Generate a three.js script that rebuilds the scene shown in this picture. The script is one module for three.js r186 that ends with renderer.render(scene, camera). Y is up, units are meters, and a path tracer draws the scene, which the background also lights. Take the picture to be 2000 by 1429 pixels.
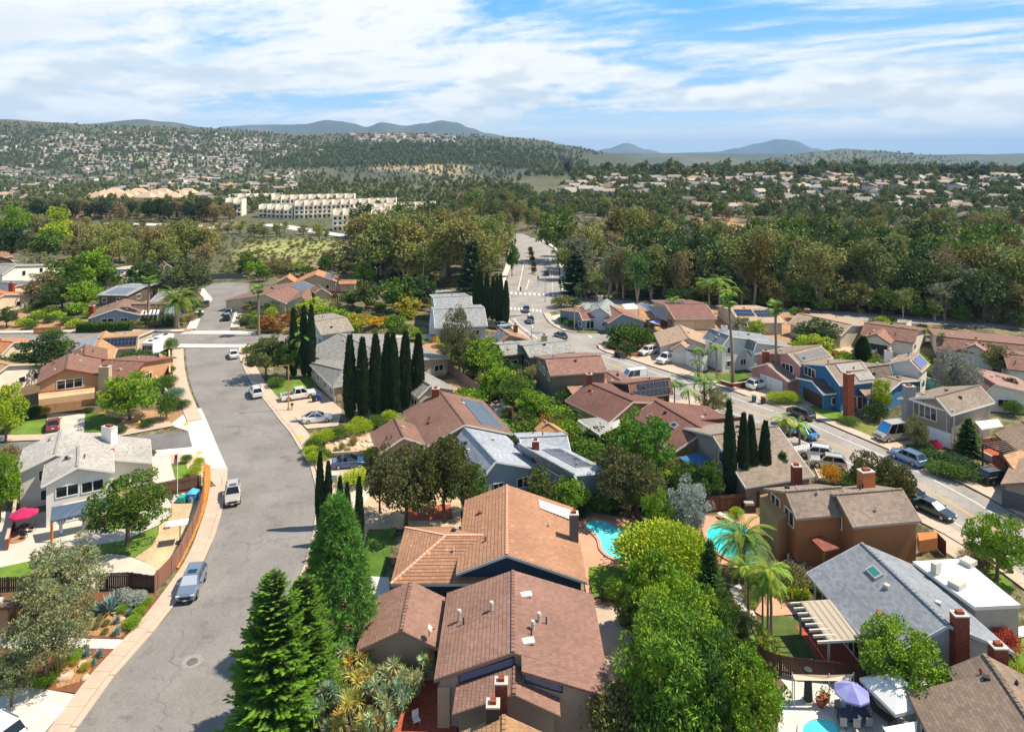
import * as THREE from 'three';
import { mergeGeometries } from 'three/addons/utils/BufferGeometryUtils.js';
import { RoundedBoxGeometry } from 'three/addons/geometries/RoundedBoxGeometry.js';

// ---------------------------------------------------------------- camera, sky, sun, exposure
const scene = new THREE.Scene();
const EYE = 42, F = 1333, HZ = 305;                       // drone height in metres; focal length and horizon line of the 2000 x 1429 photograph
const camera = new THREE.PerspectiveCamera(2 * Math.atan((1429 - HZ) / F) * 180 / Math.PI, 2000 / 2248, 1, 40000);
camera.position.set(0, EYE, 0);
camera.setViewOffset(2000, 2 * (1429 - HZ), 0, 1429 - 2 * HZ, 2000, 1429);   // a level camera with its lens shifted down
const renderer = new THREE.WebGLRenderer();
renderer.toneMapping = THREE.LinearToneMapping;
renderer.toneMappingExposure = 1.56;
renderer.shadowMap.enabled = true;
const SUN = new THREE.Vector3(1, 1.5, -0.1).normalize();
const sun = new THREE.DirectionalLight(0xfff0da, 5.0);
sun.position.copy(SUN).multiplyScalar(300);
sun.position.z -= 110; sun.target.position.set(0, 0, -110);
sun.castShadow = true; sun.shadow.radius = 1.2;
Object.assign(sun.shadow.camera, { left: -160, right: 160, top: 160, bottom: -160, far: 800 });
scene.add(sun, sun.target);
scene.fog = new THREE.FogExp2(0x98c8f8, 6.4e-5);

// ---------------------------------------------------------------- random numbers and noise
function rng(seed) { let a = (seed * 2654435761) >>> 0; return () => { a = (a + 0x6D2B79F5) >>> 0; let t = Math.imul(a ^ (a >>> 15), 1 | a); t = (t + Math.imul(t ^ (t >>> 7), 61 | t)) ^ t; return ((t ^ (t >>> 14)) >>> 0) / 4294967296; }; }
const R = rng(7);
const clamp = (x, a = 0, b = 1) => Math.min(b, Math.max(a, x)), lerp = (a, b, t) => a + (b - a) * t;
const ss = (a, b, x) => { const t = clamp((x - a) / (b - a)); return t * t * (3 - 2 * t); };
function hash(x, y, s) { let h = Math.imul(x, 374761393) + Math.imul(y, 668265263) + Math.imul(s, 974634777); h = Math.imul(h ^ (h >>> 13), 1274126177); return ((h ^ (h >>> 16)) >>> 0) / 4294967296; }
function vnoise(x, y, s = 0, per = 0) {
  const ix = Math.floor(x), iy = Math.floor(y), fx = x - ix, fy = y - iy, u = fx * fx * (3 - 2 * fx), v = fy * fy * (3 - 2 * fy);
  const w = (a) => per ? ((a % per) + per) % per : a;
  return lerp(lerp(hash(w(ix), w(iy), s), hash(w(ix + 1), w(iy), s), u), lerp(hash(w(ix), w(iy + 1), s), hash(w(ix + 1), w(iy + 1), s), u), v);
}
function fbm(x, y, o = 5, s = 0, per = 0, g = 0.5) { let a = 1, t = 0, n = 0; for (let i = 0; i < o; i++) { t += a * vnoise(x, y, s + i, per); n += a; a *= g; x *= 2; y *= 2; per *= 2; } return t / n; }

// ---------------------------------------------------------------- sky: blue air, streaked high cloud on a plane, heaped cloud low down
{
  const W = 4096, H = 2048, data = new Float32Array(W * H * 4);
  const top = [0.13, 0.47, 0.90], low = [0.58, 0.80, 0.94];
  for (let j = 0; j < H; j++) {
    const el = ((j + 0.5) / H - 0.5) * Math.PI;
    const hop = el > 0.45 ? 8 : el > 0.27 ? 2 : 1;   // high sky, far above the frame, needs no fine detail
    for (let i = 0; i < W; i++) {
      if (i % hop) { const o = (j * W + i) * 4; for (let k = 0; k < 4; k++) data[o + k] = data[o - 4 + k]; continue; }
      const az = ((i + 0.5) / W - 0.5) * 2 * Math.PI, o = (j * W + i) * 4;
      const ce = Math.cos(el), x = Math.cos(az) * ce, z = Math.sin(az) * ce, y = Math.sin(el), deg = el * 57.3;
      let c;
      if (y <= -0.02) { for (; i < W; i++) data.set([0.30, 0.33, 0.34, 1], (j * W + i) * 4); break; }
      {
        const t = Math.pow(clamp(y / 0.24), 0.75), zen = ss(0.25, 1, y);
        c = [0, 1, 2].map((k) => lerp(lerp(low[k], top[k], t), [0.055, 0.17, 0.46][k], zen));
        const yy = Math.max(y, 0.004) + 0.035, px = x / yy, pz = z / yy;
        // streaks run along one bearing on the cloud plane
        const a = px * 0.80 + pz * 0.60, b = -px * 0.60 + pz * 0.80;
        const wx = fbm(a * 0.5 + 3, b * 0.5, 3, 11) - 0.5, wy = fbm(a * 0.5, b * 0.5 + 9, 3, 15) - 0.5;
        const n = fbm(a * 0.34 + wx * 1.2 + 21.3, b * 0.62 + wy * 1.4 + 4.2, 6, 21, 0, 0.56), big = fbm(a * 0.16 + 7.7, b * 0.2 + 1.3, 2, 31);
        const fine = fbm(a * 1.7 + wx * 2, b * 3.6 + wy * 3, 6, 41, 0, 0.68);
        let d = ss(0.29, 0.55, n * 0.62 + big * 0.36 + (fine - 0.5) * 0.42);
        d *= ss(0.0, 0.05, y) * 0.95 * (1 - 0.8 * ss(0.24, 0.6, y));
        const sh = ss(0.50, 0.80, fbm(a * 0.5 + 2.1, b * 0.9 + 3.3, 4, 51));
        const hi = [0.93, 0.94, 0.95], lo = [0.66, 0.725, 0.77];
        const cc = [0, 1, 2].map((k) => lerp(hi[k], lo[k], clamp(sh * 0.55 + (0.5 - fine) * 0.5)));
        for (let k = 0; k < 3; k++) c[k] = lerp(c[k], cc[k], d);
        // heaped cloud near the horizon
        const u = az * 9, v = deg;
        const band = ss(0.8, 2.2, v) * (1 - ss(5.4, 8.4, v + (fbm(u * 0.5, 3.3, 3, 61) - 0.5) * 5));
        const lumps = fbm(u * 0.9 + 5, v * 0.42, 6, 71, 0, 0.55);
        const m = ss(0.435, 0.56, lumps * 0.75 + fbm(u * 0.35 + 2, 8.8, 2, 81) * 0.27) * band;
        const above = fbm(u * 0.9 + 5 - 0.12, (v + 0.8) * 0.42, 4, 71, 0, 0.55);
        const lit = ss(-0.10, 0.12, lumps - above);
        const hc = [0, 1, 2].map((k) => lerp([0.67, 0.745, 0.79][k], [0.98, 0.98, 0.96][k], lit));
        for (let k = 0; k < 3; k++) c[k] = lerp(c[k], hc[k], m * 0.85);
        const hz = 1 - ss(0.0, 0.09, y);
        for (let k = 0; k < 3; k++) c[k] = lerp(c[k], [0.95, 1.0, 1.02][k], hz * 0.7);
      }
      const dim = lerp(0.76, 0.57, ss(0.2, 0.85, y)); data[o] = c[0] * dim; data[o + 1] = c[1] * dim; data[o + 2] = c[2] * dim; data[o + 3] = 1;
    }
  }
  const t = new THREE.DataTexture(data, W, H, THREE.RGBAFormat, THREE.FloatType);
  t.mapping = THREE.EquirectangularReflectionMapping; t.magFilter = THREE.LinearFilter; t.needsUpdate = true;
  scene.background = t; scene.environment = t;
}

// ---------------------------------------------------------------- from photograph to place: the point of the world at height h seen at photo point (x, y)
const V = (x, y, z) => new THREE.Vector3(x, y, z);
const P = (x, y, h = 0) => { const d = F * (EYE - h) / (y - HZ); return V((x - 1000) / F * d, h, -d); };
const XD = (X, d, h = 0) => V(X, h, -d);

// terrain: flat near ground, a plateau to the right, hills to the left and mountains beyond
const LAYERS = [
  [800, 390, 1700, [[800, 372], [950, 362], [1100, 352], [1300, 347], [1500, 345], [2000, 345], [2600, 346]]],
  [2700, 1250, 4300, [[-900, 236], [-200, 236], [0, 234], [100, 240], [200, 246], [300, 250], [400, 252], [500, 258], [570, 263], [640, 264], [700, 259], [800, 258], [900, 264], [1000, 268], [1060, 274], [1100, 284], [1200, 300], [1300, 330]]],
  [4300, 2600, 6000, [[1400, 330], [1500, 307], [1590, 297], [1650, 290], [1720, 293], [1770, 297], [1820, 308], [1850, 314], [1900, 322], [2000, 318], [2400, 318]]],
  [5500, 4000, 8000, [[60, 262], [100, 252], [170, 242], [270, 234], [320, 239], [400, 250], [470, 262], [560, 300]]],
  [9500, 6000, 12500, [[340, 300], [390, 262], [440, 248], [500, 245], [560, 245], [595, 244], [640, 236], [665, 238], [690, 242], [715, 249], [745, 240], [790, 246], [830, 240], [862, 234], [890, 238], [920, 250], [950, 260], [1000, 268], [1060, 280], [1150, 300]]],
  [15000, 11500, 19000, [[1100, 306], [1150, 300], [1185, 291], [1225, 280], [1262, 292], [1300, 300], [1400, 297], [1440, 289], [1480, 280], [1522, 271], [1552, 274], [1590, 290], [1640, 300], [1700, 306], [1800, 310], [2000, 319], [2400, 319]]],
];
function table(t, x) { if (x <= t[0][0]) return t[0][1]; for (let i = 1; i < t.length; i++) if (x < t[i][0]) { const f = (x - t[i - 1][0]) / (t[i][0] - t[i - 1][0]); return lerp(t[i - 1][1], t[i][1], f * f * (3 - 2 * f)); } return t[t.length - 1][1]; }
function ground(X, Z) {
  const d = -Z; if (d < 380) return 0;
  const s = X / d * F + 1000;
  let h = -150 * ss(1350, 1850, s) * ss(1500, 5000, d) + ss(380, 600, d) * (fbm(X / 160, d / 160, 3, 91) - 0.5) * Math.min(14, d / 90);
  const base = h;
  for (const [d0, dn, df, pts] of LAYERS) {
    const k = ss(dn, d0, d) * (1 - ss(d0, df, d)); if (k <= 0) continue;
    const crest = (HZ - table(pts, s)) / F * d0 + EYE - 0.004 * d0 * (1 - (fbm(X / d0 * 9, d / d0 * 9, 4, 95)) * 2) * 0.6;
    if (crest > base) h = Math.max(h, base + (crest - base) * k);
  }
  return h;
}
function G(x, y) {   // where the line of sight through photo point (x, y) meets the terrain
  let d = 30, last = 30;
  for (; d < 16000; last = d, d *= 1.012) { const X = (x - 1000) / F * d, h = EYE - (y - HZ) / F * d; if (h <= ground(X, -d)) break; }
  if (d >= 16000) return null;
  for (let i = 0; i < 12; i++) { const m = (last + d) / 2, X = (x - 1000) / F * m; if (EYE - (y - HZ) / F * m <= ground(X, -m)) d = m; else last = m; }
  const X = (x - 1000) / F * d; return V(X, ground(X, -d), -d);
}

// ---------------------------------------------------------------- textures: grey grain that multiplies a material's colour
function tex(size, fn, rep = 1, bytesOut = 1) {
  const d = new Uint8Array(size * size * 4);
  for (let j = 0; j < size; j++) for (let i = 0; i < size; i++) {
    const c = fn(i / size, j / size), o = (j * size + i) * 4, a = Array.isArray(c) ? c : [c, c, c];
    for (let k = 0; k < 3; k++) d[o + k] = clamp(a[k]) * 255; d[o + 3] = 255;
  }
  const t = new THREE.DataTexture(d, size, size); t.wrapS = t.wrapT = THREE.RepeatWrapping; t.magFilter = THREE.LinearFilter; t.repeat.set(rep, rep); t.needsUpdate = true; return t;
}
const fb = (u, v, n, o, s, g) => fbm(u * n, v * n, o, s, n, g);
const TX = {
  asphalt: tex(1024, (u, v) => { const crack = Math.abs(fb(u, v, 5, 4, 3) - 0.5) < 0.004 && fb(u, v, 3, 2, 9) > 0.52 ? 0.12 : 0; return 0.80 + (fb(u, v, 6, 4, 1) - 0.5) * 0.40 + (fb(u, v, 180, 2, 5) - 0.5) * 0.30 - crack - (fb(u, v, 22, 3, 6) > 0.70 ? 0.10 : 0); }, 1 / 18),
  concrete: tex(512, (u, v) => 0.84 + (fb(u, v, 5, 5, 12) - 0.5) * 0.30 + (fb(u, v, 120, 2, 14) - 0.5) * 0.14, 1 / 7),
  grass: tex(512, (u, v) => { const a = fb(u, v, 6, 3, 22), b = fb(u, v, 110, 3, 24); const k = 0.62 + (a - 0.5) * 0.5 + (b - 0.5) * 0.75; return [k * 1.04, k, k * 0.86]; }, 1 / 6),
  dirt: tex(512, (u, v) => { const a = fb(u, v, 5, 5, 32), b = fb(u, v, 90, 3, 34); const k = 0.72 + (a - 0.5) * 0.45 + (b - 0.5) * 0.5; return [k, k * 0.98, k * 0.94]; }, 1 / 8),
  stucco: tex(256, (u, v) => 0.86 + (fb(u, v, 3, 5, 42) - 0.5) * 0.30 + (fb(u, v, 64, 2, 44) - 0.5) * 0.12, 1 / 4),
  shingle: tex(512, (u, v) => { const row = Math.floor(v * 20), col = Math.floor(u * 12 + (row % 3) / 3), n = hash(col % 12, row, 52); return 0.74 + (n - 0.5) * 0.34 + (fb(u, v, 60, 2, 54) - 0.5) * 0.2; }, 1 / 5),
  brick: tex(512, (u, v) => { const row = Math.floor(v * 16), uu = u * 8 + (row % 2) * 0.5, col = Math.floor(uu), fx = uu - col, fy = v * 16 - row; if (fx < 0.06 || fy < 0.14) return [0.75, 0.72, 0.68]; const n = 0.72 + (hash(col % 8, row, 62) - 0.5) * 0.5; return [n, n * 0.9, n * 0.86]; }, 1 / 1.6),
  wood: tex(512, (u, v) => 0.76 + (hash(Math.floor(u * 24), 3, 72) - 0.5) * 0.32 + (fbm(u * 96, v * 5, 3, 74, 0) - 0.5) * 0.4, 1 / 3.4),
  gravel: tex(512, (u, v) => { const b = fb(u, v, 70, 2, 82); return 0.66 + (b - 0.5) * 1.0 + (fb(u, v, 6, 3, 84) - 0.5) * 0.25; }, 1 / 4),
  scrub: tex(1024, (u, v) => { const a = fb(u, v, 9, 6, 102, 0.62), b = fb(u, v, 40, 4, 104, 0.6), k = 0.25 + ss(0.42, 0.62, b) * 0.34 + ss(0.40, 0.62, a) * 0.42; return [k, k * (0.96 + 0.10 * (1 - ss(0.4, 0.6, b))), k * 0.90]; }, 1),
  tarmac: null,
};
function M(hex, o = {}) { return new THREE.MeshStandardMaterial({ color: hex, roughness: 0.85, ...o }); }
function T(hex, map, o = {}) { const m = M(hex, { map: TX[map], bumpMap: TX[map], bumpScale: 0.02, ...o }); m.color.multiplyScalar(1.22); return m; }
const mats = new Map();
const cached = (key, fn) => { if (!mats.has(key)) mats.set(key, fn()); return mats.get(key); };
const wallM = (hex) => cached('wall' + hex, () => T(hex, 'stucco', { bumpScale: 0.008 }));
const roofM = (hex) => cached('roof' + hex, () => T(hex, 'shingle', { bumpScale: 0.03, roughness: 0.95 }));
const tileM = (hex) => cached('tile' + hex, () => M(hex, { vertexColors: true, roughness: 0.9 }));
const plainM = (hex, r = 0.7) => cached('plain' + hex + r, () => M(hex, { roughness: r }));
const woodM = (hex) => cached('wood' + hex, () => M(hex, { vertexColors: true, roughness: 0.9 }));
const m = {
  asphalt: T(0x7d7a76, 'asphalt', { bumpScale: 0.012, roughness: 0.92 }), asphaltOld: T(0x918d88, 'asphalt', { bumpScale: 0.012, roughness: 0.92 }), asphaltDark: T(0x6f6e6e, 'asphalt', { bumpScale: 0.012 }),
  walk: T(0xb6a391, 'concrete', { bumpScale: 0.006 }), concrete: T(0xb9b2a6, 'concrete', { bumpScale: 0.006 }), concreteTan: T(0xb3a18d, 'concrete', { bumpScale: 0.006 }), concretePale: T(0xc6c1b8, 'concrete', { bumpScale: 0.006 }),
  lawn: T(0x688a2a, 'grass', { bumpScale: 0.05, roughness: 1 }), lawnDark: T(0x4f7322, 'grass', { bumpScale: 0.05, roughness: 1 }), lawnDry: T(0x7f8a45, 'grass', { bumpScale: 0.05, roughness: 1 }),
  mulch: T(0x7d5238, 'dirt', { bumpScale: 0.05, roughness: 1 }), dirt: T(0xa98765, 'dirt', { bumpScale: 0.06, roughness: 1 }), soil: T(0x6a5a42, 'dirt', { bumpScale: 0.06, roughness: 1 }), sand: T(0xc9b290, 'dirt', { bumpScale: 0.03, roughness: 1 }),
  gravelTan: T(0xb58a5c, 'gravel', { bumpScale: 0.06, roughness: 1 }), gravelOrange: T(0xd08a3c, 'gravel', { bumpScale: 0.06, roughness: 1 }), turf: T(0x586c33, 'grass', { bumpScale: 0.01, roughness: 1 }), redPatio: T(0xa8553c, 'brick', { bumpScale: 0.01 }), pinkDeck: T(0xc69278, 'concrete', { bumpScale: 0.006 }),
  white: plainM(0xe6e4df, 0.6), cream: plainM(0xd9cdb8), brick: T(0x8a4630, 'brick', { bumpScale: 0.02 }), metal: M(0x9a9ca0, { metalness: 0.8, roughness: 0.45 }), darkMetal: M(0x34363a, { metalness: 0.5, roughness: 0.5 }), vent: plainM(0xb9b3aa, 0.5), galv: M(0xb4b2ab, { metalness: 0.3, roughness: 0.5 }), steelTan: plainM(0xb0864f, 0.6),
  glass: new THREE.MeshPhysicalMaterial({ color: 0x1b2226, roughness: 0.06, clearcoat: 1, clearcoatRoughness: 0.03, specularIntensity: 1 }), glassBlue: new THREE.MeshPhysicalMaterial({ color: 0x35577f, roughness: 0.1, clearcoat: 1 }), solar: new THREE.MeshPhysicalMaterial({ color: 0x101a30, roughness: 0.16, clearcoat: 1, clearcoatRoughness: 0.08 }), solarBlue: new THREE.MeshPhysicalMaterial({ color: 0x1d3f8f, roughness: 0.2, clearcoat: 1 }), solarGrey: new THREE.MeshPhysicalMaterial({ color: 0x4a586c, roughness: 0.4, clearcoat: 0.3, clearcoatRoughness: 0.3 }), solarDark: new THREE.MeshPhysicalMaterial({ color: 0x2c3542, roughness: 0.55, clearcoat: 0.15, clearcoatRoughness: 0.4 }),
  rubber: M(0x141414, { roughness: 0.9 }), rim: M(0xa8abb0, { metalness: 0.8, roughness: 0.35 }), lamp: new THREE.MeshPhysicalMaterial({ color: 0xdfe6ea, roughness: 0.1, clearcoat: 1 }), tail: new THREE.MeshPhysicalMaterial({ color: 0x9a1512, roughness: 0.2, clearcoat: 1 }), black: M(0x17181a, { roughness: 0.6 }), paintWhite: M(0xdedcd4, { roughness: 0.8 }), paintYellow: M(0xd2a545, { roughness: 0.8 }),
  bark: T(0x6f5a48, 'wood', { bumpScale: 0.03 }), barkPale: T(0xb3a48f, 'wood', { bumpScale: 0.03 }), barkDark: T(0x4a3d33, 'wood', { bumpScale: 0.03 }), palmTrunk: T(0x8a7a66, 'wood', { bumpScale: 0.04 }),
};

// ---------------------------------------------------------------- mesh building
class MB {
  constructor() { this.p = []; this.uv = []; this.c = []; this.n = 0; this.hasC = false; }
  tri(a, b, c, ua, ub, uc, col) { for (const v of [a, b, c]) this.p.push(v.x, v.y, v.z); this.uv.push(...(ua || [0, 0]), ...(ub || [1, 0]), ...(uc || [1, 1])); if (col) this.hasC = true; const k = col || [1, 1, 1]; this.c.push(...k, ...k, ...k); }
  quad(a, b, c, d, u, col) { const [ua, ub, uc, ud] = u || autoUV(a, b, c, d); this.tri(a, b, c, ua, ub, uc, col); this.tri(a, c, d, ua, uc, ud, col); }
  poly(pts, col) { for (let i = 1; i + 1 < pts.length; i++) { const u = pts.map((q) => [q.x + q.z * 0.3, q.y + q.z * 0.7]); this.tri(pts[0], pts[i], pts[i + 1], u[0], u[i], u[i + 1], col); } }
  prism(pts, low, col) { // horizontal-ish polygon with its underside at each point lowered by low
    const b = pts.map((q) => V(q.x, q.y - low, q.z)); this.poly(pts, col); this.poly([...b].reverse(), col);
    for (let i = 0; i < pts.length; i++) { const j = (i + 1) % pts.length; this.quad(b[i], b[j], pts[j], pts[i], null, col); }
  }
  box(c, sx, sy, sz, rot = 0, col) { // box centred at c
    const co = Math.cos(rot), si = Math.sin(rot), q = (x, y, z) => V(c.x + x * co + z * si, c.y + y, c.z - x * si + z * co), x = sx / 2, y = sy / 2, z = sz / 2;
    const a = [q(-x, -y, -z), q(x, -y, -z), q(x, -y, z), q(-x, -y, z), q(-x, y, -z), q(x, y, -z), q(x, y, z), q(-x, y, z)];
    for (const f of [[3, 2, 6, 7], [1, 0, 4, 5], [2, 1, 5, 6], [0, 3, 7, 4], [7, 6, 5, 4], [0, 1, 2, 3]]) this.quad(a[f[0]], a[f[1]], a[f[2]], a[f[3]], null, col);
    return this;
  }
  bar(a, b, w, h, col) { // square bar from a to b
    const d = b.clone().sub(a), L = d.length(); if (L < 1e-5) return this; d.normalize(); const up = Math.abs(d.y) > 0.95 ? V(1, 0, 0) : V(0, 1, 0), s = d.clone().cross(up).normalize().multiplyScalar(w / 2), t = s.clone().cross(d).normalize().multiplyScalar(h / 2);
    const q = (o, i, j) => o.clone().addScaledVector(s, i).addScaledVector(t, j), A = [q(a, -1, -1), q(a, 1, -1), q(a, 1, 1), q(a, -1, 1)], B = [q(b, -1, -1), q(b, 1, -1), q(b, 1, 1), q(b, -1, 1)];
    for (let i = 0; i < 4; i++) { const j = (i + 1) % 4; this.quad(A[i], A[j], B[j], B[i], null, col); } this.quad(A[3], A[2], A[1], A[0], null, col); this.quad(B[0], B[1], B[2], B[3], null, col); return this;
  }
  tube(pts, r, seg = 6, col) { // tapered tube; r a list of radii
    const rings = pts.map((p, i) => { const d = (pts[Math.min(i + 1, pts.length - 1)]).clone().sub(pts[Math.max(i - 1, 0)]).normalize(), up = Math.abs(d.y) > 0.9 ? V(1, 0, 0) : V(0, 1, 0), s = d.clone().cross(up).normalize(), t = s.clone().cross(d).normalize(), rr = Array.isArray(r) ? r[i] : r; return Array.from({ length: seg }, (_, k) => { const a = k / seg * 2 * Math.PI; return p.clone().addScaledVector(s, Math.cos(a) * rr).addScaledVector(t, Math.sin(a) * rr); }); });
    for (let i = 0; i + 1 < rings.length; i++) for (let k = 0; k < seg; k++) { const j = (k + 1) % seg; this.quad(rings[i][k], rings[i][j], rings[i + 1][j], rings[i + 1][k], [[k / seg, i], [(k + 1) / seg, i], [(k + 1) / seg, i + 1], [k / seg, i + 1]], col); }
    this.poly(rings[rings.length - 1], col); return this;
  }
  leaf(c, dir, w, l, roll, col) { // a pointed leaf with its base at c
    const up = Math.abs(dir.y) > 0.95 ? V(1, 0, 0) : V(0, 1, 0), s = dir.clone().cross(up).normalize(), t = s.clone().cross(dir), k = s.multiplyScalar(Math.cos(roll)).addScaledVector(t, Math.sin(roll)).multiplyScalar(w / 2);
    const e = c.clone().addScaledVector(dir, l), mid = c.clone().addScaledVector(dir, l * 0.45);
    this.quad(c, mid.clone().add(k), e, mid.clone().sub(k), [[0, 0], [1, 0], [1, 1], [0, 1]], col);
  }
  geo(off, noNormal) {
    const g = new THREE.BufferGeometry(), p = new Float32Array(this.p);
    if (off) for (let i = 0; i < p.length; i += 3) { p[i] -= off.x; p[i + 1] -= off.y; p[i + 2] -= off.z; }
    g.setAttribute('position', new THREE.BufferAttribute(p, 3)); g.setAttribute('uv', new THREE.BufferAttribute(new Float32Array(this.uv), 2));
    if (this.hasC) g.setAttribute('color', new THREE.BufferAttribute(new Float32Array(this.c), 3));
    if (!noNormal) g.computeVertexNormals(); return g;
  }
}
function autoUV(a, b, c, d) { const u = b.distanceTo(a), v = d.distanceTo(a); return [[a.x + a.z, a.y], [a.x + a.z + u, a.y], [a.x + a.z + u, a.y + v], [a.x + a.z, a.y + v]]; }

// ---------------------------------------------------------------- naming
const taken = new Map();
function numbered(name) { const n = taken.get(name) || 0; taken.set(name, n + 1); return n ? name + '_' + String(n).padStart(3, '0') : name; }
function shade(o) { o.castShadow = o.receiveShadow = true; return o; }
function thing(name, label, category, pos, group) { const g = new THREE.Group(); g.name = numbered(name); g.position.copy(pos); g.userData = { label, category }; if (group) g.userData.group = group; scene.add(g); return g; }
function part(parent, name, geo, mat, label) { const o = shade(new THREE.Mesh(geo, mat)); o.name = numbered(name); if (label) o.userData.label = label; parent.add(o); return o; }
function structure(name, geo, mat) { const o = shade(new THREE.Mesh(geo, mat)); o.name = numbered(name); o.userData.kind = 'structure'; scene.add(o); return o; }

// ---------------------------------------------------------------- the ground, one sheet to the horizon
const PATCH = [ // photo x, y, half sizes, colour (linear), strength: bare and grassy places of the valley
  [585, 492, 120, 24, [0.20, 0.215, 0.075], 1], [600, 520, 120, 14, [0.15, 0.11, 0.065], 0.8], [1480, 456, 62, 17, [0.47, 0.34, 0.20], 1], [1400, 432, 50, 12, [0.30, 0.18, 0.10], 0.8], [860, 330, 60, 10, [0.30, 0.24, 0.15], 0.9], [760, 325, 40, 8, [0.24, 0.19, 0.13], 0.9],
  [150, 415, 160, 12, [0.20, 0.13, 0.09], 0.9], [260, 312, 150, 5, [0.17, 0.25, 0.08], 0.9], [890, 350, 60, 16, [0.20, 0.16, 0.10], 0.5], [1660, 505, 40, 14, [0.28, 0.14, 0.08], 0.9], [1850, 540, 70, 20, [0.28, 0.17, 0.10], 0.8], [420, 440, 60, 10, [0.15, 0.11, 0.07], 0.7], [1880, 425, 60, 20, [0.22, 0.2, 0.10], 0.6],
];
{
  const ang = []; for (let a = -180; a < -58; a += 6) ang.push(a); for (let a = -58; a <= 58; a += 0.26) ang.push(a); for (let a = 60; a <= 180; a += 6) ang.push(a);
  const dist = []; for (let d = 1.5; d < 20000; d *= d < 300 ? 1.09 : 1.022) dist.push(d);
  const pos = [], uv = [], col = [], idx = [];
  const C = { near: [0.105, 0.095, 0.05], olive: [0.062, 0.07, 0.034], brown: [0.09, 0.078, 0.047], green: [0.038, 0.052, 0.026], far: [0.042, 0.05, 0.034] };
  const mixc = (a, b, t) => a.map((x, k) => lerp(x, b[k], t));
  for (const d of dist) for (const a of ang) {
    const X = Math.sin(a * Math.PI / 180) * d, Z = -Math.cos(a * Math.PI / 180) * d, h = ground(X, Z);
    pos.push(X, h - 0.05, Z); uv.push(X / 23 + fbm(X / 40, Z / 40, 2, 131) * 0.8, Z / 23 + fbm(X / 40, Z / 40, 2, 132) * 0.8);
    const n = fbm(X / 60, Z / 60, 4, 111), n2 = fbm(X / 300, Z / 300, 3, 121);
    let c = mixc(C.near, mixc(mixc(C.olive, C.brown, ss(0.42, 0.58, n)), C.green, ss(0.5, 0.62, n2) * 0.6), ss(170, 260, d));
    c = mixc(c, C.far, ss(0.40, 0.60, fbm(X / 700, Z / 700, 3, 125)) * ss(170, 260, d));
    const py = HZ + (EYE - h) / Math.max(1, -Z) * F, px = 1000 + X / Math.max(1, -Z) * F;
    if (Z < 0) for (const [x, y, rx, ry, pc, s] of PATCH) { const r = Math.hypot((px - x) / rx, (py - y) / ry); if (r < 1.25) c = mixc(c, pc, s * (1 - ss(0.7, 1.25, r + (n - 0.5) * 0.9))); }
    
    col.push(...c.map((x) => x * 2.1));
  }
  const W = ang.length;
  for (let i = 0; i + 1 < dist.length; i++) for (let j = 0; j + 1 < W; j++) { const a = i * W + j, b = a + 1, c = a + W, e = c + 1; idx.push(a, c, b, b, c, e); }
  idx.reverse();
  const g = new THREE.BufferGeometry();
  g.setAttribute('position', new THREE.Float32BufferAttribute(pos, 3)); g.setAttribute('uv', new THREE.Float32BufferAttribute(uv, 2)); g.setAttribute('color', new THREE.Float32BufferAttribute(col, 3)); g.setIndex(idx.map((k) => k));
  g.computeVertexNormals();
  const nn = g.attributes.normal; let s = 0; for (let i = 0; i < 400; i++) s += nn.getY(i); if (s < 0) { g.setIndex(idx.reverse()); g.computeVertexNormals(); }
  structure('ground', g, new THREE.MeshStandardMaterial({ color: 0xffffff, vertexColors: true, map: TX.scrub, bumpMap: TX.scrub, bumpScale: 0.25, roughness: 1 }));
}

// ---------------------------------------------------------------- sheets and slabs outlined on the ground
const px = (list, h = 0) => { const o = []; for (let i = 0; i < list.length; i += 2) o.push(P(list[i], list[i + 1], h)); return o; };
function smooth(pts, n = 5, closed = true) { const c = new THREE.CatmullRomCurve3(pts, closed, 'centripetal'); return c.getPoints(pts.length * n).slice(0, closed ? -1 : undefined); }
function sheetGeo(pts, y, depth = 0) {
  const v2 = pts.map((p) => new THREE.Vector2(p.x, p.z)), tri = THREE.ShapeUtils.triangulateShape(v2, []), b = new MB();
  const q = pts.map((p) => V(p.x, y, p.z)), area = THREE.ShapeUtils.area(v2);
  for (const [i, j, k] of tri) { const t = area > 0 ? [k, j, i] : [i, j, k]; b.tri(q[t[0]], q[t[1]], q[t[2]], ...t.map((n) => [q[n].x, q[n].z])); }
  if (depth) for (let i = 0; i < q.length; i++) { const j = (i + 1) % q.length, A = area > 0 ? [i, j] : [j, i]; b.quad(V(q[A[0]].x, y - depth, q[A[0]].z), V(q[A[1]].x, y - depth, q[A[1]].z), q[A[1]], q[A[0]]); }
  return b.geo();
}
let layer = 0;
const HARD = [];
const sheet = (name, list, mat, y, curved) => (HARD.push(list), 0) || structure(name, sheetGeo(curved ? smooth(px(list)) : px(list), y ?? (0.02 + (layer += 0.0041) % 0.05)), mat);
const offset = (pl, o) => pl.map((p, i) => { const a = pl[Math.max(0, i - 1)], b = pl[Math.min(pl.length - 1, i + 1)], d = b.clone().sub(a).setY(0).normalize(); return V(p.x - d.z * o, 0, p.z + d.x * o); });
function resample(pl, step) { const o = [pl[0]]; let carry = 0; for (let i = 0; i + 1 < pl.length; i++) { const a = pl[i], b = pl[i + 1], L = a.distanceTo(b); let t = step - carry; while (t <= L) { o.push(a.clone().lerp(b, t / L)); t += step; } carry = (carry + L) % step; } return o; }
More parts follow.
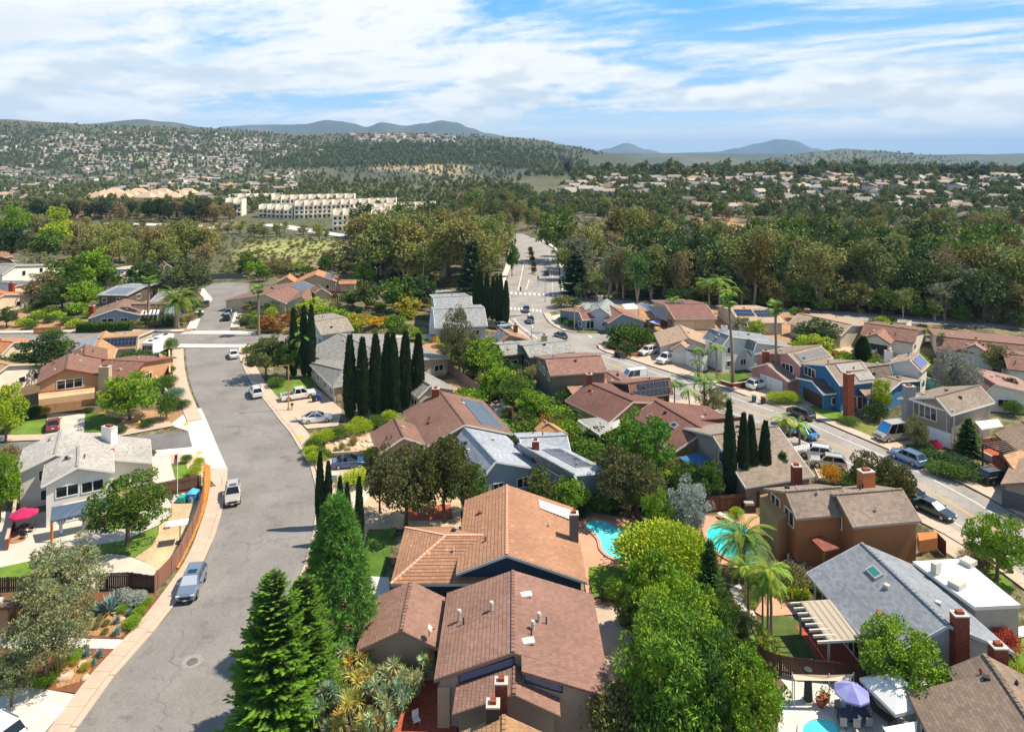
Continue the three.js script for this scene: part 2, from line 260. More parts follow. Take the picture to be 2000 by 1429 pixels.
function paving(name, line, o0, o1, mat, step, top = 0.13) { // a pavement: a run of slabs with open joints, on a kerb
  const g = new THREE.Group(); g.name = numbered(name); g.userData.kind = 'structure'; scene.add(g);
  const pl = resample(smooth(line, 8, false), step), a = offset(pl, o0), b = offset(pl, o1);
  const bed = new MB(); for (let i = 0; i + 1 < pl.length; i++) { const q = [a[i], a[i + 1], b[i + 1], b[i]].map((p) => V(p.x, top - 0.02, p.z)); bed.quad(q[0], q[1], q[2], q[3], q.map((p) => [p.x, p.z])); }
  part(g, 'bed', bed.geo(), m.soil);
  for (let i = 0; i + 1 < pl.length; i++) {
    const q = [a[i], a[i + 1], b[i + 1], b[i]], c = q.reduce((s, p) => s.add(p), V(0, 0, 0)).multiplyScalar(0.25), k = q.map((p) => p.clone().lerp(c, 0.012).setY(top)), s = new MB();
    s.quad(k[0], k[1], k[2], k[3], k.map((p) => [p.x, p.z])); for (let e = 0; e < 4; e++) { const u = k[e], w = k[(e + 1) % 4]; s.quad(V(u.x, 0, u.z), V(w.x, 0, w.z), w, u); }
    part(g, 'paving_slab', s.geo(), mat);
  }
}
// left street
const LL = [180, 1700, 165, 1520, 145, 1429, 185, 1372, 225, 1317, 270, 1267, 305, 1227, 337, 1187, 400, 1092, 427, 1020, 437, 982, 442, 946, 441, 914, 427, 881, 400, 818, 388, 792, 374, 758, 366, 726, 362, 690, 362, 680];
const LR = [470, 1700, 415, 1480, 440, 1417, 479, 1357, 515, 1290, 560, 1190, 594, 1105, 617, 1005, 614, 940, 602, 902, 585, 877, 568, 848, 547, 823, 530, 800, 511, 776, 492, 751, 480, 728, 469, 705, 465, 688, 466, 676];
const LLw = px(LL), LRw = px(LR); LLw[0].x = LLw[2].x; LLw[1].x = LLw[2].x; LRw[0].x = LRw[2].x + 0.2; LRw[1].x = LRw[2].x + 0.1;
HARD.push([...LL.slice(4), ...LR.slice(4).reduce((o, v, i, a) => (i % 2 ? o : [a[i], a[i + 1], ...o]), [])]);
structure('street', sheetGeo([...smooth(LLw, 5, false), ...smooth(LRw, 5, false).reverse()], 0.006), m.asphalt);
sheet('cross_street', [-120, 655, 0, 653, 250, 650.5, 380, 650, 500, 651.5, 620, 655, 620, 676, 500, 674, 353, 673, 250, 671, 0, 668, -120, 670], m.asphalt, 0.010);
sheet('cul_de_sac', [378, 648, 393, 612, 403, 597, 410, 585, 405, 574, 398, 563, 413, 554, 441, 551, 486, 553, 489, 571, 468, 582, 458, 604, 451, 629, 448, 648], m.asphalt, 0.014);
sheet('gutter_strip', [352, 671.5, 500, 672.5, 500, 677.5, 345, 678.5], m.concretePale, 0.018);
sheet('gutter_strip', [365, 646, 470, 646, 500, 649, 500, 652, 350, 652], m.concretePale, 0.0185);
paving('pavement', LLw.slice(0, 12), -0.5, -1.95, m.walk, 1.7); paving('kerb', LLw.slice(0, 13), 0.02, -0.48, m.walk, 5, 0.11);
paving('pavement', LLw.slice(14), -0.4, -2.6, m.walk, 2.4); paving('pavement', LRw.slice(0), 0.5, 2.3, m.walk, 2.2); paving('kerb', LRw, -0.02, 0.48, m.walk, 6, 0.11);
paving('pavement', px([-100, 652, 0, 650.5, 200, 648, 372, 647]), 0.2, -1.6, m.concretePale, 3); paving('pavement', px([383, 642, 396, 611, 402, 600, 414, 584, 404, 572, 397, 561]), 0, -2.2, m.concretePale, 2.5);
paving('pavement', px([449, 640, 454, 622, 460, 604, 470, 583, 492, 571]), 0, 2.2, m.concretePale, 2.5);
sheet('alley', [-60, 866, 0, 865, 225, 854.5, 367, 842.5, 375, 872, 300, 878, 0, 905, -60, 910], m.asphaltDark, 0.012);
sheet('apron', [367, 842, 330, 830, 372, 797, 392, 797, 402, 818, 428, 880, 443, 914, 410, 914, 396, 900, 375, 893, 302, 898, 301, 879, 375, 872.5], m.concretePale, 0.017);
sheet('path', [-60, 852, 90, 849, 215, 845, 330, 824, 340, 832, 225, 854, -60, 865.5], m.concreteTan, 0.10);
sheet('tactile_pad', [355, 829, 363, 824, 370, 827, 362, 832], m.paintYellow, 0.022); sheet('tactile_pad', [381, 885, 388, 881, 396, 884, 388, 889], m.paintYellow, 0.022); sheet('tactile_pad', [577, 855, 590, 852, 593, 857, 580, 860], m.paintYellow, 0.14);
// road on the right and the junction
const RRw = [px([1059, 612, 1068, 627, 1083, 639, 1101, 647, 1126, 650]), px([1164, 674, 1166, 680, 1181, 688, 1222, 700, 1252, 710, 1302, 726, 1351, 741, 1408, 756, 1450, 772, 1502, 789, 1584, 816, 1660, 848, 1696, 863, 1798, 907, 1872, 943, 1935, 976, 1975, 999.5, 2060, 1046, 2300, 1190])];
const RLw = [[-0.6, 178], [0.5, 172], [3.2, 162], [10, 141.5], [20.5, 127], [31.5, 113.5], [41.5, 99], [45.5, 90], [48.3, 80], [50.4, 75], [52, 62], [53, 44]].map(([x, d]) => XD(x, d));
structure('road', sheetGeo([...RRw[0], P(1201, 652), P(1330, 655), P(1330, 665), P(1201, 662), ...RRw[1], ...[...RLw].reverse()], 0.006), m.asphaltOld);
sheet('road', [760, 560, 840, 563, 930, 571, 1100, 577, 1160, 583, 1400, 596, 1700, 612, 2100, 630, 2100, 648, 1700, 627, 1400, 607, 1120, 600, 1058, 613, 996, 617, 985, 600, 930, 590, 840, 578, 760, 572], m.asphaltOld, 0.010);
sheet('road', [986, 578, 987, 566, 988, 551, 998, 521, 1003, 490, 1008, 468, 1008, 456, 1020, 456, 1050, 468, 1083, 488, 1091, 521, 1094, 569, 1098, 580], m.asphaltOld, 0.014);
paving('pavement', RRw[1], -0.3, -2.1, m.walk, 3.2); paving('pavement', RRw[0], -0.3, -2.1, m.walk, 3.2); paving('pavement', RLw, 0.3, 2.0, m.walk, 3.2);
paving('pavement', px([986, 566, 988, 551, 998, 521, 1003, 490, 1008, 462]), -0.2, -2.2, m.concretePale, 6); paving('pavement', px([1096, 572, 1092, 521, 1084, 488, 1051, 468]), 0.2, 2.2, m.concretePale, 6);
structure('traffic_island', sheetGeo(px([1040, 537, 1047, 537, 1045, 515, 1040, 495, 1034, 486, 1032, 490, 1036, 512]), 0.14, 0.14), m.dirt);
// painted lines
const stripe = (line, o, w, mat, dash) => { const b = new MB(), pl = resample(smooth(line, 6, false), 1.5); const a = offset(pl, o - w / 2), c = offset(pl, o + w / 2); for (let i = 0; i + 1 < pl.length; i++) { if (dash && i % dash) continue; const q = [a[i], a[i + 1], c[i + 1], c[i]].map((p) => p.clone().setY(0.019)); b.quad(q[0], q[1], q[2], q[3]); } structure('road_line', b.geo(), mat); };
const RC = RRw[1].slice(2); stripe(RC, 2.3, 0.14, m.paintWhite); stripe(RC, 5.2, 0.12, m.paintYellow); stripe(RC, 5.5, 0.12, m.paintYellow); stripe(RC, 8.5, 0.14, m.paintWhite);
stripe(px([1040, 640, 1036, 622, 1031, 606]), 0, 0.3, m.paintWhite); stripe(px([1004, 622, 1012, 632, 1033, 649, 1060, 668]), 0, 0.2, m.paintWhite); stripe(px([1150, 655, 1161, 661]), 0, 0.5, m.paintWhite);
{ const b = new MB(), bar = (x0, y0, x1, y1, w, n) => { for (let i = 0; i < n; i++) { const a = P(lerp(x0, x1, (i + 0.15) / n), lerp(y0, y1, (i + 0.15) / n)), c = P(lerp(x0, x1, (i + 0.6) / n), lerp(y0, y1, (i + 0.6) / n)); b.quad(V(a.x, 0.022, a.z + w), V(c.x, 0.022, c.z + w), V(c.x, 0.022, c.z - w), V(a.x, 0.022, a.z - w)); } };
  bar(995, 572, 1150, 580, 1.6, 17); bar(996, 602, 1060, 607, 1.4, 9); structure('zebra_crossing', b.geo(), m.paintWhite); }
stripe(px([1012, 566, 1019, 535, 1024, 505]), 0, 0.2, m.paintWhite); stripe(px([1028, 565, 1034, 545]), 0, 0.2, m.paintWhite); stripe(px([1079, 568, 1079, 530, 1072, 492]), 0, 0.2, m.paintWhite, 2);
// yards
const Y = (n, mat, list, c) => sheet(n, list, m[mat], undefined, c);
Y('patio', 'concrete', [-40, 1010, 8, 1000, 95, 1000, 200, 1030, 322, 968, 335, 985, 331, 1008, 308, 1026, 240, 1056, 170, 1066, 120, 1086, 80, 1091, 0, 1108, -40, 1112]);
Y('lawn', 'lawn', [-40, 1112, 0, 1108, 80, 1091, 120, 1086, 170, 1066, 240, 1056, 309, 1027, 307, 1045, 295, 1066, 262, 1089, 240, 1082, 215, 1080, 185, 1087, 150, 1108, 100, 1124, 0, 1134, -40, 1136]);
Y('patio', 'concrete', [120, 1126, 160, 1104, 190, 1089, 215, 1082, 240, 1084, 265, 1091, 304, 1108, 302, 1150, 190, 1152]);
Y('sand', 'sand', [336, 975, 372, 962, 392, 958, 393, 985, 380, 1024, 360, 1068, 340, 1108, 310, 1140, 303, 1108, 263, 1089, 296, 1066, 308, 1045, 310, 1028, 331, 1010]);
Y('driveway', 'concrete', [296, 890, 331, 888, 342, 940, 304, 944, 298, 940]); Y('gravel', 'sand', [331, 888, 385, 888, 398, 905, 398, 932, 342, 938]); Y('lawn', 'lawn', [333, 906, 362, 903, 371, 934, 343, 938]);
Y('gravel', 'gravelOrange', [396, 902, 410, 910, 411, 937, 406, 977, 392, 1018, 370, 1067, 349, 1110, 341, 1109, 361, 1069, 383, 1018, 395, 977, 398, 932]);
Y('mulch', 'mulch', [-60, 1160, 180, 1157, 300, 1160, 314, 1165, 244, 1248, 60, 1244, -60, 1240]); Y('mulch', 'mulch', [-60, 1268, 125, 1266, 225, 1268, 150, 1355, 62, 1343, -60, 1345]);
Y('gravel', 'gravelTan', [150, 1195, 230, 1190, 255, 1228, 235, 1245, 150, 1240]); Y('gravel', 'gravelTan', [105, 1290, 190, 1280, 165, 1330, 110, 1345]);
Y('path', 'concretePale', [-60, 1240, 30, 1240, 145, 1246, 243, 1249, 226, 1268, 125, 1265, 0, 1266, -60, 1266]); Y('driveway', 'concretePale', [-60, 1346, 0, 1346, 62, 1342, 150, 1357, 88, 1429, 40, 1500, -80, 1500]);
Y('lawn', 'lawn', [22, 825, 36, 818, 90, 818, 84, 853, 18, 857]); Y('driveway', 'concrete', [92, 808, 166, 806, 163, 850, 86, 853]); Y('lawn', 'lawnDark', [166, 808, 190, 806, 235, 818, 214, 846, 163, 847]); Y('sand', 'dirt', [190, 806, 255, 795, 300, 775, 345, 770, 372, 795, 330, 830, 225, 850, 210, 845, 240, 820]);
Y('sand', 'dirt', [322, 690, 346, 690, 348, 740, 362, 780, 372, 796, 330, 790, 322, 740]); Y('dirt', 'soil', [-80, 690, 320, 690, 320, 800, 200, 806, 90, 808, 20, 815, -80, 820]);
Y('dirt', 'dirt', [-60, 610, 60, 612, 180, 640, 380, 642, 370, 648, 0, 650, -60, 651]); Y('lawn', 'lawnDry', [130, 625, 190, 622, 190, 633, 140, 634]);
Y('lawn', 'lawn', [521, 758, 560, 742, 606, 735, 613, 752, 548, 776, 538, 784]); Y('driveway', 'concreteTan', [539, 785, 550, 777, 616, 757, 668, 800, 660, 832, 600, 838, 575, 815]); Y('gravel', 'gravelTan', [566, 800, 614, 790, 614, 798, 572, 806]);
Y('gravel', 'sand', [632, 855, 700, 838, 735, 850, 738, 884, 640, 892]); Y('driveway', 'concreteTan', [613, 918, 640, 897, 736, 884, 760, 900, 720, 925, 640, 940, 622, 944]); Y('gravel', 'sand', [622, 945, 700, 930, 900, 930, 900, 1032, 720, 1034, 700, 1095, 625, 1090, 628, 1000]); Y('driveway', 'concrete', [625, 958, 660, 945, 740, 945, 700, 1000, 640, 1010]);
Y('lawn', 'lawnDark', [716, 1040, 775, 1030, 745, 1140, 712, 1128]); Y('path', 'concretePale', [706, 1125, 760, 1128, 762, 1180, 700, 1170]); Y('patio', 'redPatio', [795, 990, 880, 985, 885, 1015, 800, 1018]);
Y('dirt', 'soil', [470, 1300, 560, 1200, 700, 1180, 850, 1260, 850, 1429, 760, 1500, 470, 1500]); Y('patio', 'redPatio', [752, 1345, 850, 1290, 892, 1330, 892, 1480, 740, 1480]);
Y('patio', 'pinkDeck', [1112, 1000, 1150, 1000, 1240, 1015, 1290, 1060, 1275, 1120, 1150, 1130, 1150, 1170, 1230, 1172, 1230, 1180, 1150, 1180], 0); Y('lawn', 'lawn', [1150, 1108, 1190, 1105, 1240, 1122, 1240, 1168, 1160, 1167, 1149, 1125]);
Y('path', 'concreteTan', [1160, 1178, 1230, 1178, 1250, 1330, 1180, 1340]); Y('dirt', 'soil', [1230, 1130, 1420, 1110, 1530, 1310, 1540, 1500, 1080, 1500, 1090, 1380, 1190, 1340, 1240, 1300]); Y('dirt', 'dirt', [1085, 1360, 1150, 1350, 1180, 1429, 1085, 1429]);
Y('patio', 'pinkDeck', [1368, 1008, 1470, 1000, 1560, 1060, 1590, 1110, 1560, 1120, 1500, 1125, 1380, 1095]); Y('path', 'concretePale', [1425, 1150, 1445, 1140, 1500, 1250, 1560, 1330, 1540, 1345, 1480, 1270]);
Y('putting_green', 'turf', [1470, 1235, 1500, 1190, 1590, 1225, 1660, 1320, 1560, 1330]); Y('court', 'pinkDeck', [1475, 1195, 1500, 1155, 1545, 1165, 1560, 1200, 1490, 1204]); Y('patio', 'redPatio', [1555, 1225, 1600, 1215, 1720, 1320, 1720, 1340, 1620, 1322]);
Y('patio', 'concretePale', [1528, 1355, 1560, 1325, 1720, 1345, 1800, 1360, 1830, 1500, 1510, 1500]); Y('lawn', 'lawn', [1890, 1100, 1930, 1095, 1985, 1150, 1960, 1165]); Y('lawn', 'lawn', [1960, 1255, 2060, 1235, 2100, 1300, 2000, 1320]); Y('path', 'concretePale', [1920, 1235, 2060, 1215, 2060, 1235, 1955, 1252]);
Y('lawn', 'lawn', [885, 815, 1012, 818, 1040, 850, 1005, 855, 985, 850, 960, 830]); Y('patio', 'concrete', [895, 800, 985, 778, 1002, 795, 960, 832, 930, 815]); Y('dirt', 'dirt', [850, 745, 900, 735, 960, 770, 940, 785, 890, 770]); Y('lawn', 'lawn', [1120, 900, 1150, 885, 1195, 945, 1125, 950]);
Y('patio', 'concrete', [690, 652, 790, 655, 800, 680, 690, 680]); Y('dirt', 'dirt', [800, 680, 860, 665, 880, 695, 830, 700]); Y('path', 'concrete', [790, 655, 870, 650, 870, 660, 800, 664]);
Y('lawn', 'lawnDry', [1125, 640, 1205, 642, 1203, 651, 1126, 648]); Y('driveway', 'concretePale', [1070, 618, 1125, 608, 1130, 640, 1100, 645, 1084, 636]); Y('lawn', 'lawn', [1095, 602, 1122, 598, 1122, 608, 1100, 612]); Y('mulch', 'mulch', [1172, 672, 1205, 662, 1280, 672, 1270, 700, 1240, 704, 1182, 686]); Y('driveway', 'concreteTan', [1238, 703, 1285, 680, 1330, 690, 1390, 700, 1350, 736, 1305, 724]);
Y('lawn', 'lawn', [1333, 728, 1358, 720, 1362, 735, 1345, 738]); Y('lawn', 'lawnDark', [1402, 735, 1450, 722, 1467, 742, 1430, 752, 1404, 748]); Y('driveway', 'concreteTan', [1440, 765, 1500, 742, 1530, 760, 1480, 785]); Y('driveway', 'concreteTan', [1508, 790, 1570, 770, 1625, 790, 1570, 812]); Y('lawn', 'lawn', [1577, 795, 1600, 790, 1665, 815, 1655, 842, 1640, 838]); Y('path', 'concretePale', [1605, 789, 1625, 784, 1672, 808, 1662, 812]); Y('lawn', 'lawnDry', [1650, 836, 1690, 820, 1728, 832, 1715, 850, 1680, 850]); Y('driveway', 'concreteTan', [1700, 862, 1720, 850, 1790, 855, 1830, 880, 1770, 893]); Y('mulch', 'soil', [1795, 895, 1830, 875, 1915, 905, 1900, 935, 1870, 938]); Y('driveway', 'concreteTan', [1880, 943, 1915, 915, 2030, 940, 2060, 1010, 1990, 1000]); Y('patio', 'redPatio', [1915, 880, 1960, 870, 2010, 905, 1940, 920]);
Y('driveway', 'concreteTan', [1280, 820, 1330, 780, 1380, 775, 1400, 800, 1370, 822]); Y('driveway', 'concreteTan', [1575, 880, 1640, 895, 1650, 930, 1600, 935]); Y('driveway', 'concreteTan', [1810, 1012, 1830, 1010, 1945, 1085, 1900, 1110, 1850, 1080]); Y('dirt', 'soil', [1320, 930, 1600, 940, 1640, 970, 1500, 1010, 1360, 1010]);
Y('driveway', 'concrete', [1690, 700, 1720, 672, 1790, 672, 1760, 700]); Y('path', 'concreteTan', [1600, 680, 1680, 672, 1690, 690, 1620, 692]); Y('dirt', 'dirt', [1120, 596, 1420, 600, 1700, 628, 1700, 680, 1300, 660, 1120, 645]);

// ---------------------------------------------------------------- pools: water inside a raised coping
function pool(list, label, water, coping, where) {
  const pts = smooth(px(list), 6), c = pts.reduce((s, p) => s.add(p), V(0, 0, 0)).multiplyScalar(1 / pts.length), g = thing('swimming_pool', label, 'pool', c), b = new MB();
  const v2 = pts.map((p) => new THREE.Vector2(p.x, p.z)), sgn = THREE.ShapeUtils.area(v2) > 0 ? -1 : 1, off = (o) => pts.map((p, i) => { const a = pts[(i + pts.length - 1) % pts.length], q = pts[(i + 1) % pts.length], d = q.clone().sub(a).normalize(); return V(p.x - d.z * o * sgn, 0, p.z + d.x * o * sgn); }), out = off(-0.34);
  for (let i = 0; i < pts.length; i++) { const j = (i + 1) % pts.length, y = 0.2, U = (p) => V(p.x, y, p.z), D = (p) => V(p.x, 0.03, p.z); b.quad(U(out[i]), U(out[j]), U(pts[j]), U(pts[i])); b.quad(D(pts[i]), D(pts[j]), U(pts[j]), U(pts[i])); b.quad(D(out[i]), D(out[j]), U(out[j]), U(out[i])); }
  part(g, 'coping', b.geo(c), coping);
  const geo = sheetGeo(pts, 0.11); geo.translate(-c.x, -c.y, -c.z); part(g, 'water', geo, water); return g;
}
TX.ripple = tex(256, (u, v) => 0.5 + (fb(u, v, 14, 3, 132) - 0.5) * 0.9, 1 / 2.2);
const waterM = (hex) => new THREE.MeshPhysicalMaterial({ color: hex, roughness: 0.05, clearcoat: 1, clearcoatRoughness: 0.02, bumpMap: TX.ripple, bumpScale: 0.02 });
pool([1140, 1022, 1160, 1015, 1185, 1018, 1205, 1028, 1232, 1037, 1252, 1046, 1262, 1066, 1255, 1090, 1235, 1102, 1212, 1100, 1187, 1091, 1170, 1075, 1165, 1056, 1152, 1042, 1140, 1033], 'curving turquoise pool beside the terracotta tiled house', waterM(0x6ceef4), m.pinkDeck);
pool([1374, 1042, 1388, 1025, 1410, 1019, 1440, 1022, 1470, 1037, 1490, 1060, 1500, 1085, 1495, 1103, 1470, 1112, 1440, 1104, 1410, 1090, 1385, 1070], 'rounded teal pool behind the big date palm', waterM(0x45d6d8), m.pinkDeck);
pool([1560, 1418, 1580, 1404, 1608, 1401, 1635, 1410, 1650, 1428, 1640, 1455, 1600, 1470, 1565, 1455], 'oval pool cut by the bottom edge of the photo', waterM(0x52e0dc), m.concretePale);
pool([703, 662, 712, 658, 738, 660, 748, 665, 750, 671, 730, 673, 715, 668], 'small bright pool seen between the tall cypresses', waterM(0x3cc2c6), m.concretePale);
pool([1249, 629, 1258, 625.5, 1269, 627, 1270, 632, 1258, 633.5], 'tiny far pool behind a wooden fence near the side street', waterM(0x3cc2c6), m.concretePale);
for (const [x, y, a, b] of [[455, 832, 1.5, 0.5], [462, 845, 0.6, 0.8], [548, 842, 0.5, 0.3], [558, 893, 0.8, 0.4], [566, 898, 0.6, 0.25], [500, 875, 0.7, 0.2], [588, 896, 0.6, 0.2], [1040, 650, 3, 1], [1150, 690, 4, 0.8], [245, 1400, 0.5, 0.15], [300, 1325, 0.3, 0.12]]) { const p = P(x, y), r = rng(x), pts = Array.from({ length: 16 }, (_, i) => { const k = 0.55 + r() * 0.7; return V(p.x + Math.cos(i / 16 * 6.28) * a * k, 0, p.z + Math.sin(i / 16 * 6.28) * b * k); }); structure('tar_stain', sheetGeo(pts, 0.016), m.asphaltDark); }
for (const [x0, y0, x1, y1, w] of [[300, 1429, 352, 1230, 1], [330, 1300, 470, 1210, 2], [470, 1110, 520, 1000, 3], [440, 1060, 580, 1050, 4], [480, 960, 590, 955, 5], [430, 830, 540, 845, 6], [395, 760, 500, 772, 7], [375, 705, 480, 715, 8], [1600, 838, 1680, 870, 9], [1750, 925, 1850, 975, 10], [1350, 750, 1420, 775, 11]]) { const r = rng(w + 40), a = P(x0, y0), e = P(x1, y1), n = 26, b = new MB(), d = e.clone().sub(a).normalize(), s = V(-d.z, 0, d.x), pts = Array.from({ length: n + 1 }, (_, i) => a.clone().lerp(e, i / n).addScaledVector(s, (fbm(i * 0.35, w, 3, 140) - 0.5) * 2.4)); for (let i = 0; i < n; i++) { const k = 0.035 + r() * 0.03, q = [pts[i].clone().addScaledVector(s, -k), pts[i + 1].clone().addScaledVector(s, -k), pts[i + 1].clone().addScaledVector(s, k), pts[i].clone().addScaledVector(s, k)].map((p) => p.setY(0.0165)); b.quad(...q); } structure('tar_crack', b.geo(), m.asphaltDark); }
sheet('path', [408, 913, 444, 913, 443, 952, 424, 952, 411, 938], m.walk, 0.016);

// ---------------------------------------------------------------- houses
const FOOT = [];   // centres and radii of buildings, kept clear of scattered trees
const tint = (r, s) => { const k = 1 + (r() - 0.5) * s, w = (r() - 0.5) * s * 0.25; return [k * (1 + w), k, k * (1 - w)]; };
function tilesOn(poly, kind, r, out) { // courses of tiles or shingles on a slope; poly starts with its eave edge
  const u = poly[1].clone().sub(poly[0]).normalize(), nrm = u.clone().cross(poly[2].clone().sub(poly[1])).normalize(); if (nrm.y < 0) nrm.negate();
  const v = nrm.clone().cross(u).normalize(); if (v.y < 0) v.negate();
  const q = poly.map((p) => { const d = p.clone().sub(poly[0]); return [d.dot(u), d.dot(v)]; }), vm = Math.max(...q.map((p) => p[1]));
  const [cw, ch, th, vary] = kind === 'clay' ? [0.33, 0.37, 0.07, 0.22] : kind === 'flat' ? [0.30, 0.33, 0.05, 0.26] : [0.42, 0.26, 0.014, 0.34];
  const span = (y) => { let a = 1e9, b = -1e9; for (let i = 0; i < q.length; i++) { const s = q[i], e = q[(i + 1) % q.length]; if ((s[1] - y) * (e[1] - y) > 0 || s[1] === e[1]) continue; const x = s[0] + (e[0] - s[0]) * (y - s[1]) / (e[1] - s[1]); a = Math.min(a, x); b = Math.max(b, x); } return [a, b]; };
  const at = (x, y, h) => poly[0].clone().addScaledVector(u, x).addScaledVector(v, y).addScaledVector(nrm, h);
  const rows = Math.ceil(vm / ch), blot = r() * 50;
  for (let j = 0; j < rows; j++) {
    const y0 = j * ch, y1 = Math.min(vm, y0 + ch), [a0, b0] = span(Math.min(y0 + 0.02, vm - 0.01)), [a1, b1] = span(Math.max(y1 - 0.02, 0.01)); if (a0 > b0 || a1 > b1) continue;
    const off = kind === 'clay' ? 0 : (j % 2) * 0.5 * cw, A = Math.min(a0, a1), B = Math.max(b0, b1), rowTone = 1 + (hash(j, 3, 201) - 0.5) * 0.05;
    for (let x = A - off; x < B - 0.02; x += cw) {
      const xl = x, xr = x + cw - 0.012, bl = Math.max(xl, a0), br = Math.min(xr, b0), tl = Math.max(xl, a1), tr = Math.min(xr, b1); if (br - bl < 0.02 && tr - tl < 0.02) continue;
      const k = rowTone * (1 + (r() - 0.5) * vary) * (0.80 + 0.40 * fbm(x * 0.3 + blot, y0 * 0.3, 3, 203)) * (kind === 'clay' && r() < 0.014 ? 1.35 : 1), w = (r() - 0.5) * 0.06, col = [k * (1 + w), k, k * (1 - w)], h = th * (0.9 + r() * 0.25);
      const p0 = at(Math.min(bl, br), y0, h), p1 = at(Math.max(br, bl), y0, h), p2 = at(Math.max(tr, tl), y1 + 0.02, th * 0.3), p3 = at(Math.min(tl, tr), y1 + 0.02, th * 0.3);
      out.quad(p0, p1, p2, p3, null, col); out.quad(at(bl, y0, 0), at(br, y0, 0), p1, p0, null, col);
    }
  }
}
function makeWing(w) { // ridge A-B at height hr; eaves through L and R at their own heights; hips where asked
  const A = w.A instanceof THREE.Vector3 ? w.A : P(w.A[0], w.A[1], w.hr), B = w.B instanceof THREE.Vector3 ? w.B : P(w.B[0], w.B[1], w.hr); A.y = B.y = w.hr;
  const d = B.clone().sub(A).setY(0).normalize(), n = V(-d.z, 0, d.x);   // n: to the right going from A to B
  const side = (E) => { if (E.length === 2) return E; const e = P(E[0], E[1], E[2]); return [e.sub(A).dot(n), E[2]]; };
  let s = [side(w.L), side(w.R)]; if (s[0][0] > s[1][0]) s.reverse();
  const [[a, ha], [b, hb]] = s, hipA = /hA|hh/.test(w.t || '') ? Math.min(-a, b) : 0, hipB = /hB|hh/.test(w.t || '') ? Math.min(-a, b) : 0;
  const A2 = A.clone().addScaledVector(d, -hipA), B2 = B.clone().addScaledVector(d, hipB), pt = (o, k, h) => V(o.x + n.x * k, h, o.z + n.z * k);
  const c = { an: pt(A2, a, ha), ap: pt(A2, b, hb), bn: pt(B2, a, ha), bp: pt(B2, b, hb) };
  const slopes = [[c.bn, c.an, A, B], [c.ap, c.bp, B, A]]; if (hipA) slopes.push([c.an, c.ap, A]); if (hipB) slopes.push([c.bp, c.bn, B]);
  return { ...w, A, B, d, n, a, b, ha, hb, A2, B2, hipA, hipB, c, slopes, len: A2.distanceTo(B2) };
}
const EYEV = V(0, EYE, 0);
function openingGeo(o, u, nrm, w, h, bars) { // o: centre on the wall; frame and pane
  const f = new MB(), p = new MB(), q = (x, y, z) => o.clone().addScaledVector(u, x).add(V(0, y, 0)).addScaledVector(nrm, z), t = 0.09;
  for (const [x0, y0, x1, y1] of [[-w / 2, -h / 2, w / 2, -h / 2], [-w / 2, h / 2, w / 2, h / 2], [-w / 2, -h / 2, -w / 2, h / 2], [w / 2, -h / 2, w / 2, h / 2], ...Array.from({ length: bars }, (_, i) => { const x = -w / 2 + w * (i + 1) / (bars + 1); return [x, -h / 2, x, h / 2]; })]) f.bar(q(x0, y0, 0.03), q(x1, y1, 0.03), t, 0.10);
  p.quad(q(-w / 2, -h / 2, 0.035), q(w / 2, -h / 2, 0.035), q(w / 2, h / 2, 0.035), q(-w / 2, h / 2, 0.035)); return [f, p];
}
let houseSeed = 100;
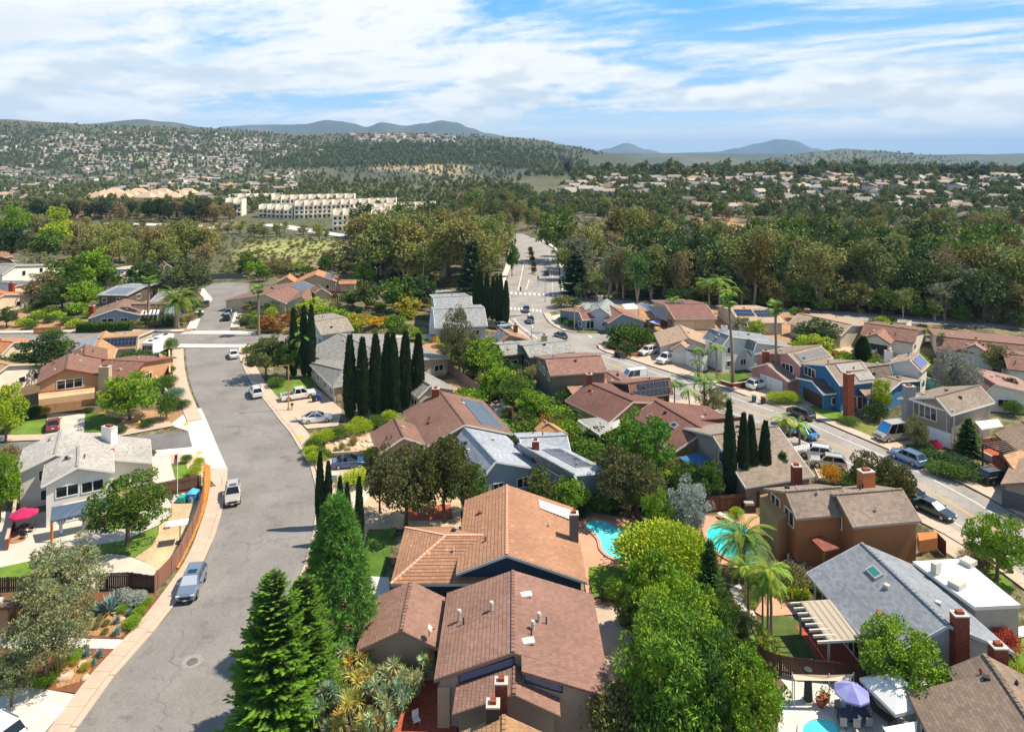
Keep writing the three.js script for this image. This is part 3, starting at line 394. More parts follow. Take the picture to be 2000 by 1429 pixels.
function house(name, label, o, wings) {
  const W = wings.map(makeWing), c = W.reduce((s, w) => s.add(w.A).add(w.B), V(0, 0, 0)).multiplyScalar(0.5 / W.length).setY(o.gy || 0), g = thing(name, label, o.cat || 'house', c, o.group), r = rng(houseSeed++), ov = o.ov ?? 0.45, gy = o.gy || 0;
  for (const w of W) {
    const dist = -w.A.z, wc = w.w ?? o.w, rc = w.r ?? o.r, tiles = w.tiles ?? o.tiles ?? (dist < 118 ? 'shingle' : null), trim = plainM(w.trim ?? o.trim ?? 0xcfc8bc);
    FOOT.push([(w.c.an.x + w.c.bp.x) / 2, (w.c.an.z + w.c.bp.z) / 2, w.c.an.distanceTo(w.c.bp) / 2]);
    // roof with its slopes
    const rb = new MB(); for (const s of w.slopes) { const u = s[1].clone().sub(s[0]).normalize(), q = s.map((p) => { const e = p.clone().sub(s[0]); const a = e.dot(u); return [a, Math.sqrt(Math.max(0, e.lengthSq() - a * a))]; }); for (let i = 1; i + 1 < s.length; i++) rb.tri(s[0], s[i], s[i + 1], q[0], q[i], q[i + 1]); const lo = s.map((p) => V(p.x, p.y - 0.16, p.z)); rb.poly([...lo].reverse()); for (let i = 0; i < s.length; i++) { const j = (i + 1) % s.length; rb.quad(lo[i], lo[j], s[j], s[i]); } }
    const roof = part(g, 'roof', rb.geo(c), roofM(rc)); w.roof = roof;
    if (tiles) { const tb = new MB(); for (const s of w.slopes) tilesOn(s, tiles, r, tb); const t = part(roof, tiles === 'shingle' ? 'shingles' : 'roof_tiles', tb.geo(c), tileM(rc)); t.userData.kind = 'stuff'; }
    // boards along eaves and rakes
    const fb = new MB(), k = w.c, edge = (p, q) => fb.bar(V(p.x, p.y - 0.12, p.z), V(q.x, q.y - 0.12, q.z), 0.07, 0.24);
    edge(k.an, k.bn); edge(k.ap, k.bp); for (const [x, y, z, hip] of [[k.an, k.ap, w.A, w.hipA], [k.bn, k.bp, w.B, w.hipB]]) hip ? edge(x, y) : (edge(x, z), edge(y, z)); part(roof, 'fascia', fb.geo(c), trim);
    const cb = new MB(), capM = w.cap ? plainM(w.cap) : roofM(rc), lines = [[w.A, w.B]]; if (w.hipA) lines.push([k.an, w.A], [k.ap, w.A]); if (w.hipB) lines.push([k.bn, w.B], [k.bp, w.B]);
    if (tiles) for (const [p, q] of lines) { const L = p.distanceTo(q), n = Math.max(1, Math.round(L / 0.42)); for (let i = 0; i < n; i++) { const s = p.clone().lerp(q, i / n), e = p.clone().lerp(q, (i + 0.94) / n); const o2 = new MB().bar(V(s.x, s.y + 0.06, s.z), V(e.x, e.y + 0.03, e.z), 0.26, 0.10), ml = w.cap ? plainM(w.cap) : roofM(rc); if (w.cap) part(roof, 'ridge_tile', o2.geo(c), ml); else { cb.p.push(...o2.p); cb.uv.push(...o2.uv); cb.c.push(...o2.c); } } } else for (const [p, q] of lines) cb.bar(V(p.x, p.y + 0.03, p.z), V(q.x, q.y + 0.03, q.z), 0.25, 0.08);
    if (cb.p.length) part(roof, 'ridge_cap', cb.geo(c), capM);
    // walls under the overhang
    if (!w.open) {
      const an = w.a + ov * 0.9, bp = w.b - ov * 0.9, hn = (w.a + ov * 0.9) / w.a, hAt = (x) => x < 0 ? lerp(w.hr, w.ha, x / w.a) : lerp(w.hr, w.hb, x / w.b), e0 = w.A2.clone().addScaledVector(w.d, w.hipA ? ov : (w.ovA ?? ov)), e1 = w.B2.clone().addScaledVector(w.d, w.hipB ? -ov : -(w.ovB ?? ov));
      const q = (e, x, y) => V(e.x + w.n.x * x, y - 0.17, e.z + w.n.z * x), wb = new MB(), f = {}; const lowN = hAt(an), lowP = hAt(bp), base = gy - 0.1 + 0.17;
      f.N = [q(e1, an, base), q(e0, an, base), q(e0, an, lowN), q(e1, an, lowN)]; f.P = [q(e0, bp, base), q(e1, bp, base), q(e1, bp, lowP), q(e0, bp, lowP)];
      f.A = [q(e0, an, base), q(e0, bp, base), q(e0, bp, lowP), ...(w.hipA ? [] : [q(e0, 0, w.hr)]), q(e0, an, lowN)]; f.B = [q(e1, bp, base), q(e1, an, base), q(e1, an, lowN), ...(w.hipB ? [] : [q(e1, 0, w.hr)]), q(e1, bp, lowP)];
      if (w.hipA) f.A[2].y = f.A[3].y = Math.min(lowN, lowP); if (w.hipB) f.B[2].y = f.B[3].y = Math.min(lowN, lowP);
      w.faces = {};
      for (const key of 'NPAB') { const pts = f[key], u = pts[1].clone().sub(pts[0]), L = u.length(); u.normalize(); const nrm = u.clone().cross(V(0, 1, 0)).normalize(); const uvs = pts.map((p) => [p.clone().sub(pts[0]).dot(u), p.y]); for (let i = 1; i + 1 < pts.length; i++) wb.tri(pts[0], pts[i], pts[i + 1], uvs[0], uvs[i], uvs[i + 1]); w.faces[key] = { o: pts[0], u, n: nrm, L, top: Math.min(pts[2].y, pts[pts.length - 1].y), seen: nrm.dot(EYEV.clone().sub(pts[0])) > 0 }; }
      part(g, 'wall', wb.geo(c), wallM(wc));
      // openings: those listed, else windows along every wall that the drone sees
      const list = []; for (const key of 'NPAB') { const F0 = w.faces[key]; if (w.op && w.op[key] !== undefined) { for (const s of w.op[key]) list.push([key, ...s]); continue; } if (!F0.seen || w.noWin || dist > 260) continue; const storeys = F0.top > 4.6 ? 2 : F0.top > 1.9 ? 1 : 0, n = Math.min(4, Math.floor(F0.L / 3.4)); for (let st = 0; st < storeys; st++) for (let i = 0; i < n; i++) if (hash(i, st, houseSeed + key.charCodeAt(0)) > 0.22) list.push([key, 'win', (i + 0.5) / n + (hash(i, st + 7, houseSeed) - 0.5) * 0.1, 1.45 + st * 2.6, 1.1 + hash(i, st + 3, houseSeed) * 0.9, 1.15]); }
      for (const [key, type, u, y, ww, hh, bars] of list) {
        const F0 = w.faces[key], ctr = F0.o.clone().addScaledVector(F0.u, u * F0.L).setY(gy + y);
        if (type === 'garage') { const d0 = new MB(), rows = 4, cols = 4; const q2 = (x, yy, z) => ctr.clone().addScaledVector(F0.u, x).add(V(0, yy, 0)).addScaledVector(F0.n, z); d0.quad(q2(-ww / 2, -hh / 2, 0.02), q2(ww / 2, -hh / 2, 0.02), q2(ww / 2, hh / 2, 0.02), q2(-ww / 2, hh / 2, 0.02)); for (let i = 0; i < cols; i++) for (let j = 0; j < rows; j++) { const x = -ww / 2 + ww * (i + 0.5) / cols, yy = -hh / 2 + hh * (j + 0.5) / rows, a = ww / cols / 2 - 0.06, b = hh / rows / 2 - 0.03; const p = [q2(x - a, yy - b, 0.06), q2(x + a, yy - b, 0.06), q2(x + a, yy + b, 0.06), q2(x - a, yy + b, 0.06)], p0 = [q2(x - a, yy - b, 0.02), q2(x + a, yy - b, 0.02), q2(x + a, yy + b, 0.02), q2(x - a, yy + b, 0.02)]; d0.quad(...p); for (let e = 0; e < 4; e++) d0.quad(p0[e], p0[(e + 1) % 4], p[(e + 1) % 4], p[e]); } part(g, 'garage_door', d0.geo(c), plainM(bars ?? 0xd8d4cc)); continue; }
        const [fr, pane] = openingGeo(ctr, F0.u, F0.n, ww, hh, bars ?? (ww > 1.3 ? 1 : 0)), win = part(g, type === 'door' ? 'door' : 'window', fr.geo(c), o.frame ? plainM(o.frame) : m.white); part(win, 'pane', pane.geo(c), type === 'door' ? plainM(0x5b3a2a) : type === 'blue' ? m.glassBlue : m.glass);
      }
    }
    // vents and pipes on near roofs
    const nv = w.vents ?? (dist < 170 ? 3 : 0); for (let i = 0; i < nv; i++) { const s = w.slopes[i % 2], t = 0.18 + r() * 0.64, k2 = 0.35 + r() * 0.5, p = s[0].clone().lerp(s[1], t).lerp(s[3] ? s[3].clone().lerp(s[2], t) : s[2], k2), vb = new MB(); if (r() < 0.5) { vb.tube([p.clone().setY(p.y - 0.1), p.clone().setY(p.y + 0.35 + r() * 0.3)], [0.07, 0.07], 7); vb.tube([p.clone().setY(p.y + 0.3), p.clone().setY(p.y + 0.55)], [0.15, 0.02], 7); } else { vb.box(V(p.x, p.y + 0.14, p.z), 0.42, 0.3, 0.42, r() * 3); } part(roof, 'roof_vent', vb.geo(c), [m.vent, m.galv, m.brick, m.darkMetal][Math.floor(r() * 4)]); }
  }
  // solar arrays: [wing, slope, u0, u1, v0, v1, columns, rows, material]
  const onSlope = (w, si, u, v, h) => { const s = W[w].slopes[si], t = s[3] || s[2], p = s[0].clone().lerp(s[1], u), q = t.clone().lerp(s[2], u), nn = s[1].clone().sub(s[0]).cross(q.clone().sub(s[0])).normalize(); if (nn.y < 0) nn.negate(); return p.lerp(q, v).addScaledVector(nn, h); };
  const plate = (w, s, u0, u1, v0, v1, h0, h1, b) => { const Tp = [onSlope(w, s, u0, v0, h1), onSlope(w, s, u1, v0, h1), onSlope(w, s, u1, v1, h1), onSlope(w, s, u0, v1, h1)], Bt = [onSlope(w, s, u0, v0, h0), onSlope(w, s, u1, v0, h0), onSlope(w, s, u1, v1, h0), onSlope(w, s, u0, v1, h0)]; b.quad(...Tp); for (let e = 0; e < 4; e++) b.quad(Bt[e], Bt[(e + 1) % 4], Tp[(e + 1) % 4], Tp[e]); };
  for (const [w, s, u0, u1, v0, v1, nu, nv, mt] of o.solar || []) for (let i = 0; i < nu; i++) for (let j = 0; j < nv; j++) { const b = new MB(), e = 0.03; plate(w, s, lerp(u0, u1, (i + e) / nu), lerp(u0, u1, (i + 1 - e) / nu), lerp(v0, v1, (j + e) / nv), lerp(v0, v1, (j + 1 - e) / nv), 0.02, 0.16, b); const pn = part(W[w].roof, 'solar_panel', b.geo(c), m.galv); const gl = new MB(), e2 = 0.045; plate(w, s, lerp(u0, u1, (i + e2) / nu), lerp(u0, u1, (i + 1 - e2) / nu), lerp(v0, v1, (j + e2) / nv), lerp(v0, v1, (j + 1 - e2) / nv), 0.15, 0.166, gl); part(pn, 'glass', gl.geo(c), mt || m.solar); pn.parent.remove(pn); g.add(pn); }
  for (const [w, s, u0, u1, v0, v1, mt] of o.skylights || []) { const b = new MB(); plate(w, s, u0, u1, v0, v1, 0, 0.22, b); const k = part(W[w].roof, 'skylight', b.geo(c), m.galv), gl = new MB(), du = (u1 - u0) * 0.12, dv = (v1 - v0) * 0.12; plate(w, s, u0 + du, u1 - du, v0 + dv, v1 - dv, 0.2, 0.235, gl); k.parent.remove(k); g.add(k); part(k, 'pane', gl.geo(c), mt || m.glass); }
  // chimneys: [x, y of the middle of the top, height of the top, width, depth, material, turn, foot]
  for (const [x, y, h, ww, dd, mt, turn = 0, foot = 0] of o.chim || []) { const t = P(x, y, h), b = new MB(); b.box(V(t.x, (h + foot) / 2, t.z), ww, h - foot, dd, turn); const k = part(g, 'chimney', b.geo(c), mt), cp = new MB(); cp.box(V(t.x, h + 0.06, t.z), ww + 0.08, 0.10, dd + 0.08, turn); part(k, 'chimney_cap', cp.geo(c), m.vent); const fl = new MB(); fl.box(V(t.x, h + 0.22, t.z), ww * 0.5, 0.22, dd * 0.5, turn); part(k, 'flue', fl.geo(c), m.brick); }
  for (const fn of o.more || []) fn(g, c, W);
  return { g, c, W };
}
// flat or sloping cover outlined in the photo: [x, y, h, ...]
const pts3 = (l) => { const o = []; for (let i = 0; i < l.length; i += 3) o.push(P(l[i], l[i + 1], l[i + 2])); return o; };
const cover = (name, l, mat, posts, pm, th = 0.16) => (g, c) => { const q = pts3(l), b = new MB(); b.prism(q, th); part(g, name, b.geo(c), mat); for (const i of posts || []) { const p = q[i], k = new MB(), ctr = q.reduce((s, e) => s.add(e), V(0, 0, 0)).multiplyScalar(1 / q.length), e = p.clone().lerp(ctr, 0.05); k.box(V(e.x, e.y / 2 - 0.1, e.z), 0.2, e.y - 0.2, 0.2); part(g, 'post', k.geo(c), pm || m.white); } };
const slab = (l, low, mat, nm = 'wall') => (g, c) => { const q = pts3(l), b = new MB(); b.prism(q, low); part(g, nm, b.geo(c), mat); };
// slats lying across a frame given by four corners [x, y, h, ...] (slats run from edge 0-1 to edge 3-2)
const slats = (l, n, w, mat, frame) => (g, c) => { const q = pts3(l); for (let i = 0; i <= n; i++) { const a = q[0].clone().lerp(q[1], i / n), e = q[3].clone().lerp(q[2], i / n); part(g, 'slat', new MB().bar(a, e, w, 0.1).geo(c), mat); } for (const [a, e] of [[0, 1], [3, 2]]) part(g, 'beam', new MB().bar(q[a].clone().setY(q[a].y - 0.15), q[e].clone().setY(q[e].y - 0.15), 0.12, 0.2).geo(c), frame || mat); for (const p of q) { const b = new MB(); b.box(V(p.x, p.y / 2 - 0.1, p.z), 0.16, p.y - 0.2, 0.16); part(g, 'post', b.geo(c), frame || mat); } };

// --- nearest houses
const h1 = house('tiled_house', 'dark blue house under a large terracotta tile roof with a hipped wing, at the centre', { w: 0x2c4058, r: 0x9b745a, tiles: 'clay', trim: 0xd9d3c8, ov: 0.55, vents: 2,
  chim: [[1121, 1003, 5.9, 0.85, 0.85, plainM(0x5b5b5e), 0]], more: [
    (g, c) => { const q = pts3([1052, 979, 4.35, 1117, 1000, 3.25, 1118, 1019, 3.25, 1055, 995, 4.35]); for (let i = 0; i < 22; i++) { const t = i / 22, b = new MB(); b.prism([q[0].clone().lerp(q[1], t), q[0].clone().lerp(q[1], t + 0.03), q[3].clone().lerp(q[2], t + 0.03), q[3].clone().lerp(q[2], t)].map((p) => p.setY(p.y + 0.2)), 0.1); part(g, 'awning_slat', b.geo(c), m.white); } }] }, [
  { A: [990, 1083], B: [990, 947], hr: 5.6, L: [889, 1135, 3.9], R: [1147, 1139, 3.05], cap: 0xc9967a, op: { A: [['win', 0.2, 2.0, 1.2, 1.2]] } },
  { A: [871, 1046], B: [975, 1045], hr: 4.7, L: [820, 1140, 3], R: [830, 1030, 3], t: 'hA', cap: 0xd2a58c, ovB: 0.1, op: {} }]);
const h2 = house('brown_tiled_house', 'greyish house under a ribbed brown tile roof with blue clerestory strips and a brick chimney', { w: 0x9a8878, r: 0x86675a, tiles: 'flat', trim: 0x8c7564, chim: [[979, 1331, 5.9, 0.85, 0.7, m.brick]], more: [
    (g, c) => { const strip = (X0, X1, d, f) => { const q = [V(X0, f(X0) - 0.62, -d), V(X1, f(X1) - 0.62, -d), V(X1, f(X1), -d), V(X0, f(X0), -d)], w = part(g, 'clerestory_window', (() => { const b = new MB(); b.quad(...q); return b.geo(c); })(), m.glassBlue), k = new MB(); for (let i = 0; i < 4; i++) k.bar(q[i], q[(i + 1) % 4], 0.07, 0.07); part(w, 'frame', k.geo(c), m.darkMetal); }; strip(-3.9, 0.15, 50.1, (X) => 5.32 - 0.345 * Math.abs(X)); strip(0.9, 3.6, 48.85, (X) => 5.28 - 0.29 * X); const q = [V(7.15, 3.5, -50.3), V(7.15, 3.5, -48.5), V(0.7, 5.38, -48.5), V(0.7, 5.38, -50.3)], b = new MB(); b.prism(q, 0.16); part(g, 'roof', b.geo(c), roofM(0x86675a)); const tb = new MB(); tilesOn([q[1], q[0], q[3], q[2]], 'flat', rng(5), tb); const t = part(g, 'roof_tiles', tb.geo(c), tileM(0x86675a)); t.userData.kind = 'stuff'; const wb = new MB(); wb.poly([V(0.8, 0, -48.9), V(6.7, 0, -48.9), V(6.7, 3.4, -48.9), V(0.8, 5.15, -48.9)]); part(g, 'wall', wb.geo(c), wallM(0x9a8878)); },
    (g, c) => { for (const [x, y, h, s] of [[897, 1206, 4.4, 0], [960, 1190, 5.1, 0], [905, 1218, 4.3, 1], [1053, 1212, 5.1, 0], [1067, 1217, 4.9, 1], [1041, 1228, 5.2, 0], [1038, 1240, 5.2, 1]]) { const p = P(x, y, h), b = new MB(); b.tube([V(p.x, p.y - 0.5, p.z), V(p.x, p.y + 0.5, p.z)], s ? [0.06, 0.06] : [0.14, 0.14], 8); if (!s) b.tube([V(p.x, p.y + 0.45, p.z), V(p.x, p.y + 0.65, p.z)], [0.2, 0.16], 8); part(g, 'flue_pipe', b.geo(c), s ? m.darkMetal : m.vent); } for (const [x, y, h] of [[1028, 1163, 5.3], [1032, 1254, 5.3]]) { const p = P(x, y, h), b = new MB(); b.box(V(p.x, p.y + 0.1, p.z), 0.9, 0.14, 0.6, 0.2); part(g, 'roof_vent', b.geo(c), m.white); } },
    (g, c) => { const p = P(838, 1242, 3.7), b = new MB(); b.tube([p.clone(), V(p.x, p.y + 0.5, p.z)], [0.04, 0.04], 6); b.bar(V(p.x, p.y + 0.5, p.z), V(p.x + 0.5, p.y + 0.62, p.z + 0.05), 0.04, 0.04); const dish = new THREE.SphereGeometry(0.42, 12, 6, 0, Math.PI * 2, 0, 0.9); dish.rotateZ(-0.9); dish.scale(0.9, 1, 1); dish.translate(p.x - 0.1 - c.x, p.y + 0.45, p.z - c.z); const k = part(g, 'satellite_dish', dish, m.vent); part(k, 'bracket', b.geo(c), m.darkMetal); },
    (g, c) => { for (const [x, y] of [[867, 1338]]) { const t = P(x, y, 3.0), b = new MB(); b.box(V(t.x, 1.5, t.z), 0.9, 3, 0.5); part(g, 'pillar', b.geo(c), wallM(0xb59a80)); } }] }, [
  { A: [1002, 1274], B: [1002, 1114], hr: 5.6, L: [873, 1161, 3.6], R: [1158, 1162, 3.5], vents: 0, ovA: 0.15, op: { A: [] } },
  { A: [1004, 1356], B: [1006, 1300], hr: 4.6, L: [883, 1399, 3.1], R: [1093, 1382, 3.2], vents: 0, op: { A: [] } },
  { A: [784, 1231], B: [803, 1135], hr: 4.4, L: [701, 1250, 2.8], R: [860, 1243, 2.9], vents: 0, op: { A: [] } }]);
house('tan_roof_house', 'tan tile roof peak with a dark chimney at the very bottom edge of the photo', { w: 0x9b8a78, r: 0x9c7a58, tiles: 'flat', trim: 0xa08a70, vents: 0, chim: [[963, 1375, 5.6, 0.85, 0.8, plainM(0x2a2a2c)]] }, [{ A: [984, 1640], B: [984, 1396], hr: 5, L: [880, 1432, 3.6], R: [1072, 1428, 3.6], op: {} }]);
house('grey_two_storey_house', 'pale stucco two storey house with light grey shingle gables beside the curving fence', { w: 0xd9d6cf, r: 0xa3a09a, trim: 0xe0ddd5, ov: 0.5, vents: 3, chim: [[213, 834, 6.2, 2.0, 0.9, wallM(0xe2ded6), -0.45]],
  more: [cover('patio_roof', [97, 1018, 2.3, 100, 990, 3.0, 215, 970, 3.0, 226, 988, 2.3], T(0x4c5f74, 'wood', { roughness: 0.5 }), [0, 3], plainM(0xb0672f))] }, [
  { A: [107, 886], B: [118, 840], hr: 6.1, L: [29, 923, 4.6], R: [300, 938, 2.8], op: { A: [['win', 0.2, 3.6, 1.7, 1.2], ['win', 0.22, 1.2, 1.9, 1.2]], P: [] } },
  { A: [151, 911], B: [153, 870], hr: 6.4, L: [80, 946, 5], R: [223, 922, 5], op: { A: [['win', 0.32, 3.7, 2.2, 1.25], ['win', 0.72, 3.6, 2.2, 1.25], ['win', 0.5, 1.2, 3, 1.9, 2]] } }]);
house('gray_shingle_house', 'long grey shingle gable house with a flat white annexe and brick chimney on the right', { w: 0xa9acb0, r: 0x7d848b, trim: 0xb9bcc0, ov: 0.5, vents: 7, chim: [[1875, 1200, 6.2, 1.1, 0.75, m.brick]], skylights: [[0, 0, 0.27, 0.40, 0.72, 0.86, new THREE.MeshPhysicalMaterial({ color: 0x2f7a74, roughness: 0.1, clearcoat: 1 })]],
  more: [slab([1783, 1096, 3.6, 1883, 1090, 3.6, 1994, 1181, 3.6, 1905, 1185, 3.6], 0.3, plainM(0xd9d9d6, 0.6), 'flat_roof'), slab([1786, 1099, 3.3, 1883, 1094, 3.3, 1990, 1181, 3.3, 1906, 1186, 3.3], 3.3, wallM(0xa9a49a)),
    slats([1564, 1176, 2.9, 1619, 1252, 2.7, 1680, 1247, 3.0, 1622, 1172, 3.0], 1, 0.1, plainM(0xb0a796)), (g, c) => { const q = pts3([1564, 1176, 2.9, 1619, 1252, 2.75, 1680, 1247, 3.05, 1622, 1172, 3.05]); for (let i = 0; i < 14; i++) { const t = (i + 0.5) / 14; part(g, 'slat', new MB().bar(q[0].clone().lerp(q[3], t), q[1].clone().lerp(q[2], t), 0.19, 0.06).geo(c), woodM(i % 3 ? 0xaea594 : 0x8f8676)); } for (let i = 0; i < 8; i++) { const t = i / 7, a = q[0].clone().lerp(q[1], t), b = q[3].clone().lerp(q[2], t), o = a.clone().sub(b).normalize().multiplyScalar(0.9); part(g, 'rafter', new MB().bar(a.clone().add(o).setY(a.y - 0.12), b.clone().setY(b.y - 0.12), 0.12, 0.2).geo(c), plainM(0xd8d2c4)); } },
    (g, c) => { const p = P(1829, 1118, 3.7), b = new MB(); b.box(V(p.x, 4.2, p.z), 0.9, 0.9, 0.5, 0.5); part(g, 'air_conditioner', b.geo(c), m.vent); for (const [x, y] of [[1870, 1143], [1892, 1100]]) { const q = P(x, y, 3.7), k = new MB(); k.box(V(q.x, 3.85, q.z), 1.2, 0.4, 1.0, 0.5); part(g, 'skylight_box', k.geo(c), m.vent); } }] }, [
  { A: [1853, 1220], B: [1683, 1060], hr: 5.5, L: [1688, 1249, 3], R: [1968, 1262, 3], op: { N: [['win', 0.78, 1.3, 3.4, 2.1, 3], ['win', 0.5, 1.3, 2.4, 2.1, 2], ['win', 0.15, 1.3, 2.4, 2.1, 1]], A: [] } }]);
house('brown_shingle_house', 'house under a brown grey shingle roof in the bottom right corner', { w: 0x9f9588, r: 0x7a6a5c, trim: 0x6e6258, vents: 2, chim: [[1950, 1262, 5.5, 1, 0.8, m.brick]] }, [
  { A: [2170, 1640], B: [1945, 1310], hr: 5.4, L: [1771, 1347, 3], R: [2250, 1420, 3], op: {} }, { A: [1975, 1350], B: [1922, 1277], hr: 5.4, L: [1858, 1322, 4], R: [2005, 1300, 3.7], op: {} }]);
house('orange_house', 'burnt orange stucco two storey house with brown shingle roofs and patio roof', { w: 0xa06a42, r: 0x84766a, trim: 0x9b8b7a, ov: 0.35, chim: [[1692, 920, 7.6, 1.5, 1.0, wallM(0xb56b3d), 0.2]], vents: 3,
  more: [cover('patio_roof', [1577, 1045, 2.9, 1600, 1041, 3.1, 1640, 1070, 3.1, 1610, 1077, 2.9], T(0x8a5240, 'shingle'), [0, 3], wallM(0xa06a42)), slab([1792, 1040, 3.4, 1830, 1038, 3.4, 1832, 1050, 3.2, 1796, 1056, 3.2], 1.2, wallM(0xb5703c), 'balcony'), slab([1484, 967, 4.2, 1516, 959, 4.6, 1545, 1000, 4.6, 1520, 1020, 4.2], 4.2, wallM(0x9c774f))] }, [
  { A: [1535, 960], B: [1645, 951], hr: 7, L: [1606, 1008, 5.2], R: [1560, 948, 5.2], op: { A: [['win', 0.28, 4.5, 1.7, 1.5], ['win', 0.74, 4.4, 1.7, 1.5]], P: [] } },
  { A: [1634, 966], B: [1763, 955], hr: 7, L: [1740, 1022, 5.1], R: [1700, 946, 5.1], op: { A: [['win', 0.62, 4.2, 1.5, 1.4]], N: [], P: [] } }]);
house('brown_ribbed_roof_house', 'dusty brown tile roofed house with a two row solar array by the seven cypresses', { w: 0x8d8272, r: 0x7b5d50, tiles: 'flat', trim: 0xd9d3c6, vents: 4, chim: [[851, 759, 6.2, 1.1, 0.9, m.brick]], solar: [[0, 1, 0.08, 0.86, 0.12, 0.62, 6, 2, m.solarGrey]] }, [
  { A: [908.6, 828], B: [860, 764], hr: 5.4, L: [786, 801, 3], R: [956, 796, 3.1], op: { A: [] } }, { A: [788, 853], B: [770, 816], hr: 4.6, L: [735, 880, 2.8], R: [835, 866, 3], op: { A: [] } }]);
house('white_roof_house', 'bluish white roofed house with black solar panels behind the terracotta house', { w: 0x93a2b2, r: 0x949ca5, trim: 0xe8e8e8, vents: 2, chim: [[1046, 861, 5.6, 0.9, 0.8, m.brick]], solar: [[1, 1, 0.15, 0.75, 0.2, 0.72, 4, 1, m.solar]] }, [
  { A: [968, 900], B: [908, 835], hr: 5, L: [872, 857, 3], R: [975, 838, 3], op: {} }, { A: [1122, 926], B: [1012, 866], hr: 4.8, L: [1045, 900, 3.1], R: [1086, 866, 3.4], op: { A: [] } }, { A: [1015, 855], B: [1108, 850], hr: 4.4, L: [1100, 893, 2.8], R: [1070, 842, 2.8] }]);
house('garden_shed', 'small tan roofed garden house on the lawn behind the white roofed house', { w: 0x8f7f6c, r: 0xb58458, trim: 0x8c7a62, cat: 'shed', vents: 0 }, [{ A: [1088, 838], B: [1062, 820], hr: 3.7, L: [1036, 832, 2.7], R: [1107, 845, 2.7], op: { A: [], N: [['win', 0.5, 1.2, 1.4, 1.0]] } }]);
// --- left street
house('tan_balcony_house', 'tan two storey house with a long balcony over its garage and rusty timber gable', { w: 0xbb9169, r: 0x7c5a4d, trim: 0x7a3f2c, vents: 3, chim: [[205, 716, 6.4, 1.7, 1.0, T(0xb5a184, 'stucco')]],
  more: [slab([74, 769, 3.6, 184, 757, 3.6, 184, 766, 3.4, 75, 780, 3.4], 1.0, wallM(0xc9a47c), 'balcony'), (g, c) => { const q = pts3([74, 766, 4.0, 184, 755, 4.0]); part(g, 'railing', new MB().bar(q[0], q[1], 0.12, 0.14).geo(c), plainM(0xa4532f)); }] }, [
  { A: [128, 720], B: [133, 690], hr: 6.8, L: [72, 744, 5], R: [197, 733, 5], ov: 0.4, op: { A: [['win', 0.5, 4.1, 3.6, 1.5, 2], ['garage', 0.42, 1.15, 5.2, 2.2, 0xb08a66]], P: [] } },
  { A: [165, 693], B: [166, 672], hr: 6, L: [141, 703, 5], R: [210, 708, 4.6], op: {} }, { A: [204, 702], B: [284, 706], hr: 4.6, L: [240, 740, 2.9], R: [245, 692, 2.9], op: {} }]);
house('solar_roof_house', 'tan roofed house carrying long dark solar arrays beside the parked camper', { w: 0xbcae97, r: 0xa98460, trim: 0xd9cdb9, vents: 1, solar: [[0, 1, 0.14, 0.97, 0.2, 0.92, 9, 2], [1, 0, 0.1, 0.8, 0.2, 0.9, 5, 3]] }, [
  { A: [190, 661], B: [270, 656], hr: 5, L: [230, 680, 3], R: [230, 648, 3], op: {} }, { A: [182, 690], B: [206, 646], hr: 5, L: [128, 672, 3], R: [225, 690, 3], op: {} }]);
house('garden_shed', 'little shed with a tan gable roof beside the wall near the parked camper', { w: 0xd6d2c8, r: 0xa3835f, trim: 0xded8cc, cat: 'shed', vents: 0 }, [{ A: [312, 698], B: [311, 690], hr: 3.4, L: [297, 702, 2.5], R: [326, 700, 2.5], op: { A: [] } }]);
house('blue_grey_bungalow', 'brown roofed bungalow with a blue grey gable behind the clipped hedge', { w: 0x7f93a6, r: 0x7d6354, trim: 0xe0dcd2, vents: 3, chim: [[179, 597, 4.6, 1.2, 1, m.brick]], more: [slats([272, 606, 2.9, 309, 605, 2.9, 307, 613, 2.7, 269, 614, 2.7], 5, 0.5, m.white)] }, [
  { A: [224, 603], B: [243, 583], hr: 4.6, L: [176, 617, 2.8], R: [266, 622, 2.8], op: { A: [['win', 0.35, 1.5, 2.6, 1.5], ['win', 0.7, 1.3, 1.6, 1.6]] } }, { A: [255, 594], B: [325, 594], hr: 4.2, L: [300, 606, 2.8], R: [300, 585, 2.8], op: {} }]);
house('solar_flat_house', 'dark two storey house with a shallow grey roof of solar panels behind the fan palm', { w: 0x5e5044, r: 0x8e9296, trim: 0x9a9a98, solar: [[0, 1, 0.2, 0.9, 0.15, 0.75, 7, 2]] }, [{ A: [228, 557], B: [285, 558], hr: 6.4, L: [250, 577, 5.4], R: [255, 553, 5.8] }, { A: [308, 571], B: [330, 571], hr: 5, L: [318, 590, 3.4], R: [318, 566, 4] }]);
house('pale_roof_house', 'small pale roofed house with one solar block among the trees at upper left', { w: 0xb09a84, r: 0xcfc4b4, solar: [[0, 1, 0.25, 0.95, 0.25, 0.8, 5, 2]] }, [{ A: [222, 523], B: [254, 523], hr: 5, L: [236, 539, 3.2], R: [236, 518, 4] }]);
house('gable_house', 'pinkish gabled house half hidden right of the dark green tree', { w: 0xb88f72, r: 0xa98a76 }, [{ A: [325, 515], B: [318, 510], hr: 5, L: [312, 521, 3.4], R: [338, 523, 3.4] }]);
house('brown_gable_house', 'brown roofed house at the far left edge, topmost of three', { w: 0xc2a38c, r: 0x86664f, trim: 0xd8c9b6 }, [{ A: [20, 506], B: [-20, 497], hr: 5.4, L: [48, 514, 3.6], R: [-10, 505, 3.6] }, { A: [-30, 495], B: [12, 489], hr: 6, L: [-10, 505, 4], R: [0, 485, 4] }]);
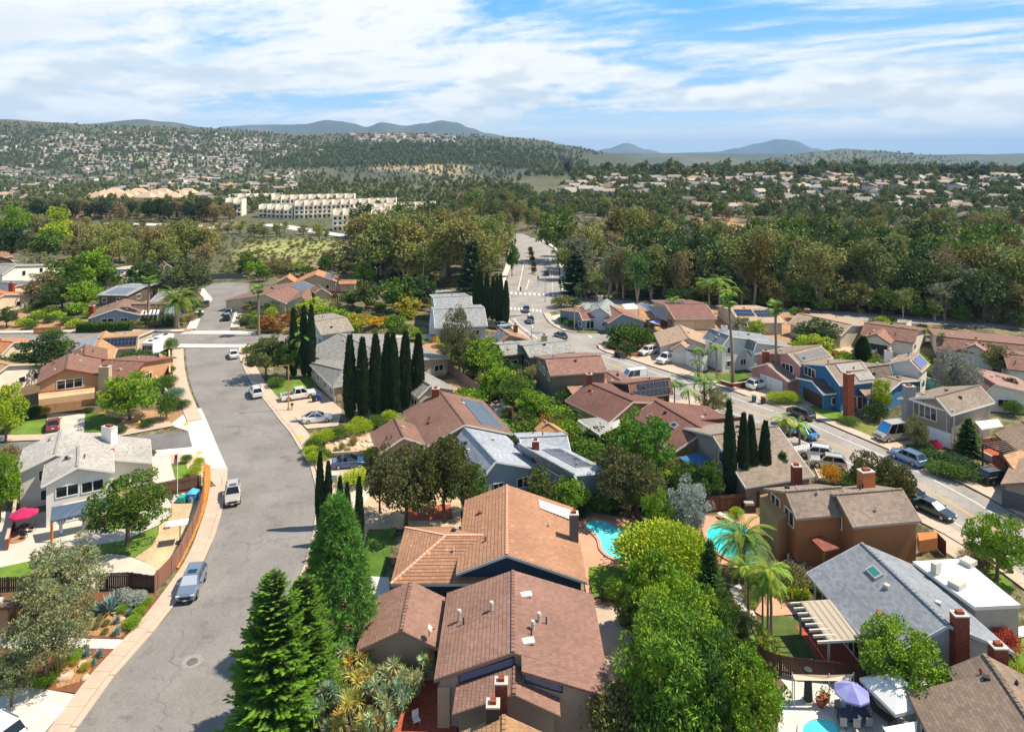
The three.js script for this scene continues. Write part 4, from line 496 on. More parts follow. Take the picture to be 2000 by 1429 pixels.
house('white_gable_house', 'white two storey gable house at the left edge below the brown one', { w: 0xe2ddd2, r: 0x8a8a86 }, [{ A: [30, 518], B: [-30, 515], hr: 7.4, L: [0, 536, 5.2], R: [0, 510, 5.2], op: { A: [['win', 0.35, 4.4, 1.2, 1.6], ['win', 0.65, 4.4, 1.2, 1.6]] } }]);
house('dark_roof_house', 'slate roofed house with a brick chimney at the left edge', { w: 0xcfc9bd, r: 0x61666c, chim: [[22, 552, 6.2, 1.2, 1, m.brick]] }, [{ A: [34, 556], B: [-40, 548], hr: 5, L: [10, 575, 3], R: [-10, 542, 3] }]);
house('orange_roof_house', 'orange roofed house with a shaded patio at the left edge', { w: 0xd2bfa4, r: 0xb9774e }, [{ A: [8, 574], B: [-50, 566], hr: 4.8, L: [0, 595, 3], R: [-20, 560, 3] }]);
house('tan_roof_house', 'tan roofed cream house cut by the left edge, left of the balcony house', { w: 0xdad2c4, r: 0xa88867 }, [{ A: [16, 712], B: [-60, 700], hr: 5, L: [0, 753, 3], R: [-20, 690, 3] }]);
house('orange_roof_house', 'house with an orange brown roof at the left edge beside the cross street', { w: 0xcfc0aa, r: 0xb07a52 }, [{ A: [26, 668], B: [-50, 660], hr: 4.8, L: [0, 692, 3], R: [-20, 655, 3] }]);
house('porch', 'brown roofed entry porch with a tan pillar at the lower left edge', { w: 0x9a7d5c, r: 0x6b5648, trim: 0x5b4638, cat: 'porch', vents: 0 }, [{ A: [28, 1172], B: [-60, 1172], hr: 3.0, L: [-10, 1186, 2.8], R: [-10, 1165, 2.8], op: {} }]);
// --- head of the left street
house('brown_solar_house', 'cluster of brown gables with pale solar panels, left of the dark timber pergola', { w: 0xb9a98c, r: 0x7e5f54, trim: 0xcdbfa8, solar: [[2, 1, 0.1, 0.9, 0.2, 0.85, 4, 1, m.solarGrey], [0, 1, 0.6, 0.95, 0.35, 0.9, 5, 2, m.solarGrey], [3, 1, 0.1, 0.8, 0.1, 0.9, 2, 4, m.solarGrey]], more: [slats([643, 569, 3, 682, 569, 3, 680, 558, 3, 643, 557, 3], 9, 0.3, plainM(0x4a3327))] }, [
  { A: [517, 574], B: [592, 548], hr: 5.2, L: [558, 592, 3], R: [552, 548, 3] }, { A: [588, 577], B: [600, 562], hr: 4.8, L: [554, 594, 2.8], R: [606, 582, 3] }, { A: [627, 562], B: [618, 554], hr: 5.2, L: [610, 568, 4], R: [643, 570, 3] }, { A: [540, 567], B: [530, 559], hr: 4.8, L: [516, 575, 3], R: [556, 580, 3] }]);
house('orange_gable_house', 'pair of tan orange gables at the head of the cul-de-sac', { w: 0xb5a48a, r: 0xb07f57, trim: 0xb98d5f, solar: [[0, 1, 0.05, 0.85, 0.15, 0.6, 6, 1, m.solarGrey]] }, [{ A: [615, 536], B: [621, 526], hr: 5.4, L: [582, 546, 3], R: [657, 550, 3] }, { A: [560, 541], B: [566, 534], hr: 4.6, L: [541, 549, 2.8], R: [580, 546, 2.8] }, { A: [662, 548], B: [696, 547], hr: 3.6, L: [680, 554, 2.8], R: [680, 545, 2.8] }]);
house('grey_slab_house', 'grey roofed house below the orange flowering shrubs, its blank wall facing the street', { w: 0xb9bcc2, r: 0x8f867c, trim: 0xb0a898 }, [{ A: [613, 627], B: [676, 619], hr: 5.2, L: [650, 650, 3.4], R: [640, 612, 4], op: {} }]);
house('grey_hip_house', 'sprawling grey hip roofed house behind the row of seven cypresses', { w: 0xb3a390, r: 0x85847f, trim: 0xcfcac0, vents: 5 }, [
  { A: [669, 722], B: [790, 702], hr: 4.6, L: [640, 757, 2.8], R: [700, 690, 2.8], t: 'hA', op: { P: [['garage', 0.2, 1.1, 4.6, 2.1, 0xb59b84]] } }, { A: [770, 700], B: [662, 651], hr: 5.2, L: [640, 708, 2.9], R: [790, 664, 2.9], op: {} }, { A: [840, 752], B: [770, 712], hr: 4.4, L: [790, 760, 2.8], R: [838, 730, 2.8], op: {} }]);
house('grey_two_storey_house', 'grey stepped two storey house beside the far clump of tall cypresses', { w: 0xa9adb0, r: 0x8b9090, trim: 0xd9dad6, vents: 6, more: [slab([842, 598, 4.6, 848, 598, 4.6, 852, 632, 3, 838, 632, 3], 2.5, m.white, 'balcony')] }, [{ A: [846, 581], B: [919, 578], hr: 7, L: [880, 599, 5.4], R: [880, 573, 5.4], op: {} }, { A: [846, 604], B: [946, 600], hr: 6, L: [900, 638, 3], R: [900, 596, 5.2] }]);
// --- between the two streets
house('solar_gable_house', 'low tan gabled house with a dark solar block near the junction', { w: 0xa89a84, r: 0x9b7d66, trim: 0xb08a6c, chim: [[1007, 634, 5.4, 1, 0.9, m.brick]], solar: [[0, 0, 0.15, 0.8, 0.2, 0.85, 4, 2]] }, [{ A: [995, 653], B: [976, 640], hr: 4.8, L: [966, 667, 2.9], R: [1036, 662, 2.9], op: {} }]);
house('grey_flat_house', 'dark house under two wide flat grey roofs beside the curve of the road', { w: 0x6b5d4f, r: 0x8f918c, trim: 0x7b7468, vents: 4, chim: [[1063, 655, 5.6, 1.2, 0.9, wallM(0xa08a6c)]] }, [{ A: [974, 673], B: [1016, 669], hr: 4.6, L: [1005, 692, 3.2], R: [1000, 665, 3.6], op: {} }, { A: [1021, 675], B: [1109, 665], hr: 4.8, L: [1080, 692, 3.4], R: [1080, 658, 4], op: {} }]);
house('brown_two_storey_house', 'dark taupe two storey house with a reddish brown roof and a row of gable windows', { w: 0x6f6458, r: 0x84645a, trim: 0x9a8470, vents: 1, chim: [[1151, 731, 6.4, 0.9, 0.8, m.brick]], more: [slab([1105, 752, 3.2, 1190, 738, 3.4, 1222, 748, 3.0, 1120, 772, 2.8], 0.2, roofM(0x9a7a62), 'porch_roof')] }, [
  { A: [1065, 701], B: [1174, 694], hr: 7, L: [1140, 729, 5.2], R: [1110, 690, 5.2], op: { A: [['win', 0.25, 4.2, 1.5, 1.3], ['win', 0.5, 4.2, 1.5, 1.3], ['win', 0.78, 4.2, 1.4, 1.3]], P: [] } }, { A: [1180, 723], B: [1222, 748], hr: 3.9, L: [1180, 752, 2.8], R: [1205, 722, 3.7], open: 1 }]);
house('dark_brown_roof_house', 'house with one broad chocolate brown roof plane and a sunlit tan end wall', { w: 0xb38a5c, r: 0x6b4a40, trim: 0xc9bba6, vents: 4 }, [{ A: [1237, 784], B: [1148, 746], hr: 5, L: [1128, 794, 2.9], R: [1222, 752, 3.2], op: { A: [] } }]);
house('solar_dark_house', 'near black walled house with two rows of solar panels facing the road', { w: 0x4a4038, r: 0x7b5b4f, trim: 0xa08a74, solar: [[0, 1, 0.04, 0.94, 0.08, 0.46, 9, 1], [0, 1, 0.2, 0.94, 0.54, 0.9, 8, 1]], frame: 0xcabfae }, [{ A: [1227, 748], B: [1309, 738], hr: 5.6, L: [1252, 776, 3.4], R: [1270, 735, 3.6], op: { P: [['win', 0.7, 1.6, 1.8, 2.0]] } }]);
house('skylight_roof_house', 'large chocolate brown roofed house with three skylights and a white trellis', { w: 0xb08a62, r: 0x6e4c42, trim: 0xd9d4ca, vents: 3, skylights: [[0, 0, 0.58, 0.68, 0.55, 0.72], [0, 0, 0.46, 0.56, 0.42, 0.58], [0, 0, 0.2, 0.27, 0.42, 0.54]] }, [{ A: [1378, 841], B: [1279, 782], hr: 5, L: [1258, 843, 2.9], R: [1385, 795, 2.9], op: { A: [] } }, { A: [1352, 822], B: [1450, 815], hr: 4.4, L: [1400, 838, 3], R: [1400, 808, 3], op: {} }]);
house('taupe_shingle_house', 'taupe house with a wide grey brown shingle roof behind the four dark cypresses', { w: 0x86807a, r: 0x85796c, trim: 0xcfcac2, vents: 4, chim: [[1556, 910, 5.8, 1.0, 0.9, m.brick]], more: [cover('patio_roof', [1327, 893, 2.7, 1362, 883, 2.9, 1390, 898, 2.9, 1355, 915, 2.5], T(0x3a6ea0, 'wood', { roughness: 0.5 }), [0, 3], m.metal), slats([1552, 872, 2.8, 1580, 868, 2.8, 1581, 873, 2.8, 1555, 878, 2.8], 6, 0.15, m.white)] }, [
  { A: [1392, 849], B: [1520, 832], hr: 6.4, L: [1555, 935, 2.9], R: [1410, 826, 4.6], op: { A: [['win', 0.62, 4.1, 1.3, 1.4], ['win', 0.82, 4.0, 1.3, 1.4]], P: [] } }]);
// --- along the right road, far side
house('brown_corner_house', 'brown roofed grey house with a front lawn on the junction corner', { w: 0x74808c, r: 0x8a6252, trim: 0xd6d2ca, vents: 3, more: [cover('patio_roof', [1215, 594, 3, 1238, 592, 3, 1248, 602, 2.8, 1222, 604, 2.8], m.white, [2, 3])] }, [{ A: [1216, 612], B: [1192, 596], hr: 4.8, L: [1182, 625, 2.8], R: [1250, 619, 2.8], op: { A: [['win', 0.4, 1.4, 2.2, 1.4]] } }, { A: [1131, 608], B: [1194, 601], hr: 4.5, L: [1150, 623, 2.8], R: [1160, 596, 2.9], op: { P: [['win', 0.3, 1.3, 3.4, 1.8, 2]] } }]);
house('grey_gable_house', 'blue grey roofed house directly behind the brown corner house', { w: 0xaab2ba, r: 0x87908f, chim: [[1173, 578, 6.4, 1.2, 1, m.vent]] }, [{ A: [1172, 600], B: [1186, 583], hr: 5.6, L: [1140, 605, 3.2], R: [1216, 600, 3.2] }, { A: [1140, 600], B: [1148, 592], hr: 4.6, L: [1124, 606, 3], R: [1160, 605, 3] }]);
house('maroon_roof_house', 'long reddish brown roof with a cream garage behind the feathery palms', { w: 0xc0a98c, r: 0x7c5a50, chim: [[1332, 586, 5.6, 1, 0.9, m.vent]] }, [{ A: [1300, 594], B: [1380, 593], hr: 4.8, L: [1330, 623, 2.9], R: [1340, 585, 3], op: { P: [['garage', 0.2, 1.1, 4.8, 2.1, 0xd0bfa0]] } }]);
house('tan_solar_house', 'tan roofed house with two dark solar blocks behind the tall leaning palm', { w: 0xb6b0a4, r: 0xae9680, solar: [[0, 1, 0.05, 0.45, 0.45, 0.95, 6, 2], [0, 1, 0.5, 0.95, 0.4, 0.9, 6, 2]] }, [{ A: [1428, 604], B: [1512, 604], hr: 4.6, L: [1470, 630, 2.9], R: [1470, 596, 2.9] }]);
house('long_tan_house', 'long tan roofed house behind the rounded hedge trees, garage at its end', { w: 0xc2b5a0, r: 0xa28d78, chim: [[1577, 604, 5.4, 1, 0.9, m.brick]] }, [{ A: [1664, 634], B: [1560, 611], hr: 4.8, L: [1640, 655, 2.9], R: [1650, 620, 3], op: { A: [] } }]);
house('brown_long_house', 'white walled house under a dark brown roof with a gabled double garage', { w: 0xd6d0c6, r: 0x7b5d50, trim: 0x7a6052 }, [{ A: [1689, 630], B: [1794, 645], hr: 4.8, L: [1750, 664, 2.9], R: [1750, 632, 2.9], op: { P: [] } }, { A: [1712, 652], B: [1728, 640], hr: 4.4, L: [1680, 658, 2.8], R: [1752, 661, 2.8], r: 0x8f6a58, op: { A: [['garage', 0.5, 1.1, 5, 2.1, 0x3d342f]] } }]);
house('brown_wide_house', 'very wide brown roofed house beside the far tree belt at right', { w: 0xd2ccc0, r: 0x7f6054, trim: 0x8f7462 }, [{ A: [1828, 656], B: [2030, 676], hr: 4.8, L: [1900, 688, 2.9], R: [1940, 652, 2.9] }, { A: [1905, 673], B: [1912, 660], hr: 4.6, L: [1862, 685, 2.8], R: [1945, 692, 2.8], r: 0x97776a, op: { A: [['garage', 0.5, 1.1, 5, 2.1, 0xd9d6d0]] } }, { A: [1960, 690], B: [2040, 698], hr: 4.8, L: [1985, 722, 2.9], R: [2000, 682, 3] }]);
house('tan_hip_house', 'tan roofed garage house left of the grey two storey house with dark garage roof', { w: 0xd2ccc0, r: 0xa58d78, trim: 0xb3a08c }, [{ A: [1346, 660], B: [1328, 634], hr: 4.7, L: [1284, 664, 2.8], R: [1375, 652, 2.8], op: {} }, { A: [1330, 671], B: [1342, 655], hr: 4.2, L: [1310, 681, 2.8], R: [1362, 672, 2.8], op: { A: [['garage', 0.5, 1.1, 5, 2.1, 0xdcd8ce]] } }]);
house('grey_white_house', 'white two storey house with slate grey roofs and a dark brown garage door', { w: 0xd9d9d6, r: 0x7f868c, trim: 0xe6e6e2, chim: [[1415, 637, 7.6, 1.1, 0.9, m.white]], more: [slab([1338, 681, 3.4, 1352, 671, 3.8, 1384, 690, 3.8, 1372, 694, 3.2], 0.2, roofM(0x4a525c), 'garage_roof'), slab([1340, 683, 3.2, 1353, 676, 3.2, 1382, 692, 3.2, 1372, 696, 3.0], 3.0, wallM(0xcfd2d4)), (g, c) => { const q = pts3([1346, 688, 2.3, 1368, 697, 2.3]), b = new MB(), n = V(-0.5, 0, 0.9).multiplyScalar(0.25), a = q[0].clone().add(n), e = q[1].clone().add(n); b.quad(V(a.x, 0, a.z), V(e.x, 0, e.z), e, a); part(g, 'garage_door', b.geo(c), plainM(0x5d3b2e)); }] }, [
  { A: [1425, 656], B: [1386, 641], hr: 7, L: [1380, 663, 5.2], R: [1432, 640, 5.2], op: { N: [['win', 0.35, 4.2, 1, 1.4], ['win', 0.6, 4.2, 1, 1.4]], P: [] } }, { A: [1478, 668], B: [1416, 643], hr: 6, L: [1440, 673, 4.2], R: [1486, 652, 4.4], op: {} }, { A: [1450, 674], B: [1488, 669], hr: 4.6, L: [1450, 698, 3], R: [1470, 664, 3.4] }]);
house('pink_house', 'pink board and batten two storey house with six large black roof panels', { w: 0xc08d86, r: 0x8a7768, trim: 0xe3dcd4, vents: 1, chim: [[1496, 686, 6.4, 1.0, 0.8, m.brick]], solar: [[0, 1, 0.12, 0.92, 0.14, 0.82, 6, 1, m.solarDark]], more: [(g, c, W) => battens(g, c, W[0], plainM(0xb07f78)), (g, c, W) => battens(g, c, W[1], plainM(0xb07f78))] }, [
  { A: [1538, 688], B: [1602, 673], hr: 7, L: [1600, 705, 5.3], R: [1520, 680, 5.0], op: { A: [['win', 0.72, 4.1, 2.4, 1.4, 2]], P: [] } }, { A: [1498, 709], B: [1532, 702], hr: 4.7, L: [1550, 741, 2.8], R: [1472, 716, 2.8], op: { A: [['garage', 0.55, 1.15, 5, 2.2, 0xe2e2e0]] } }]);
house('blue_house', 'bright blue board and batten house with a tall brick chimney and solar arrays', { w: 0x3d7098, r: 0x87786b, trim: 0xe6e6e4, vents: 2, chim: [[1658, 729, 7.4, 1.2, 1.1, m.brick, 0.3]], solar: [[0, 1, 0.25, 0.9, 0.55, 0.92, 6, 2, m.solarDark], [0, 1, 0.55, 0.98, 0.06, 0.44, 4, 2, m.solarDark]], more: [(g, c, W) => battens(g, c, W[0], plainM(0x2f6a93)), cover('porch_roof', [1665, 745, 4, 1700, 738, 4, 1724, 768, 2.8, 1696, 780, 2.8], roofM(0x87786b), [3, 2])] }, [
  { A: [1612, 712], B: [1682, 704], hr: 7, L: [1650, 751, 4.6], R: [1606, 702, 5.2], op: { A: [['win', 0.3, 4.5, 2.6, 1.5, 2]], P: [['win', 0.4, 1.4, 1.2, 1.8], ['door', 0.6, 1.1, 1, 2.1]] } }, { A: [1586, 743], B: [1646, 738], hr: 4.2, L: [1625, 768, 2.9], R: [1570, 735, 3.4], r: 0x5f564e, op: { A: [['garage', 0.55, 1.15, 5, 2.2, 0x4a3128]] } }, { A: [1692, 717], B: [1738, 711], hr: 5, L: [1725, 738, 3], R: [1700, 706, 3.6] }, { A: [1728, 735], B: [1762, 744], hr: 4.2, L: [1745, 776, 2.9], R: [1760, 730, 3], op: {} }]);
house('white_solar_house', 'white walled house with a bright blue six panel array on its tilted roof', { w: 0xd6d3cb, r: 0x9b8676, trim: 0xe0dcd4, chim: [[1736, 686, 5.6, 1.1, 1, m.white]], solar: [[0, 1, 0.1, 0.9, 0.15, 0.85, 4, 2, m.solarBlue]] }, [{ A: [1776, 702], B: [1793, 687], hr: 6.2, L: [1752, 697, 5], R: [1813, 714, 4.4], op: { A: [] } }, { A: [1756, 705], B: [1776, 690], hr: 5, L: [1740, 700, 3.4], R: [1778, 724, 3], op: { A: [] } }]);
house('balcony_house', 'grey brown two storey house with a white lattice balcony over its white garage', { w: 0x8f857a, r: 0x83776b, trim: 0xe0ddd6, vents: 3, chim: [[1776, 754, 7.2, 1.4, 1.1, wallM(0x8d8d8d)]], more: [slats([1772, 776, 5.6, 1850, 801, 5.4, 1864, 800, 5.6, 1790, 772, 5.8], 16, 0.14, m.white), slab([1768, 796, 3.2, 1846, 822, 3.2, 1850, 818, 3.2, 1772, 793, 3.2], 0.9, m.white, 'balcony'), cover('patio_roof', [1905, 823, 2.8, 1950, 818, 2.8, 1960, 832, 2.7, 1918, 838, 2.7], m.white, [0, 3])] }, [
  { A: [1828, 775], B: [1914, 752], hr: 7, L: [1900, 798, 5.1], R: [1820, 760, 5], op: { A: [['win', 0.5, 4.2, 3.4, 1.9, 3], ['garage', 0.68, 1.15, 5, 2.2, 0xe6e6e6]], P: [] } }]);
house('right_edge_house', 'tan roofed house with a dark garage and open timber patio frame at the right edge', { w: 0x8d8073, r: 0x8e7a66, trim: 0x6d5f52, more: [slats([1920, 866, 3, 1965, 885, 3, 2010, 872, 3, 1985, 858, 3], 6, 0.18, plainM(0x4d4038)), slab([1960, 888, 3.2, 2010, 874, 3.2, 2050, 905, 3.2, 1985, 922, 3.2], 0.3, roofM(0xb08a66), 'porch_roof')] }, [{ A: [2080, 880], B: [1998, 822], hr: 4.9, L: [1955, 856, 2.9], R: [2120, 850, 2.9], op: {} }, { A: [2030, 940], B: [2050, 890], hr: 4.4, L: [1968, 920, 2.9], R: [2100, 930, 2.9], op: { A: [['garage', 0.4, 1.1, 5, 2.1, 0x4c5258]] } }]);
house('pink_roof_house', 'low house with a pinkish brown roof behind the silvery grey tree', { w: 0xd8d2c6, r: 0x92746a }, [{ A: [1944, 750], B: [1884, 712], hr: 4.6, L: [1880, 740, 2.9], R: [1962, 722, 2.9] }]);
function battens(g, c, w, mt) { const F0 = w.faces.A; for (let i = 0; i <= 18; i++) { const u = F0.L * i / 18, k = Math.abs(u / F0.L - 0.5) * 2, top = lerp(w.hr, F0.top + 0.17, k) - 0.35, p = F0.o.clone().addScaledVector(F0.u, u).addScaledVector(F0.n, 0.02); part(g, 'batten', new MB().bar(V(p.x, 0, p.z), V(p.x, top, p.z), 0.06, 0.05).geo(c), mt); } }

// ---------------------------------------------------------------- plants
const leafMats = new Map();
const leafM = (hex) => { if (!leafMats.has(hex)) leafMats.set(hex, new THREE.MeshPhysicalMaterial({ color: hex, vertexColors: true, roughness: 0.75, specularIntensity: 0.35, transmission: 0.2, thickness: 0, side: THREE.DoubleSide })); return leafMats.get(hex); };
const rdir = (r) => { const z = r() * 2 - 1, a = r() * 6.283, s = Math.sqrt(1 - z * z); return V(s * Math.cos(a), z, s * Math.sin(a)); };
const leafCol = (r, v, warm = 0.15) => { const k = 1 + (r() - 0.5) * v, w = (r() - 0.35) * warm; return [k * (1 + w), k, k * (1 - w * 0.8)]; };
function clumpLeaves(b, r, c, rad, n, lw, ll, o = {}) {
  const tone = leafCol(r, o.tone ?? 0.35, o.warm ?? 0.3);
  for (let i = 0; i < n; i++) {
    const d = rdir(r); if (o.topOnly && d.y < -0.3) d.y *= -0.5; const k = 0.55 + 0.5 * Math.cbrt(r()), p = V(c.x + d.x * rad.x * k, c.y + d.y * rad.y * k, c.z + d.z * rad.z * k);
    const e = d.clone().multiplyScalar(0.9).add(rdir(r).multiplyScalar(0.8)); e.y += o.up ?? 0.25; e.normalize();
    const q = leafCol(r, 0.4, 0.12), s = 0.7 + r() * 0.6; b.leaf(p, e, lw * s, ll * s, r() * 3.14, [tone[0] * q[0], tone[1] * q[1], tone[2] * q[2]]);
  }
}
const limb = (b, r, a, e, r0, r1, bend = 0.15) => { const n = 4, pts = [], rr = []; const L = a.distanceTo(e), w = rdir(r).multiplyScalar(L * bend); for (let i = 0; i <= n; i++) { const t = i / n; pts.push(a.clone().lerp(e, t).addScaledVector(w, Math.sin(t * 3.14) * 0.6)); rr.push(lerp(r0, r1, t)); } b.tube(pts, rr, 6); };
